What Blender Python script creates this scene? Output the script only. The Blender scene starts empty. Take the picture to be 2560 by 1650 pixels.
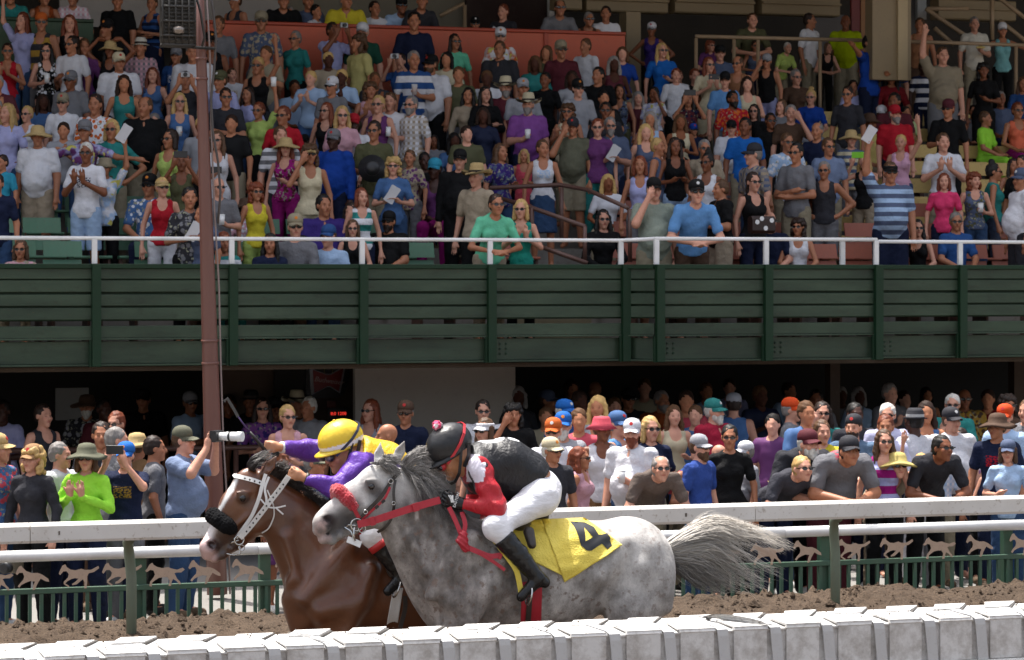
# A race day: two horses and jockeys in front of a packed grandstand.
import bpy, math, random
import numpy as np
from mathutils import Vector, Matrix
random.seed(7); RNG = np.random.default_rng(7)
R = math.radians
S = bpy.context.scene
COL = S.collection

# ------------------------------------------------------------------ camera
F = 7000.0            # focal length in pixels of the 2560 px wide photograph
CAMZ, HORY, CX = 3.1, 690.0, 1280.0
cam_d = bpy.data.cameras.new('camera'); cam = bpy.data.objects.new('camera', cam_d); COL.objects.link(cam)
cam.location = (0, 0, CAMZ); cam.rotation_euler = (R(90), 0, 0)
cam_d.sensor_width = 36; cam_d.lens = F / 2560 * 36
cam_d.shift_y = -(825 - HORY) / 2560
cam_d.clip_end = 2000; cam_d.clip_start = 0.5
cam_d.dof.use_dof = True; cam_d.dof.focus_distance = 18.6; cam_d.dof.aperture_fstop = 8.0
S.camera = cam

# ------------------------------------------------------------------ sky, sun, exposure
SUN_DIR = Vector((-0.20, 0.235, 0.95)).normalized()      # high, behind the stand and a little left
w = bpy.data.worlds.new('World'); S.world = w; w.use_nodes = True
nt = w.node_tree; bg = nt.nodes['Background']
sky = nt.nodes.new('ShaderNodeTexSky'); sky.sky_type = 'NISHITA'; sky.sun_disc = False
sky.sun_elevation = math.asin(SUN_DIR.z); sky.sun_rotation = math.atan2(SUN_DIR.x, SUN_DIR.y)
sky.air_density = 1.0; sky.dust_density = 5.0; sky.ozone_density = 0.6
hs = nt.nodes.new('ShaderNodeHueSaturation'); hs.inputs['Saturation'].default_value = .5   # thin bright haze: a paler sky
nt.links.new(sky.outputs[0], hs.inputs['Color']); nt.links.new(hs.outputs[0], bg.inputs[0]); bg.inputs[1].default_value = 0.15
sd = bpy.data.lights.new('sun', 'SUN'); sun = bpy.data.objects.new('sun', sd); COL.objects.link(sun)
sd.energy = 3.7; sd.angle = R(0.5); sd.color = (1.0, 0.96, 0.9)
sun.rotation_euler = SUN_DIR.to_track_quat('Z', 'Y').to_euler(); sun.location = (0, 10, 30)
S.view_settings.view_transform = 'Standard'; S.view_settings.look = 'None'
S.view_settings.exposure = 1.04; S.view_settings.gamma = 1.0
S.view_settings.use_curve_mapping = False

# ------------------------------------------------------------------ frames: the stand, rails and track all run at 18.4 degrees
PSI = R(18.4); CS, SN = math.cos(PSI), math.sin(PSI); TAN = math.tan(PSI)
U = Vector((CS, SN, 0)); V = Vector((-SN, CS, 0))
Y0 = 30.3             # balcony front on the camera axis
def fw(s, t, z, y0=Y0):
    return Vector((s*CS - t*SN, y0 + s*SN + t*CS, z))
def on_plane(px, t, y0=Y0):
    """s along, and world Y, where the column px meets the plane t of the frame."""
    k = (px - CX) / F
    s = (k*(y0 + t*CS) + t*SN) / (CS - k*SN)
    return s, y0 + s*SN + t*CS
def zat(py, Y): return CAMZ - (py - HORY) / F * Y
def pt(px, py, t, y0=Y0):
    s, Y = on_plane(px, t, y0); return s, t, zat(py, Y)
FR = Matrix(((CS, -SN, 0, 0), (SN, CS, 0, 0), (0, 0, 1, 0), (0, 0, 0, 1)))
def frame_mat(y0=Y0): return Matrix.Translation((0, y0, 0)) @ FR

# ------------------------------------------------------------------ linking helpers
def link(o, parent=None):
    COL.objects.link(o)
    if parent is not None: o.parent = parent
    return o
def tag(o, label=None, cat=None, group=None, kind=None):
    if label: o['label'] = label
    if cat: o['category'] = cat
    if group: o['group'] = group
    if kind: o['kind'] = kind
    return o
def empty(name, loc=(0, 0, 0), rz=0.0, mat=None):
    o = bpy.data.objects.new(name, None); o.empty_display_size = 0.1
    if mat is not None: o.matrix_world = mat
    else: o.location = loc; o.rotation_euler = (0, 0, rz)
    return link(o)
def mobj(name, me, mat=None, parent=None, color=None):
    o = bpy.data.objects.new(name, me)
    if mat is not None:
        if len(me.materials) == 0: me.materials.append(mat)
        elif me.materials[0] is not mat:
            o.material_slots[0].link = 'OBJECT'; o.material_slots[0].material = mat
    if color is not None: o.color = (*color, 1)
    return link(o, parent)

class MB:
    """collects simple solids and becomes one mesh"""
    def __init__(s): s.v = []; s.f = []
    def add(s, vs, fs):
        n = len(s.v); s.v += [tuple(v) for v in vs]; s.f += [tuple(i+n for i in f) for f in fs]; return s
    def box(s, x0, x1, y0, y1, z0, z1, M=None, bev=0.0):
        if bev > 0:
            b = bev; pr = [(y0+b, z0), (y1-b, z0), (y1, z0+b), (y1, z1-b), (y1-b, z1), (y0+b, z1), (y0, z1-b), (y0, z0+b)]
            vs = [Vector((x, p[0], p[1])) for x in (x0, x1) for p in pr]
            fs = [(i, (i+1) % 8, 8+(i+1) % 8, 8+i) for i in range(8)] + [tuple(range(7, -1, -1)), tuple(range(8, 16))]
        else:
            vs = [Vector((x, y, z)) for x in (x0, x1) for y in (y0, y1) for z in (z0, z1)]
            fs = [(0, 1, 3, 2), (4, 6, 7, 5), (0, 4, 5, 1), (2, 3, 7, 6), (0, 2, 6, 4), (1, 5, 7, 3)]
        if M is not None: vs = [M @ v for v in vs]
        return s.add(vs, fs)
    def tube(s, pts, r, n=8, caps=True):
        pts = [Vector(p) for p in pts]; rs = r if isinstance(r, (list, tuple)) else [r]*len(pts)
        rings = []; up = None
        for i, p in enumerate(pts):
            d = (pts[min(i+1, len(pts)-1)] - pts[max(i-1, 0)]).normalized()
            if up is None:
                up = Vector((0, 0, 1)) if abs(d.z) < .9 else Vector((1, 0, 0))
            a = d.cross(up).normalized(); b = a.cross(d).normalized(); up = b
            rings.append([p + (a*math.cos(2*math.pi*k/n) + b*math.sin(2*math.pi*k/n))*rs[i] for k in range(n)])
        vs = [v for rg in rings for v in rg]; fs = []
        for i in range(len(pts)-1):
            for k in range(n):
                k2 = (k+1) % n; fs.append((i*n+k, i*n+k2, (i+1)*n+k2, (i+1)*n+k))
        if caps: fs += [tuple(range(n-1, -1, -1)), tuple((len(pts)-1)*n+k for k in range(n))]
        return s.add(vs, fs)
    def ribbon(s, pts, nrm, wd, th):
        """flat strap of width wd and thickness th along pts; nrm(i) is the outward normal"""
        pts = [Vector(p) for p in pts]; vs = []; n = len(pts)
        for i, p in enumerate(pts):
            d = (pts[min(i+1, n-1)] - pts[max(i-1, 0)]).normalized(); q = Vector(nrm(i) if callable(nrm) else nrm).normalized()
            a = d.cross(q).normalized(); q = a.cross(d).normalized()
            for sa, sb in ((-1, 0), (1, 0), (1, 1), (-1, 1)): vs.append(p + a*sa*wd/2 + q*sb*th)
        fs = [(i*4+k, i*4+(k+1) % 4, i*4+4+(k+1) % 4, i*4+4+k) for i in range(n-1) for k in range(4)]
        fs += [(3, 2, 1, 0), tuple((n-1)*4+k for k in range(4))]
        return s.add(vs, fs)
    def lathe(s, prof, c=(0, 0, 0), n=14, M=None):
        vs = []; m = len(prof)
        for r_, z in prof:
            for k in range(n):
                v = Vector((r_*math.cos(2*math.pi*k/n), r_*math.sin(2*math.pi*k/n), z)) + Vector(c); vs.append(M @ v if M is not None else v)
        fs = [(i*n+k, i*n+(k+1) % n, (i+1)*n+(k+1) % n, (i+1)*n+k) for i in range(m-1) for k in range(n)]
        fs += [tuple(range(n-1, -1, -1)), tuple((m-1)*n+k for k in range(n))]
        return s.add(vs, fs)
    def prism(s, poly, y0, y1, M=None):
        """polygon in x,z pushed from y0 to y1"""
        n = len(poly); vs = [Vector((p[0], y, p[1])) for y in (y0, y1) for p in poly]
        if M is not None: vs = [M @ v for v in vs]
        fs = [tuple(range(n)), tuple(range(2*n-1, n-1, -1))] + [(i, n+i, n+(i+1) % n, (i+1) % n) for i in range(n)]
        return s.add(vs, fs)
    def mesh(s, name, smooth=False):
        me = bpy.data.meshes.new(name); me.from_pydata(s.v, [], s.f)
        if smooth: me.polygons.foreach_set('use_smooth', [True]*len(me.polygons))
        me.update(); return me
    def build(s, name, mat=None, parent=None, smooth=False, color=None):
        return mobj(name, s.mesh(name, smooth), mat, parent, color)

# ------------------------------------------------------------------ distance fields -> smooth meshes
class SDF:
    def __init__(s, lo, hi, h):
        s.h = h; s.lo = np.array(lo, float); n = np.ceil((np.array(hi)-s.lo)/h).astype(int)+1
        s.ax = [s.lo[i]+np.arange(n[i])*h for i in range(3)]; s.D = np.full(tuple(n), 9.0, np.float32)
    def sub(s, lo, hi, pad):
        sl = []
        for i in range(3):
            a = int(max(0, math.floor((lo[i]-pad-s.lo[i])/s.h))); b = int(min(len(s.ax[i]), math.ceil((hi[i]+pad-s.lo[i])/s.h)+1)); sl.append(slice(a, max(b, a)))
        X, Y, Z = (s.ax[i][sl[i]].astype(np.float32) for i in range(3))
        return tuple(sl), X[:, None, None], Y[None, :, None], Z[None, None, :]
    def put(s, sl, d, k, neg=False):
        A = s.D[sl]
        if A.size == 0: return s
        if neg: d = -d; h = np.clip(.5-.5*(A-d)/k, 0, 1); s.D[sl] = A*(1-h)+d*h + k*h*(1-h)
        else: h = np.clip(.5+.5*(A-d)/k, 0, 1); s.D[sl] = A*(1-h)+d*h - k*h*(1-h)
        return s
    def cap(s, a, b, ra, rb=None, k=.02, neg=False):
        rb = ra if rb is None else rb; a = np.array(a, float); b = np.array(b, float); m = max(ra, rb)
        sl, X, Y, Z = s.sub(np.minimum(a, b)-m, np.maximum(a, b)+m, k*1.5+3*s.h)
        ab = b-a; L = max(float(ab@ab), 1e-9)
        t = np.clip(((X-a[0])*ab[0]+(Y-a[1])*ab[1]+(Z-a[2])*ab[2])/L, 0, 1)
        d = np.sqrt((X-a[0]-t*ab[0])**2+(Y-a[1]-t*ab[1])**2+(Z-a[2]-t*ab[2])**2)-(ra+(rb-ra)*t)
        return s.put(sl, d, k, neg)
    def ell(s, c, r, M=None, k=.02, neg=False):
        c = np.array(c, float); r = np.array(r, float); m = r.max() if M is not None else r
        sl, X, Y, Z = s.sub(c-m, c+m, k*1.5+3*s.h)
        x, y, z = X-c[0], Y-c[1], Z-c[2]
        if M is not None:
            M = np.array(M)  # columns are the axes
            x, y, z = (x*M[0, i]+y*M[1, i]+z*M[2, i] for i in range(3))
        q = np.sqrt((x/r[0])**2+(y/r[1])**2+(z/r[2])**2); g = np.sqrt((x/r[0]**2)**2+(y/r[1]**2)**2+(z/r[2]**2)**2)
        return s.put(sl, q*(q-1)/np.maximum(g, 1e-6), k, neg)
    def chain(s, pts, rs, k=.02):
        for i in range(len(pts)-1): s.cap(pts[i], pts[i+1], rs[i], rs[i+1], k)
        return s
    def half(s, p, n, neg=True):
        """keep what lies behind the plane (cut off the side n points to)"""
        n = np.array(n, float); n /= np.linalg.norm(n); X, Y, Z = s.ax
        d = ((X-p[0])*n[0])[:, None, None]+((Y-p[1])*n[1])[None, :, None]+((Z-p[2])*n[2])[None, None, :]
        s.D = np.maximum(s.D, d.astype(np.float32)); return s
    def warp(s, fn):
        X, Y, Z = s.ax; s.D += fn(X[:, None, None], Y[None, :, None], Z[None, None, :]).astype(np.float32); return s
    def arrays(s):
        D = s.D; ins = D < 0; nx, ny, nz = D.shape
        acc = np.zeros((nx-1, ny-1, nz-1, 3), np.float32); cnt = np.zeros((nx-1, ny-1, nz-1), np.float32)
        for ax in range(3):
            sh = [slice(None)]*3; sh2 = [slice(None)]*3; sh[ax] = slice(0, -1); sh2[ax] = slice(1, None)
            A, B = D[tuple(sh)], D[tuple(sh2)]; cr = (A < 0) != (B < 0); t = np.where(cr, A/np.where(cr, A-B, 1), 0)
            o = [a for a in range(3) if a != ax]
            for i in (0, 1):
                for j in (0, 1):
                    q = [slice(None)]*3; q[o[0]] = slice(i, i+D.shape[o[0]]-1); q[o[1]] = slice(j, j+D.shape[o[1]]-1); q = tuple(q)
                    c = cr[q]; cnt += c; acc[..., ax] += np.where(c, t[q], 0)
                    if i: acc[..., o[0]] += c
                    if j: acc[..., o[1]] += c
        m = cnt > 0; idx = np.full(m.shape, -1, np.int64); idx[m] = np.arange(m.sum())
        base = np.argwhere(m); verts = (base + acc[m]/cnt[m][:, None])*s.h + s.lo
        quads = []
        for ax in range(3):
            o = [(ax+1) % 3, (ax+2) % 3]
            q = [slice(None)]*3; q[ax] = slice(0, -1); q[o[0]] = slice(1, -1); q[o[1]] = slice(1, -1)
            q2 = list(q); q2[ax] = slice(1, None)
            a = ins[tuple(q)]; b = ins[tuple(q2)]; e = np.argwhere(a != b)
            if len(e) == 0: continue
            fl = a[tuple(e.T)]; e = e.copy(); e[:, o[0]] += 1; e[:, o[1]] += 1
            def I(d0, d1):
                c = e.copy(); c[:, o[0]] -= d0; c[:, o[1]] -= d1; return idx[tuple(c.T)]
            Q = np.stack([I(1, 1), I(0, 1), I(0, 0), I(1, 0)], 1); Q[~fl] = Q[~fl][:, ::-1]; quads.append(Q)
        return verts, np.concatenate(quads)
    def mesh(s, name, smooth=1, keep=None):
        v, q = s.arrays()
        for _ in range(smooth):
            a = np.zeros_like(v); n = np.zeros(len(v))
            for i in range(4):
                j = (i+1) % 4; np.add.at(a, q[:, i], v[q[:, j]]); np.add.at(a, q[:, j], v[q[:, i]]); np.add.at(n, q[:, i], 1); np.add.at(n, q[:, j], 1)
            v = v*.5 + .5*a/n[:, None]
        return np_mesh(name, v, q)
def np_mesh(name, v, q, smooth=True):
    me = bpy.data.meshes.new(name); me.vertices.add(len(v)); me.vertices.foreach_set('co', np.asarray(v, np.float32).ravel())
    k = q.shape[1]; me.loops.add(q.size); me.loops.foreach_set('vertex_index', q.astype(np.int32).ravel())
    me.polygons.add(len(q)); me.polygons.foreach_set('loop_start', np.arange(0, q.size, k, dtype=np.int32))
    me.polygons.foreach_set('use_smooth', np.full(len(q), smooth)); me.update(calc_edges=True); me.validate(); return me
def verts_of(me):
    a = np.empty(len(me.vertices)*3, np.float32); me.vertices.foreach_get('co', a); return a.reshape(-1, 3)
def paint(me, rgb, name='tint'):
    at = me.color_attributes.new(name, 'FLOAT_COLOR', 'POINT'); c = np.ones((len(me.vertices), 4), np.float32); rgb = np.asarray(rgb); c[:, :(4 if rgb.ndim == 2 and rgb.shape[1] == 4 else 3)] = rgb; at.data.foreach_set('color', c.ravel())
def vnoise(p, sc, seed=0):
    """cheap smooth value noise on points, 0..1"""
    p = np.asarray(p, float)*sc + seed*17.3; i = np.floor(p).astype(np.int64); f = p-i; f = f*f*(3-2*f); out = 0
    for dx in (0, 1):
        for dy in (0, 1):
            for dz in (0, 1):
                n = (i[:, 0]+dx)*73856093 ^ (i[:, 1]+dy)*19349663 ^ (i[:, 2]+dz)*83492791
                n = (n*(n*n*15731+789221)+1376312589) & 0x7fffffff
                wgt = (f[:, 0] if dx else 1-f[:, 0])*(f[:, 1] if dy else 1-f[:, 1])*(f[:, 2] if dz else 1-f[:, 2]); out = out+wgt*(n/0x7fffffff)
    return out

# ------------------------------------------------------------------ materials
def srgb(h):
    c = [int(h[i:i+2], 16)/255 for i in (0, 2, 4)]
    return tuple(x/12.92 if x <= .04045 else ((x+.055)/1.055)**2.4 for x in c)
class N:
    def __init__(s, name):
        s.m = bpy.data.materials.new(name); s.m.use_nodes = True; s.t = s.m.node_tree; s.b = s.t.nodes['Principled BSDF']
    def n(s, ty, **kw):
        nd = s.t.nodes.new('ShaderNode'+ty)
        for k, v in kw.items(): setattr(nd, k, v)
        return nd
    def l(s, a, b): s.t.links.new(a, b)
    def coord(s, sc=(1, 1, 1), which='Object'):
        tc = s.n('TexCoord'); mp = s.n('Mapping'); mp.inputs['Scale'].default_value = sc; s.l(tc.outputs[which], mp.inputs[0]); return mp.outputs[0]
    def noise(s, scale, detail=3, co=None, rough=.55):
        nd = s.n('TexNoise'); nd.inputs['Scale'].default_value = scale; nd.inputs['Detail'].default_value = detail; nd.inputs['Roughness'].default_value = rough
        if co is not None: s.l(co, nd.inputs['Vector'])
        return nd.outputs[0]
    def ramp(s, fac, stops):
        r_ = s.n('ValToRGB'); e = r_.color_ramp.elements
        while len(e) < len(stops): e.new(.5)
        for x, (p, c) in zip(e, stops): x.position = p; x.color = (*c, 1) if len(c) == 3 else c
        s.l(fac, r_.inputs[0]); return r_.outputs[0]
    def mix(s, fac, a, b, mode='MIX'):
        m = s.n('Mix', data_type='RGBA', blend_type=mode)
        for i, v in ((0, fac), (6, a), (7, b)):
            if hasattr(v, 'is_output') or hasattr(v, 'links'): s.l(v, m.inputs[i])
            elif i == 0: m.inputs[0].default_value = v
            else: m.inputs[i].default_value = (*v, 1)
        return m.outputs[2]
    def math(s, op, a, b=0.0):
        m = s.n('Math', operation=op)
        for i, v in ((0, a), (1, b)):
            if hasattr(v, 'links'): s.l(v, m.inputs[i])
            else: m.inputs[i].default_value = v
        return m.outputs[0]
    def bump(s, h, st=.3, dist=.01):
        b = s.n('Bump'); b.inputs['Strength'].default_value = st; b.inputs['Distance'].default_value = dist; s.l(h, b.inputs['Height']); s.l(b.outputs[0], s.b.inputs['Normal']); return s
    def base(s, c):
        if hasattr(c, 'links'): s.l(c, s.b.inputs['Base Color'])
        else: s.b.inputs['Base Color'].default_value = (*c, 1)
        return s
    def set(s, rough=.6, metal=0, spec=.5, **kw):
        s.b.inputs['Roughness'].default_value = rough; s.b.inputs['Metallic'].default_value = metal; s.b.inputs['Specular IOR Level'].default_value = spec
        for k, v in kw.items(): s.b.inputs[k.replace('_', ' ')].default_value = v
        return s.m
_mc = {}
def paintmat(name, c, rough=.5, wear=.25, sc=3.0, dirt=(.12, .09, .07), metal=0, bump=.15, spec=.5, streak=False):
    """painted or plain surface with uneven tone and a little dirt"""
    if name in _mc: return _mc[name]
    m = N(name); co = m.coord((1, 1, .25) if streak else (1, 1, 1)); n1 = m.noise(sc, 5, co); n2 = m.noise(sc*9, 4, co)
    a = m.mix(m.ramp(n1, [(.35, (0, 0, 0)), (.75, (1, 1, 1))]), c, tuple(x*.8+.2*d for x, d in zip(c, dirt)))
    b = m.mix(m.math('MULTIPLY', m.ramp(n2, [(.55, (0, 0, 0)), (.75, (1, 1, 1))]), wear), a, dirt)
    m.base(b).bump(n2, bump, .004); _mc[name] = m.set(rough, metal, spec); return _mc[name]
def flat(name, c, rough=.5, metal=0, spec=.5, **kw):
    if name in _mc: return _mc[name]
    m = N(name); n = m.noise(14, 3, m.coord()); m.base(m.mix(n, tuple(x*.88 for x in c), tuple(min(1, x*1.1) for x in c))); _mc[name] = m.set(rough, metal, spec, **kw); return _mc[name]

# ================================================================== ground, track, stand
GRN = srgb('2c4638'); GRN2 = srgb('33503f')
M_green = paintmat('green_paint', srgb('2a3a2c'), .5, .6, 3.4, srgb('3a2c1c'), spec=.3)
mgp = N('weathered_green_paint'); co = mgp.coord((.5, 1, 2.2)); a = mgp.noise(1.6, 6, co, .65); b = mgp.noise(14, 5, mgp.coord((.4, 1, 1)), .7); c3 = mgp.noise(46, 3, mgp.coord())
mgp.base(mgp.mix(mgp.ramp(b, [(.56, (0, 0, 0)), (.74, (.6, .6, .6))]), mgp.mix(mgp.ramp(c3, [(.66, (0, 0, 0)), (.72, (.7, .7, .7))]), mgp.ramp(a, [(.3, srgb('202e22')), (.5, srgb('2f4030')), (.72, srgb('3d4e3c'))]), srgb('4e3c26')), srgb('1e2417'))).bump(b, .35, .006); M_green = mgp.set(.42, spec=.4)
M_green_d = paintmat('dark_green_paint', srgb('10301c'), .5, .2, 2.2, srgb('20180c'), spec=.3)
M_pipe = paintmat('white_pipe', (.78, .78, .78), .35, .1, 5)
M_conc = paintmat('concrete', (.22, .21, .195), .85, .3, 1.5)
M_conc_d = paintmat('stand_concrete', (.30, .28, .25), .85, .35, 1.8)
M_dark = flat('interior_shade_black', (.012, .011, .010), .8)  # near-black base colour carries the deep shade under the balcony
M_tan = paintmat('tan_paint', srgb('8c7a5c'), .6, .2, 2)
M_wallgrey = paintmat('pale_wall', srgb('b0aaa6'), .8, .15, 1.2)
M_wallbrown = paintmat('brown_wall', srgb('55463a'), .8, .2, 1.5)
M_orange = paintmat('orange_wall_paint', srgb('c45a3c'), .6, .2, 1.6)
M_orange_d = paintmat('orange_cap_paint', srgb('a83a18'), .5, .2, 2)
M_brownm = paintmat('brown_metal', srgb('5e4038'), .45, .15, 3)
FM = frame_mat()

def fobj(name, mb, mat, parent=None, kind=None, mat_world=FM, smooth=False):
    o = mb.build(name, mat, parent, smooth)
    if parent is None: o.matrix_world = mat_world
    if kind: o['kind'] = kind
    return o
def root(name, s, t, z, label=None, cat=None, group=None, kind=None, y0=Y0):
    o = empty(name, mat=Matrix.Translation(fw(s, t, z, y0)) @ FR); return tag(o, label, cat, group, kind)

# ---- world ground far out
def grid_mesh(name, xs, ys, zf):
    X, Y = np.meshgrid(xs, ys, indexing='ij'); P = np.stack([X.ravel(), Y.ravel(), np.zeros(X.size)], 1); P[:, 2] = zf(P[:, 0], P[:, 1])
    nx, ny = len(xs), len(ys); i = np.arange(nx*ny).reshape(nx, ny)
    q = np.stack([i[:-1, :-1], i[1:, :-1], i[1:, 1:], i[:-1, 1:]], -1).reshape(-1, 4); return np_mesh(name, P, q)
mg = N('bare_earth'); mg.base(mg.ramp(mg.noise(.4, 6, mg.coord()), [(.3, (.16, .13, .10)), (.7, (.24, .20, .15))])); mg.set(.95)
g = mobj('ground', grid_mesh('ground', np.linspace(-600, 600, 5), np.linspace(-600, 900, 5), lambda x, y: x*0-1.2), mg.m); tag(g, kind='structure')

# ---- the dirt track: frame coordinates, Y0 = rail line at 23 m
YR = 23.0
AP = .12                                            # apron level
def track_z(s, t):
    p = np.stack([s, t*1.0, s*0], 1)
    base = np.interp(t, [-9, -6, -3.2, -1.6, -.55, .25, .78, 1.0, 1.05], [.0, .0, .02, .06, .14, .27, .31, .22, .10])
    wav = (vnoise(p, 1.3, 1)-.5)*.09*np.clip((t+2.6)/2.2, .15, 1)
    l = (vnoise(p*[1, 1.2, 1], 6, 2)-.5)*.05 + (vnoise(p, 17, 3)-.5)*.030 + (vnoise(p, 40, 5)-.5)*.014
    clod = np.clip(vnoise(p, 11, 4)-.66, 0, 1)*.30*(t > -1.2)
    return base + wav + l*np.where(t > -.9, 1.2, .5) + clod*.7
xs = np.concatenate([np.linspace(-60, -6.2, 14), np.arange(-6.1, 7.4, .035), np.linspace(7.5, 60, 14)])
ys = np.concatenate([np.linspace(-12, -4.2, 16), np.arange(-4.0, 1.05, .035)])
md = N('track_dirt'); co = md.coord(); a = md.noise(1.1, 6, co); b = md.noise(22, 6, co, .7); c3 = md.noise(70, 3, co)
d1 = md.ramp(a, [(.3, (.060, .041, .028)), (.7, (.105, .073, .050))]); d2 = md.mix(md.ramp(b, [(.42, (0, 0, 0)), (.68, (1, 1, 1))]), d1, (.115, .082, .057))
md.base(md.mix(md.ramp(c3, [(.35, (1, 1, 1)), (.5, (0, 0, 0))]), d2, (.05, .037, .028))).bump(md.math('ADD', b, c3), .8, .03); md.set(.97, spec=.2)
o = mobj('dirt_track', grid_mesh('dirt_track', xs, ys, track_z), md.m); o.matrix_world = frame_mat(YR); tag(o, kind='structure')
# loose clods thrown up along the outside of the track
rg = np.random.default_rng(3); n = 4200; cs = rg.uniform(-6, 7.2, n); ct = np.where(rg.random(n) < .6, rg.uniform(-.9, .85, n), rg.uniform(-4, -.5, n)); cr = np.clip(rg.lognormal(-4.35, .5, n), .005, .05)
cz = track_z(cs, ct); ico = np.array([[0, 0, 1], [1, 0, 0], [0, 1, 0], [-1, 0, 0], [0, -1, 0], [0, 0, -1]], float); icf = np.array([[0, 1, 2], [0, 2, 3], [0, 3, 4], [0, 4, 1], [5, 2, 1], [5, 3, 2], [5, 4, 3], [5, 1, 4]])
vv = ico[None]*cr[:, None, None]*rg.uniform(.6, 1.25, (n, 6, 1)); vv += np.stack([cs, ct, cz+cr*.25], 1)[:, None]
ff = icf[None]+np.arange(n)[:, None, None]*6
o = mobj('dirt_clods', np_mesh('dirt_clods', vv.reshape(-1, 3), ff.reshape(-1, 3), False), md.m); o.matrix_world = frame_mat(YR); tag(o, 'loose clods of brown dirt scattered over the churned track edge', 'dirt clods', kind='stuff')

# ---- apron
def floor_z(t): return AP-.015*max(0, t)            # t behind the fence; the apron falls away gently
m = MB(); m.add([(-60, 1.05, AP), (60, 1.05, AP), (60, 24, floor_z(22.9)), (-60, 24, floor_z(22.9)), (-60, 1.05, -.9), (60, 1.05, -.9), (60, 24, -.9), (-60, 24, -.9)], [(0, 1, 2, 3), (7, 6, 5, 4), (0, 4, 5, 1), (1, 5, 6, 2), (2, 6, 7, 3), (3, 7, 4, 0)]); o = fobj('apron', m, M_conc, None, 'structure', frame_mat(YR))

# ------------------------------------------------------------------ the stand
ROW0, RD, RH, Z0 = .95, .80, .27, 2.35
NROW = 9
T_DECK = ROW0 + RD*NROW                             # 8.15: the wall in front of the upper boxes
Z_TOP = Z0 + RH*NROW; Z_DECK = 5.35
SL, SR = -8.5, 9.0
m = MB(); m.box(SL, SR, .16, ROW0, Z0-.16, Z0)
for r_ in range(1, NROW+1):
    m.box(SL, SR, ROW0+RD*(r_-1)+.002*r_, ROW0+RD*r_+.002*r_+.002, Z0+RH*r_-.42, Z0+RH*r_)
o = fobj('terrace_steps', m, M_conc_d, None, 'structure')
m = MB(); m.box(SL, SR, T_DECK+.3, T_DECK+9, Z_DECK-.3, Z_DECK); fobj('upper_deck', m, M_conc_d, None, 'structure')
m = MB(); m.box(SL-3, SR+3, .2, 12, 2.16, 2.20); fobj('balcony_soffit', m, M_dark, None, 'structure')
# roof: high above, its front edge a little in front of the balcony; throws the shade the whole stand lies in
m = MB(); m.box(-30, 34, .95, 24, 10.4, 10.75); fobj('roof', m, paintmat('roof_under', (.35, .33, .3), .8, .2, 1), None, 'structure')
# walls at the back of both levels
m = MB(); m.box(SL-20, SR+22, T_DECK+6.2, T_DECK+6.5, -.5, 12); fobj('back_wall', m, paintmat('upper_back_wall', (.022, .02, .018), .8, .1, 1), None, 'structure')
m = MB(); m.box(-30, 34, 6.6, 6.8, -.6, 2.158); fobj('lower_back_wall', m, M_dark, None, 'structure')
for sx in (-30, 33.8):
    m = MB(); m.box(sx, sx+.2, 1.4, 24, -.5, 12); fobj('end_wall', m, M_conc_d, None, 'structure')

# pale gable panel, left top (behind the boxes) and its neighbours
def back_panel(x0, x1, y0, y1, t, mat, name, dt=.08, **kw):
    s0, Ya = on_plane(x0, t); s1, Yb = on_plane(x1, t); Ym = (Ya+Yb)/2
    m = MB(); m.box(s0, s1, t, t+dt, zat(y1, Ym), zat(y0, Ym)); o = fobj(name, m, mat); tag(o, **kw); return o
back_panel(150, 700, -80, 72, T_DECK+4.6, M_wallgrey, 'partition_wall', label='pale grey wall behind the spectators in the upper boxes, left', cat='wall')
back_panel(700, 1168, -80, 70, T_DECK+4.7, paintmat('cream_wall', srgb('7c7668'), .8, .15, 1), 'partition_wall', label='cream wall with a stair rail behind the orange parapet', cat='wall')
back_panel(1166, 1372, -80, 80, T_DECK+4.5, paintmat('maroon_wall', srgb('2a1512'), .8, .15, 1), 'partition_wall', label='dark maroon wall behind the orange parapet', cat='wall')
back_panel(1372, 1386, -80, 44, T_DECK+4.4, flat('white_trim', (.6, .6, .6)), 'wall_trim', label='thin white upright at the edge of the maroon wall', cat='trim')
back_panel(1566, 1602, 30, 240, T_DECK+1.4, M_tan, 'pillar', .3, label='tan pillar behind the person with hands on hips', cat='pillar')
back_panel(2036, 2110, 36, 215, T_DECK+4.3, paintmat('grey_wall', srgb('6c6a6c'), .8, .1, 1), 'partition_wall', label='grey wall behind the person in neon yellow', cat='wall')
# tan beams across the top right, with their brackets as parts
br = root('ceiling_beam', 0, 0, 0, 'tan boxed ceiling beam running across the top right', 'beam')
br.matrix_world = FM
for x0, x1, ya, yb in ((1390, 1455, -60, 24), (1467, 1670, -60, 30), (1688, 1885, -60, 34), (1905, 2100, -60, 38), (2347, 2540, 0, 50)):
    t = T_DECK+2.4; s0, Ya = on_plane(x0, t); s1, Yb = on_plane(x1, t); Ym = (Ya+Yb)/2
    MB().box(s0, s1, t, t+.3, zat(yb, Ym), zat(ya, Ym), bev=.02).build('beam_panel', M_tan, br)
    MB().box(s0, s1, t-.06, t-.003, zat(yb, Ym)+.16, zat(yb, Ym)+.19).build('beam_strip', M_tan, br)
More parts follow.
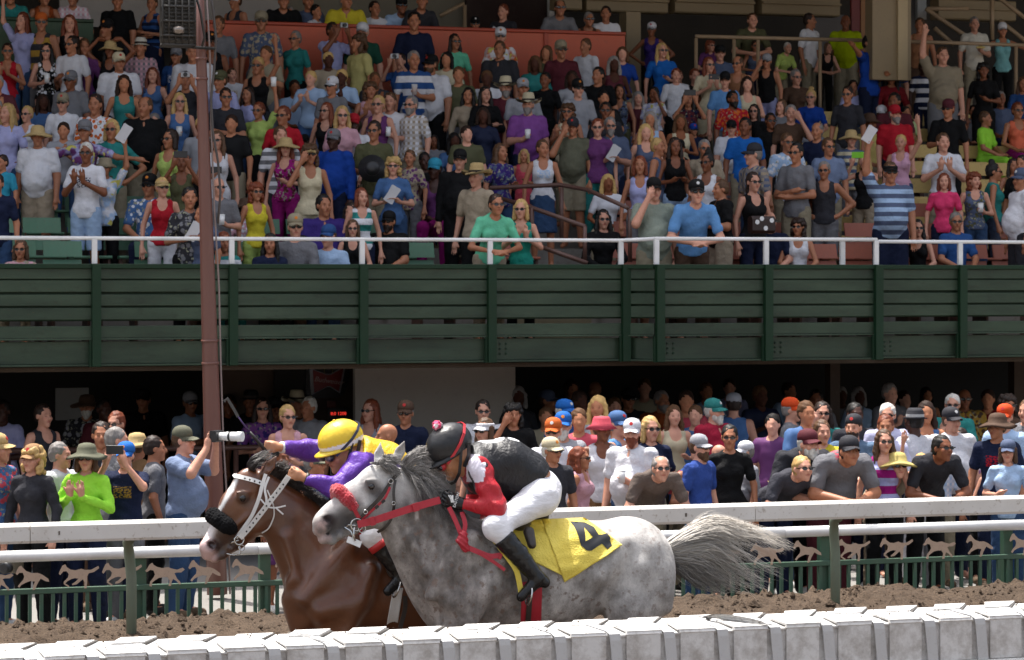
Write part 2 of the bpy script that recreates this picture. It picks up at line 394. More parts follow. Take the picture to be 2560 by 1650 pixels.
# columns
def column(x0, x1, y1, t, mat, label):
    s0, Ya = on_plane(x0, t); s1, _ = on_plane(x1, t)
    o = root('column', (s0+s1)/2, t, zat(y1, Ya), label, 'column', 'columns of the grandstand'); w_ = (s1-s0)/2
    hz = 11.9-zat(y1, Ya)
    MB().box(-w_, w_, -.12, .12, 0, hz).build('shaft', mat, o); MB().box(w_*.25, w_*.75, -.17, -.122, 0, hz).build('rib', paintmat('light_tan', srgb('b09c78'), .6, .1, 2), o); return o
column(2172, 2268, 200, T_DECK-.6, M_tan, 'wide tan steel column beside the yellow benches')
m = MB(); t = T_DECK+.9; s0, Ya = on_plane(2129, t); s1, _ = on_plane(2178, t); zb = zat(128, Ya)
bn = root('banner_panel', (s0+s1)/2, t, zb, 'dark red banner panel with a gold middle stripe left of the tan column', 'banner')
w_ = (s1-s0)/2; MB().box(-w_, w_, 0, .05, 0, 2.2).build('board', flat('dark_red', srgb('6a1410')), bn); MB().box(-w_*.1, w_*.55, -.02, -.003, 0, 2.2).build('stripe', flat('old_gold', srgb('8a5a28')), bn)
# parapets in front of the boxes
def parapet(x0, x1, ytop, ybot, mat, cap_mat, label, t=T_DECK+.12, posts=()):
    s0, Ya = on_plane(x0, t); s1, Yb = on_plane(x1, t); Ym = (Ya+Yb)/2; zt = zat(ytop, Ym); zb = Z_TOP
    o = root('parapet', (s0+s1)/2, t, zb, label, 'parapet'); L = (s1-s0)/2
    MB().box(-L, L, -.04, .04, 0, zt-zb-.05).build('wall_panel', mat, o); MB().box(-L, L, -.07, .07, zt-zb-.047, zt-zb, bev=.01).build('cap_rail', cap_mat, o)
    for px in posts:
        s, _ = on_plane(px, t); s -= (s0+s1)/2; MB().box(s-.03, s+.03, -.07, -.042, 0, zt-zb-.05).build('batten', cap_mat, o)
    return o
parapet(-40, 232, 45, 135, paintmat('box_green', srgb('2e4a30'), .6, .2, 1.5), paintmat('box_green_cap', srgb('1c3a20'), .6, .2, 1.5), 'green parapet in front of the top boxes on the left')
parapet(516, 1560, 66, 240, M_orange, M_orange_d, 'rust orange parapet in front of the top boxes', posts=(860, 1362))
# tan guard rails top right
def rail_run(name, pts, t, r_, mat, label, cat, posts=(), y0=Y0, zb=0, group=None):
    P = [pt(x, y, t, y0) for x, y in pts]; o = root(name, P[0][0], t, zb, label, cat, group, y0=y0); f = lambda p: Vector((p[0]-P[0][0], 0, p[2]-zb))
    MB().tube([f(p) for p in P], r_, 8).build('top_rail', mat, o, True)
    for px in posts:
        s, Y = on_plane(px, t, y0); zt = np.interp(s, [p[0] for p in P], [p[2] for p in P])-r_
        MB().tube([(s-P[0][0], 0, 0), (s-P[0][0], 0, zt-zb)], r_, 8).build('rail_post', mat, o, True)
    return o
M_tanrail = paintmat('tan_rail', srgb('9c8468'), .5, .15, 4)
rail_run('guard_rail', [(1738, 91), (2160, 101)], T_DECK+.05, .028, M_tanrail, 'tan guard rail in front of the dark opening at the top right', 'railing', (1740, 1835, 1895, 2050), zb=Z_TOP)
rail_run('guard_rail', [(2268, 104), (2600, 114)], T_DECK+.05, .028, M_tanrail, 'tan guard rail at the far right below the diagonal braces', 'railing', (2540,), zb=Z_TOP)
rail_run('guard_rail', [(1100, 40), (1160, 8)], T_DECK+2.2, .03, M_tanrail, 'tan stair rail going up in front of the cream wall', 'railing', (1162,), zb=Z_DECK)
br = root('stair_brace', 0, 0, 0, 'tan steel stair bracing crossing the top right corner', 'stair frame'); br.matrix_world = FM
for (xa, ya), (xb, yb) in (((2315, 22), (2450, 115)), ((2336, 70), (2384, 112)), ((2480, -10), (2480, 100)), ((2495, -8), (2580, 60)), ((2500, 52), (2580, 116)), ((2318, 22), (2420, 22))):
    A, B = pt(xa, ya, T_DECK+1.5), pt(xb, yb, T_DECK+1.5); MB().tube([A, B], .035, 6).build('brace', M_tanrail, br, True)
back_panel(2264, 2312, -40, 100, T_DECK+3.5, paintmat('grey_wall2', srgb('5b5a5c'), .8, .1, 1), 'partition_wall', label='grey wall strip right of the tan column', cat='wall')
back_panel(2294, 2316, -40, 48, T_DECK+3.3, flat('pale_post', (.42, .42, .42)), 'post', label='pale upright strip right of the grey wall strip', cat='post')

# ---- balcony front: posts, planks, beams
bal = root('balcony', 0, 0, 0, 'dark green slatted balcony front across the whole stand', 'balcony'); bal.matrix_world = FM
posts_px = [-110, 238, 580, 905, 1225, 1645, 1915, 2190, 2400, 2640]
def fpt(px, off=0.0): return on_plane(px, off)[0]
PLANKS = [(672, 697), (700, 728), (734, 761), (766, 794)]
YC = Y0
def zy(y): return CAMZ-(y-HORY)/F*YC               # heights read off on the camera axis
def bay(x0, x1, t0, t1, narrow=.0):
    """one bay between two posts, from offset t0 to t1 in front of the slab"""
    s0, s1 = fpt(x0, t0), fpt(x1, t1); d = Vector((s1-s0, t1-t0, 0)); L = d.length; ang = math.atan2(d.y, d.x)
    Mx = Matrix.Translation((s0, t0, 0)) @ Matrix.Rotation(ang, 4, 'Z')
    def bb(name, za, zb, ya, yb, mat, x_0=.03, x_1=None, bev=.004):
        MB().box(x_0, (L-.03) if x_1 is None else x_1, ya, yb, za, zb, Mx, bev).build(name, mat, bal)
    bb('cap_board', zy(672), zy(661), -.06, .05, M_green_d)
    for a, b in PLANKS: bb('plank', zy(b), zy(a), -.025, .02, M_green)
    MB().box(.03, L-.03, .03, .045, zy(797), zy(672), Mx).build('backing_strip', M_green_d, bal)
    bb('mid_beam', zy(838), zy(809), -.03, .03, M_green); bb('flange', zy(842.5), zy(838.4), -.05, .03, M_green)
    bb('lower_beam', zy(900), zy(846), .03, .07, M_green); bb('bottom_flange', zy(905), zy(900.4), -.03, .07, M_green)
segs = [(-110, 238, 0, 0), (238, 580, 0, 0), (580, 905, 0, 0), (905, 1225, 0, 0), (1225, 1560, 0, 0), (1560, 1645, 0, -.35), (1645, 1915, -.35, -.35), (1915, 2190, -.35, -.35), (2190, 2400, 0, 0), (2400, 2640, 0, 0)]
for sg in segs: bay(*sg)
for px in posts_px + [1560]:
    t = -.35 if px in (1645, 1915, 2190) else 0; s = fpt(px, t)
    o = MB().box(s-.045, s+.045, t-.10, t-.028, zy(906), zy(661), bev=.006).build('post', M_green_d, bal)
    MB().box(s-.07, s-.047, t-.06, t-.03, zy(906), zy(842)).build('gusset', M_green_d, bal); 
    for zz in (860, 872, 884):
        if px in (1225, 1645, 1915, 2190):
            for dx in (.12, .19): MB().tube([(s+dx, t+.03, zy(zz)), (s+dx, t+.012, zy(zz))], .012, 6).build('bolt', M_green_d, bal)
MB().box(SL-3, SR+3, .10, .2, zy(798), zy(661)).build('backing_board', M_green_d, bal)
# timber nailer under it
m = MB(); m.box(SL-3, SR+3, .075, .19, zy(918), zy(907)); o = fobj('timber_edge', m, paintmat('old_timber', srgb('3c2c1a'), .8, .3, 3)); tag(o, 'dark timber edge under the green balcony front', 'timber')

# ---- white rail on top
def white_rail(segs_, label, posts):
    o = root('balcony_rail', 0, 0, 0, label, 'railing'); o.matrix_world = FM
    MB().tube([Vector(p) for p in segs_], .021, 8).build('top_rail', M_pipe, o, True)
    for (s, t, zt) in posts: MB().box(s-.027, s+.027, t-.02, t+.02, zy(661), zt, bev=.004).build('rail_post', M_pipe, o)
zr = zy(600); zr2 = zy(596)
def SP(px, t): return on_plane(px, t)[0]
white_rail([(SP(-120, 0), 0, zr), (SP(1552, 0), 0, zr), (SP(1645, -.33), -.33, zr2)], 'white pipe rail on the long left part of the balcony', [(SP(x, 0), 0, zr-.01) for x in (-110, 236, 579, 905, 1225, 1552)])
white_rail([(SP(1637, -.33), -.33, zr2), (SP(2190, -.33), -.33, zr2)], 'white pipe rail on the balcony bay that juts out', [(SP(x, -.33), -.33, zr2-.01) for x in (1641, 1915, 2190)])
white_rail([(SP(2192, -.33), -.33, zr2), (SP(2110, .02), .02, zr2)], 'short white return rail at the corner of the jutting bay', [(SP(2106, .02), .02, zr2-.01)])
white_rail([(SP(2196, 0), 0, zr), (SP(2660, 0), 0, zr)], 'white pipe rail at the right end of the balcony', [(SP(x, 0), 0, zr-.01) for x in (2400, 2640)])

# ---- seats and benches
M_seat_g = paintmat('seat_green', srgb('4f7a60'), .55, .3, 4); M_seat_o = paintmat('seat_rust', srgb('9c5540'), .55, .3, 4); M_bench = paintmat('bench_yellow', srgb('c4a868'), .6, .3, 3)
m = MB(); m.box(-.21, .21, -.36, .02, .40, .435, bev=.012); seat_pan = m.mesh('seat_pan')
def backrest(z0, z1):
    m = MB(); n = 5
    for i in range(n):
        a0, a1 = -.21+.42*i/n, -.21+.42*(i+1)/n; c = lambda a: .05-.035*(1-(a/.21)**2)*-1
        m.add([(a0, c(a0), z0), (a1, c(a1), z0), (a1, c(a1)+.05, z1), (a0, c(a0)+.05, z1), (a0, c(a0)+.02, z0), (a1, c(a1)+.02, z0), (a1, c(a1)+.07, z1), (a0, c(a0)+.07, z1)], [(0, 1, 2, 3), (7, 6, 5, 4), (3, 2, 6, 7), (1, 0, 4, 5)])
    return m.mesh('backrest_slat')
bk1, bk2 = backrest(.50, .66), backrest(.69, .86)
m = MB(); m.box(-.20, -.17, -.30, .04, 0, .40); leg_l = m.mesh('seat_bracket'); m = MB(); m.box(.17, .20, -.30, .04, 0, .40); leg_r = m.mesh('seat_bracket')
seatn = {}
for r_ in range(0, 7):
    t = ROW0+RD*r_-.20; z = Z0+RH*r_
    for i in range(32):
        s = -7.2+i*.50+(r_ % 2)*.1; px = CX+F*fw(s, t, z).x/fw(s, t, z).y
        if px < -60 or px > 2600: continue
        if 1290 < px < 1490 and r_ < 5: continue
        green = px < 1262 and not (px > 470 and r_ > 4); 
        if px > 1880 and r_ > 3: continue
        if random.random() < (.12 if r_ < 3 else .5): continue
        o = root('stadium_seat', s, t, z, None, 'seat')
        ORD = ['leftmost', 'second', 'third', 'fourth', 'fifth', 'sixth', 'seventh', 'eighth', 'ninth', 'tenth', 'eleventh', 'twelfth', 'thirteenth', 'fourteenth', 'fifteenth', 'sixteenth', 'seventeenth']
        where = 'left of the pole' if px < 490 else ('between the pole and the stair' if px < 1280 else 'right of the stair')
        rows = ['at the front walkway', 'one step up', 'two steps up', 'three steps up', 'four steps up', 'five steps up', 'six steps up']
        kk = (where, r_, green); seatn[kk] = seatn.get(kk, -1)+1
        tag(o, ('worn green' if green else 'rust brown')+' seat '+where+', '+ORD[seatn[kk]]+(' of those ' if seatn[kk] == 0 else ' from left ')+rows[r_], group=('green' if green else 'rust brown')+' stadium seats '+where+' '+rows[r_])
        mt = M_seat_g if green else M_seat_o
        for me, nm in ((seat_pan, 'seat_pan'), (bk1, 'backrest_slat'), (bk2, 'backrest_slat'), (leg_l, 'seat_bracket'), (leg_r, 'seat_bracket')):
            q = bpy.data.objects.new(nm, me); 
            if not me.materials: me.materials.append(mt)
            link(q, o); q.material_slots[0].link = 'OBJECT'; q.material_slots[0].material = mt if nm != 'seat_bracket' else M_brownm
for r_ in range(3, NROW+1):
    t = ROW0+RD*r_-.24; z = Z0+RH*r_; x0 = 1905 if r_ < 7 else (1950 if r_ < 9 else 1990); s0, s1 = SP(x0, t), SP(2640, t)
    o = root('bleacher_bench', s0, t, z, 'yellow wooden bench at the right, '+['third', 'fourth', 'fifth', 'sixth', 'seventh', 'eighth', 'ninth', 'topmost'][r_-3 if r_ < NROW else 7]+' row up', 'bench', 'yellow benches on the right of the stand')
    L = s1-s0; MB().box(0, L, -.30, 0, .40, .44, bev=.006).build('seat_plank', M_bench, o); MB().box(0, L, .02, .05, .50, .68, bev=.006).build('back_plank', M_bench, o); MB().box(0, L, -.31, -.285, .28, .398, bev=.004).build('apron_board', M_bench, o)
    for k in range(5): MB().box(k*L/4.2+.1, k*L/4.2+.16, -.26, .015, 0, .40).build('leg', M_brownm, o)

# ---- the aisle stair and its brown handrails
m = MB()
s0, s1 = SP(1300, .8), SP(1490, .8)
for r_ in range(1, 6):
    for k in (0, 1): m.box(s0, s1, ROW0+RD*(r_-1)-.0-(.27 if k == 0 else 0), ROW0+RD*(r_-1)+.27*k+.27, Z0+RH*(r_-1)-.02, Z0+RH*(r_-1)+.135*(k+1)-.004*k)
fobj('aisle_steps', m, paintmat('yellowed_concrete', srgb('8a8066'), .85, .3, 2), None, 'structure')
def handrail(pts, posts, label, t):
    o = root('stair_handrail', 0, 0, 0, label, 'handrail'); o.matrix_world = FM
    P = [pt(x, y, tt) for x, y, tt in pts]; MB().tube(P, .026, 8).build('hand_rail', M_brownm, o, True)
    for x, ya, yb, tt in posts: MB().tube([pt(x, ya, tt), pt(x, yb, tt)], .026, 8).build('rail_post', M_brownm, o, True)
handrail([(1225, 470, 2.6), (1400, 462, 2.6), (1470, 475, 1.9), (1570, 520, .9)], [(1404, 468, 600, 2.5), (1575, 522, 655, .9)], 'upper brown handrail sloping down through the aisle to the right', 0)
handrail([(1255, 497, 2.2), (1320, 516, 1.9), (1462, 566, .9)], [(1462, 566, 655, .9), (1330, 520, 600, 1.8)], 'lower brown handrail beside the person clapping in teal', 0)
handrail([(1338, 612, .75), (1468, 658, .45)], [], 'lowest brown handrail just behind the white balcony rail', 0)

# ------------------------------------------------------------------ below the balcony
def low_panel(x0, x1, ya, yb, t, mat, name, dt=.1, **kw):
    s0, Ya = on_plane(x0, t); s1, Yb = on_plane(x1, t); Ym = (Ya+Yb)/2
    m = MB(); m.box(s0, s1, t, t+dt, max(-.5, zat(yb, Ym)), min(2.158, zat(ya, Ym))); o = fobj(name, m, mat); tag(o, **kw); return o
low_panel(888, 1288, 860, 1400, 2.6, paintmat('lower_pale_wall', srgb('b4aca2'), .8, .12, 1.2), 'partition_wall', label='pale grey wall under the balcony behind the jockeys', cat='wall')
low_panel(548, 886, 860, 1400, 3.6, paintmat('lower_brown_wall', srgb('4a3a30'), .8, .15, 1.5), 'partition_wall', label='brown wall under the balcony with the beer sign on it', cat='wall')
low_panel(688, 775, 905, 1400, 3.45, M_dark, 'doorway', .1, label='dark doorway in the brown wall under the balcony', cat='doorway')  # near-black slab stands in for the shade inside the doorway
low_panel(140, 222, 970, 1050, 5.2, paintmat('lower_grey_board', srgb('8a8a88'), .8, .1, 2), 'notice_board', .05, label='pale grey board in the shade behind the straw hat', cat='board')
for x, lb in ((2090, 'right of the middle'), (2550, 'at the right edge')):
    low_panel(x-14, x+10, 860, 1400, 2.4, paintmat('brown_post', srgb('3c2a1c'), .7, .2, 2), 'support_post', .16, label='dark brown post under the balcony, '+lb, cat='post')
rail_run('pipe_rail', [(-60, 1128), (2640, 1090)], 1.6, .03, M_brownm, 'brown pipe rail in the shade under the balcony', 'railing', (20, 590, 890, 1290, 1700, 2150), zb=-.1)

# neon bow-tie beer sign with its small crown, and the red display under it
M_neon_r = flat('sign_red', srgb('7a1a1a'), .4); M_neon_w = flat('sign_edge', srgb('8a8a90'), .4); M_led = N('red_display'); M_led.base((.5, .02, .02)); M_led.set(.4, Emission_Color=(1, .05, .03, 1), Emission_Strength=.5)
s, t, z = pt(820, 952, 3.4)
sg = root('beer_sign', s, t, z, 'bow tie shaped red beer sign with a crown on the brown wall', 'sign')
q = 1/190.0
outer = [(-44, -30), (-6, -16), (6, -16), (40, -34), (27, 28), (4, 14), (-4, 14), (-40, 32)]
def pol(ps, k=1.0, dx=0, dz=0): return [(x*k*q+dx, -y*k*q+dz) for x, y in ps]
MB().prism(pol([(-50, -22), (-30, -50), (-16, -60), (16, -60), (30, -45), (50, -40), (50, -10), (38, 32), (20, 38), (-36, 40), (-52, 28)]), .0, .05).build('backing_board', flat('sign_black', (.012, .012, .012)), sg)
MB().prism(pol(outer, 1.0), -.03, -.003).build('bow_tie_edge', M_neon_w, sg); MB().prism(pol(outer, .84), -.045, -.032).build('bow_tie', M_neon_r, sg)
MB().tube([Vector((x*q, -.02, -y*q)) for x, y in ((-9, -18), (-11, -40), (-5, -52), (6, -52), (11, -40), (9, -18))], .006, 6).build('crown_tube', flat('crown_yellow', srgb('6e6a30')), sg, True)
MB().tube([Vector((x*q, -.02, -y*q)) for x, y in ((-10, -37), (10, -37))], .006, 6).build('crown_tube', flat('crown_yellow', srgb('6e6a30')), sg, True)
def text_mesh(txt, size, ext=.002, shear=0.0):
    cu = bpy.data.curves.new('lettering', 'FONT'); cu.body = txt; cu.size = size; cu.extrude = ext; cu.align_x = 'CENTER'; cu.align_y = 'CENTER'; cu.shear = shear; cu.resolution_u = 3
    o = bpy.data.objects.new('tmp', cu); COL.objects.link(o); bpy.context.view_layer.update(); me = bpy.data.meshes.new_from_object(o.evaluated_get(bpy.context.evaluated_depsgraph_get())); bpy.data.objects.remove(o); bpy.data.curves.remove(cu)
    me.materials.clear(); return me
tx = mobj('lettering', text_mesh('Budweiser', .085, .002, .25), flat('letter_pink', srgb('b09a98')), sg); tx.rotation_euler = (R(90), R(8), 0); tx.location = (0, -.05, -.0)
MB().box(-.02, .09, -.02, 0, -.32, -.24).build('tag_lamp', flat('dull_orange_lamp', srgb('5a1c10')), sg)
s, t, z = pt(845, 1034, 3.3)
ld = root('led_display', s, t, z, 'small black display with a glowing red line of digits', 'display'); MB().box(-.12, .12, -.02, .03, -.07, .07, bev=.01).build('case', flat('case_black', (.01, .01, .01)), ld)
tx = mobj('digits', text_mesh('8:0 1208', .055, .001), M_led.m, ld); tx.rotation_euler = (R(90), 0, 0); tx.location = (0, -.024, 0)

# ------------------------------------------------------------------ the tall brown pole with its lamp cage
tp = -3.0
sB, YB = on_plane(543, tp); sT, YT = on_plane(497, tp); zT = zat(-60, YT)
pole = root('lamp_pole', sB, tp, AP, 'tall tapered brown steel pole with a lamp cage, left of the jockeys', 'pole')
M_pole = paintmat('pole_brown', srgb('6b453c'), .4, .15, 3, (.2, .12, .1), spec=.5, streak=True)
def pp(f): return Vector(((sT-sB)*f, 0, (zT-AP)*f))
rad = lambda f: .098*(1-f)+.042*f
MB().tube([pp(i/8) for i in range(9)], [rad(i/8) for i in range(9)], 12).build('shaft', M_pole, pole, True)
for y in (852, 908, 148, 198): 
    f = (zat(y, YB)-AP)/(zT-AP); MB().tube([pp(f-.002), pp(f+.002)], rad(f)+.008, 12).build('collar', M_pole, pole, True)
MB().tube([pp(i/8)+Vector((rad(i/8)+.018+.01*math.sin(i*2), -.03, 0)) for i in range(9)], .009, 6).build('cable', flat('cable_grey', srgb('8a7a76')), pole, True)
MB().tube([pp(.6+.4*i/8)+Vector((rad(.8)+.05+.035*math.sin(i*1.3), -.04, 0)) for i in range(9)], .012, 6).build('cable', flat('cable_dark', srgb('4a4442')), pole, True)
# cage of dark bars that holds a lamp, top left of the pole
cg = root('lamp_cage', *[pt(440, 60, tp-.35)[0], tp-.35, pt(440, 60, tp-.35)[2]], 'dark metal lamp cage hanging left of the pole at the top', 'lamp')
M_blk = paintmat('cage_black', (.02, .018, .016), .5, .2, 4, (.1, .08, .06)); k = 1/262.0
for z_ in (-52, -30, 5, 40): MB().tube([(-38*k, -.1, z_*k), (42*k, -.1, z_*k), (52*k, .15, z_*k), (-30*k, .15, z_*k), (-38*k, -.1, z_*k)], .012, 6).build('cage_ring', M_blk, cg, True)
for x_ in (-38, -22, -6, 10, 26, 42): MB().tube([(x_*k, -.1, 90*k), (x_*k, -.1, -52*k)], .009, 6).build('cage_bar', M_blk, cg, True)
MB().box(-34*k, 46*k, -.05, .12, -46*k, 95*k, bev=.03).build('lamp_housing', M_blk, cg); 
for zz in range(-40, 80, 9): MB().box(-30*k, 42*k, -.075, -.052, zz*k, (zz+4)*k).build('louvre', M_blk, cg)
MB().lathe([(.0, 0), (.05, .01), (.055, .05), (.03, .07)], (0.0, -.12, -.1), 10).build('lamp_bulb_cover', flat('lamp_steel', srgb('8a8078'), .3, .6), cg, True)
MB().tube([(42*k, 0, 95*k), (60*k, 0, 30*k), (70*k, 0, -30*k), (64*k, 0, -52*k)], .012, 6).build('bracket_arm', M_blk, cg, True)
MB().tube([(-38*k, 0, -52*k), (20*k, 0, -54*k), (110*k, .3, -50*k)], .016, 6).build('bracket_arm', M_blk, cg, True)

# ------------------------------------------------------------------ outer running rail (white, on goose-neck posts)
M_rail = N('white_running_rail'); co = M_rail.coord((1, 1, 1)); a = M_rail.noise(2.0, 5, co); b = M_rail.noise(30, 4, co)
M_rail.base(M_rail.mix(M_rail.ramp(b, [(.60, (0, 0, 0)), (.72, (1, 1, 1))]), M_rail.ramp(a, [(.3, (.62, .59, .54)), (.7, (.74, .72, .68))]), (.45, .40, .34))); M_rail = M_rail.bump(b, .1, .004).set(.45)
zR = zat(1252, YR)
orail = root('running_rail', 0, 0, 0, 'broad white outer running rail between the horses and the crowd', 'rail', y0=YR)
prof = [(-.045, 0), (.045, 0), (.055, .02), (.055, .125), (.035, .155), (-.035, .155), (-.055, .130), (-.055, .02)]
z_r = zat(1312, YR)
for i in range(-3, 4):
    a, b = i*3.05-.9, (i+1)*3.05-.9-.006
    m = MB(); m.add([(x, p[0], z_r+p[1]-.03) for x in (a, b) for p in prof], [(j, (j+1) % 8, 8+(j+1) % 8, 8+j) for j in range(8)]+[tuple(range(7, -1, -1)), tuple(range(8, 16))]); m.build('rail_length', M_rail, orail)
M_gpost = paintmat('grey_green_post', srgb('6f7c6c'), .45, .2, 4)
for px in (318, 1200, 2078):
    s, Y = on_plane(px, .22, YR); z1 = z_r
    MB().tube([(s+.03, .20, AP-.1), (s+.03, .20, z1-.35), (s+.012, .19, z1-.18), (s-.01, .14, z1-.06), (s-.01, .05, z1-.025)], .042, 10).build('goose_neck_post', M_gpost, orail, True)
for px, w_ in ((148, .02), (1715, .03), (1010, .02), (1352, .02)):   # marks and joins on the face
    s, _ = on_plane(px, -.056, YR); MB().box(s-w_*.3, s+w_*.3, -.058, -.0555, z_r+.03, z_r+.06).build('chip', flat('chip_dark', (.12, .1, .08)), orail)

# ------------------------------------------------------------------ spectator fence: white pipe, green pickets, running horse cut-outs
YF = 24.15
fence = root('spectator_fence', 0, 0, 0, 'low green picket fence with white top pipe and a row of tan running horse cut-outs', 'fence', y0=YF)
def fz(y, px=CX): return zat(y, on_plane(px, 0, YF)[1])
zp = fz(1352); zg = fz(1429, 1280); zbot = .10
M_gf = paintmat('fence_green', srgb('3c5c4a'), .5, .2, 4); M_cut = paintmat('cutout_tan', srgb('b8a08c'), .7, .25, 5)
sa, sb = on_plane(-80, 0, YF)[0], on_plane(2640, 0, YF)[0]
k = 0; s = sa
while s < sb:
    e = min(s+2.4, sb); MB().tube([(s, 0, zp), (e-.004, 0, zp)], .048, 12).build('white_pipe', M_pipe, fence, True); s = e
MB().box(sa, sb, -.02, .02, zg-.045, zg, bev=.004).build('green_rail', M_gf, fence)
MB().box(sa, sb, -.02, .02, zbot, zbot+.04).build('bottom_rail', M_gf, fence)
pk = MB().box(-.014, .014, -.014, .014, zbot+.04, zg-.045, bev=.002).mesh('picket'); s = sa+.03
while s < sb:
    o = mobj('picket', pk, M_gf, fence); o.location = (s, 0, 0); s += .094
for px in (352, 663, 2062, 1180, 1600, -20, 2520): 
    s, _ = on_plane(px, .03, YF); MB().box(s-.045, s+.045, .022, .10, AP-.02, zp-.03, bev=.006).build('fence_post', M_gf, fence)
HS = [[(0, 30), (6, 24), (12, 13), (20, 8), (24, 14), (34, 20), (48, 24), (66, 22), (76, 26), (92, 30), (108, 25), (114, 30), (104, 38), (90, 38), (84, 40), (88, 48), (92, 56), (100, 64), (103, 72), (98, 72), (90, 62), (80, 56), (76, 64), (74, 76), (68, 76), (70, 60), (64, 50), (50, 50), (38, 52), (28, 58), (20, 64), (18, 76), (12, 74), (14, 62), (24, 50), (28, 42), (24, 30), (14, 28), (4, 34)],
      [(0, 30), (4, 20), (10, 8), (18, 4), (22, 12), (34, 20), (48, 22), (64, 18), (74, 22), (92, 22), (112, 12), (114, 18), (100, 28), (84, 32), (80, 40), (80, 58), (78, 74), (72, 74), (73, 58), (68, 48), (60, 54), (50, 62), (38, 64), (38, 60), (48, 54), (56, 46), (46, 44), (36, 46), (24, 52), (18, 58), (30, 66), (28, 70), (14, 60), (14, 54), (26, 42), (28, 32), (22, 24), (12, 24), (4, 34)],
      [(0, 26), (4, 16), (10, 6), (16, 4), (20, 10), (30, 20), (46, 26), (62, 26), (76, 32), (92, 44), (94, 52), (84, 50), (70, 42), (66, 48), (60, 58), (54, 72), (48, 74), (50, 60), (54, 50), (40, 48), (28, 52), (16, 58), (10, 66), (6, 62), (14, 52), (22, 44), (24, 34), (20, 24), (10, 24), (4, 30)]]
cuts = []
import mathutils
for poly in HS:
    kx = 1/345.0; P2 = [(x*kx, -y*kx) for x, y in poly]; tri = mathutils.geometry.tessellate_polygon([[Vector((x, z, 0)) for x, z in P2]]); n = len(P2); m = MB()
    m.add([(x, y_, z) for y_ in (-.004, .004) for x, z in P2], [tuple(t_) for t_ in tri]+[tuple(i+n for i in reversed(t_)) for t_ in tri]+[(i, (i+1) % n, n+(i+1) % n, n+i) for i in range(n)]); cuts.append(m.mesh('horse_cutout'))
px = -76; i = 0
while px < 2600:
    s, Y = on_plane(px, -.01, YF); o = mobj('horse_cutout', cuts[(i*2+i//3) % 3], M_cut, fence); o.location = (s+.02, -.03, zp-.062); px += 108; i += 1

# ================================================================== people: one continuous body per pose and build, clothes as children
M_skin = N('skin'); oi = M_skin.n('ObjectInfo'); at = M_skin.n('Attribute'); at.attribute_name = 'tint'
c = M_skin.mix(1.0, oi.outputs['Color'], at.outputs['Color'], 'MULTIPLY'); nz = M_skin.noise(30, 3, M_skin.coord())
M_skin.base(M_skin.mix(.25, c, M_skin.ramp(nz, [(.3, (.55, .36, .28)), (.7, (1, .9, .8))]), 'MULTIPLY')); M_skin = M_skin.set(.5, spec=.4)
def fabric(kind):
    m = N('fabric_'+kind); oi = m.n('ObjectInfo'); c1 = oi.outputs['Color']; a2 = m.n('Attribute'); a2.attribute_type = 'OBJECT'; a2.attribute_name = 'second_color'; c2 = a2.outputs['Color']
    co = m.coord(); sep = m.n('SeparateXYZ'); m.l(co, sep.inputs[0]); x, y, z = sep.outputs
    rnd = m.n('Combine XYZ'.replace(' ', '')); m.l(m.math('MULTIPLY', oi.outputs['Random'], 37.0), rnd.inputs[0]); va = m.n('VectorMath', operation='ADD'); m.l(co, va.inputs[0]); m.l(rnd.outputs[0], va.inputs[1]); cr = va.outputs[0]
    wr = m.noise(7, 4, cr); fine = m.noise(60, 2, co); st = lambda f, lo=.48, hi=.52: m.ramp(f, [(lo, (0, 0, 0)), (hi, (1, 1, 1))])
    def wave(v, f): return m.math('ADD', m.math('MULTIPLY', m.math('SINE', m.math('MULTIPLY', v, f)), .5), .5)
    if kind == 'plain': c = c1
    elif kind == 'stripe': c = m.mix(st(wave(z, 62)), c1, c2)
    elif kind == 'wide': c = m.mix(st(wave(z, 38)), c1, c2)
    elif kind == 'floral':
        v = m.n('TexVoronoi'); v.inputs['Scale'].default_value = 17; m.l(cr, v.inputs['Vector']); c = m.mix(st(v.outputs['Distance'], .40, .45), c2, c1)
        n3 = m.noise(26, 2, cr); c = m.mix(st(n3, .60, .64), c, (.30, .30, .22))
    elif kind == 'plaid': c = m.mix(st(wave(z, 90)), m.mix(st(wave(x, 90)), c1, c2), m.mix(.5, c1, c2))
    elif kind == 'dye': n3 = m.noise(9, 2, cr); c = m.mix(st(n3, .45, .6), c1, c2); n4 = m.noise(13, 2, co); c = m.mix(st(n4, .58, .64), c, (.55, .5, .12))
    elif kind == 'print':   # a blurred block of lettering-like print over the chest
        n3 = m.noise(70, 2, m.coord((.5, 1, 1.2))); bx = m.math('LESS_THAN', m.math('ABSOLUTE', x), .09); bz = m.math('LESS_THAN', m.math('ABSOLUTE', m.math('SUBTRACT', z, 1.27)), .055)
        c = m.mix(m.math('MULTIPLY', m.math('MULTIPLY', bx, bz), m.math('GREATER_THAN', n3, .50)), c1, c2)
    c = m.mix(.35, c, m.ramp(wr, [(.3, (.72, .72, .74)), (.65, (1, 1, 1))]), 'MULTIPLY')
    m.base(c).bump(m.math('ADD', m.math('MULTIPLY', wr, 3.0), m.math('MULTIPLY', fine, .2)), .7, .018); return m.set(.85, spec=.2)
FAB = {k: fabric(k) for k in ('plain', 'stripe', 'wide', 'floral', 'plaid', 'dye', 'print')}
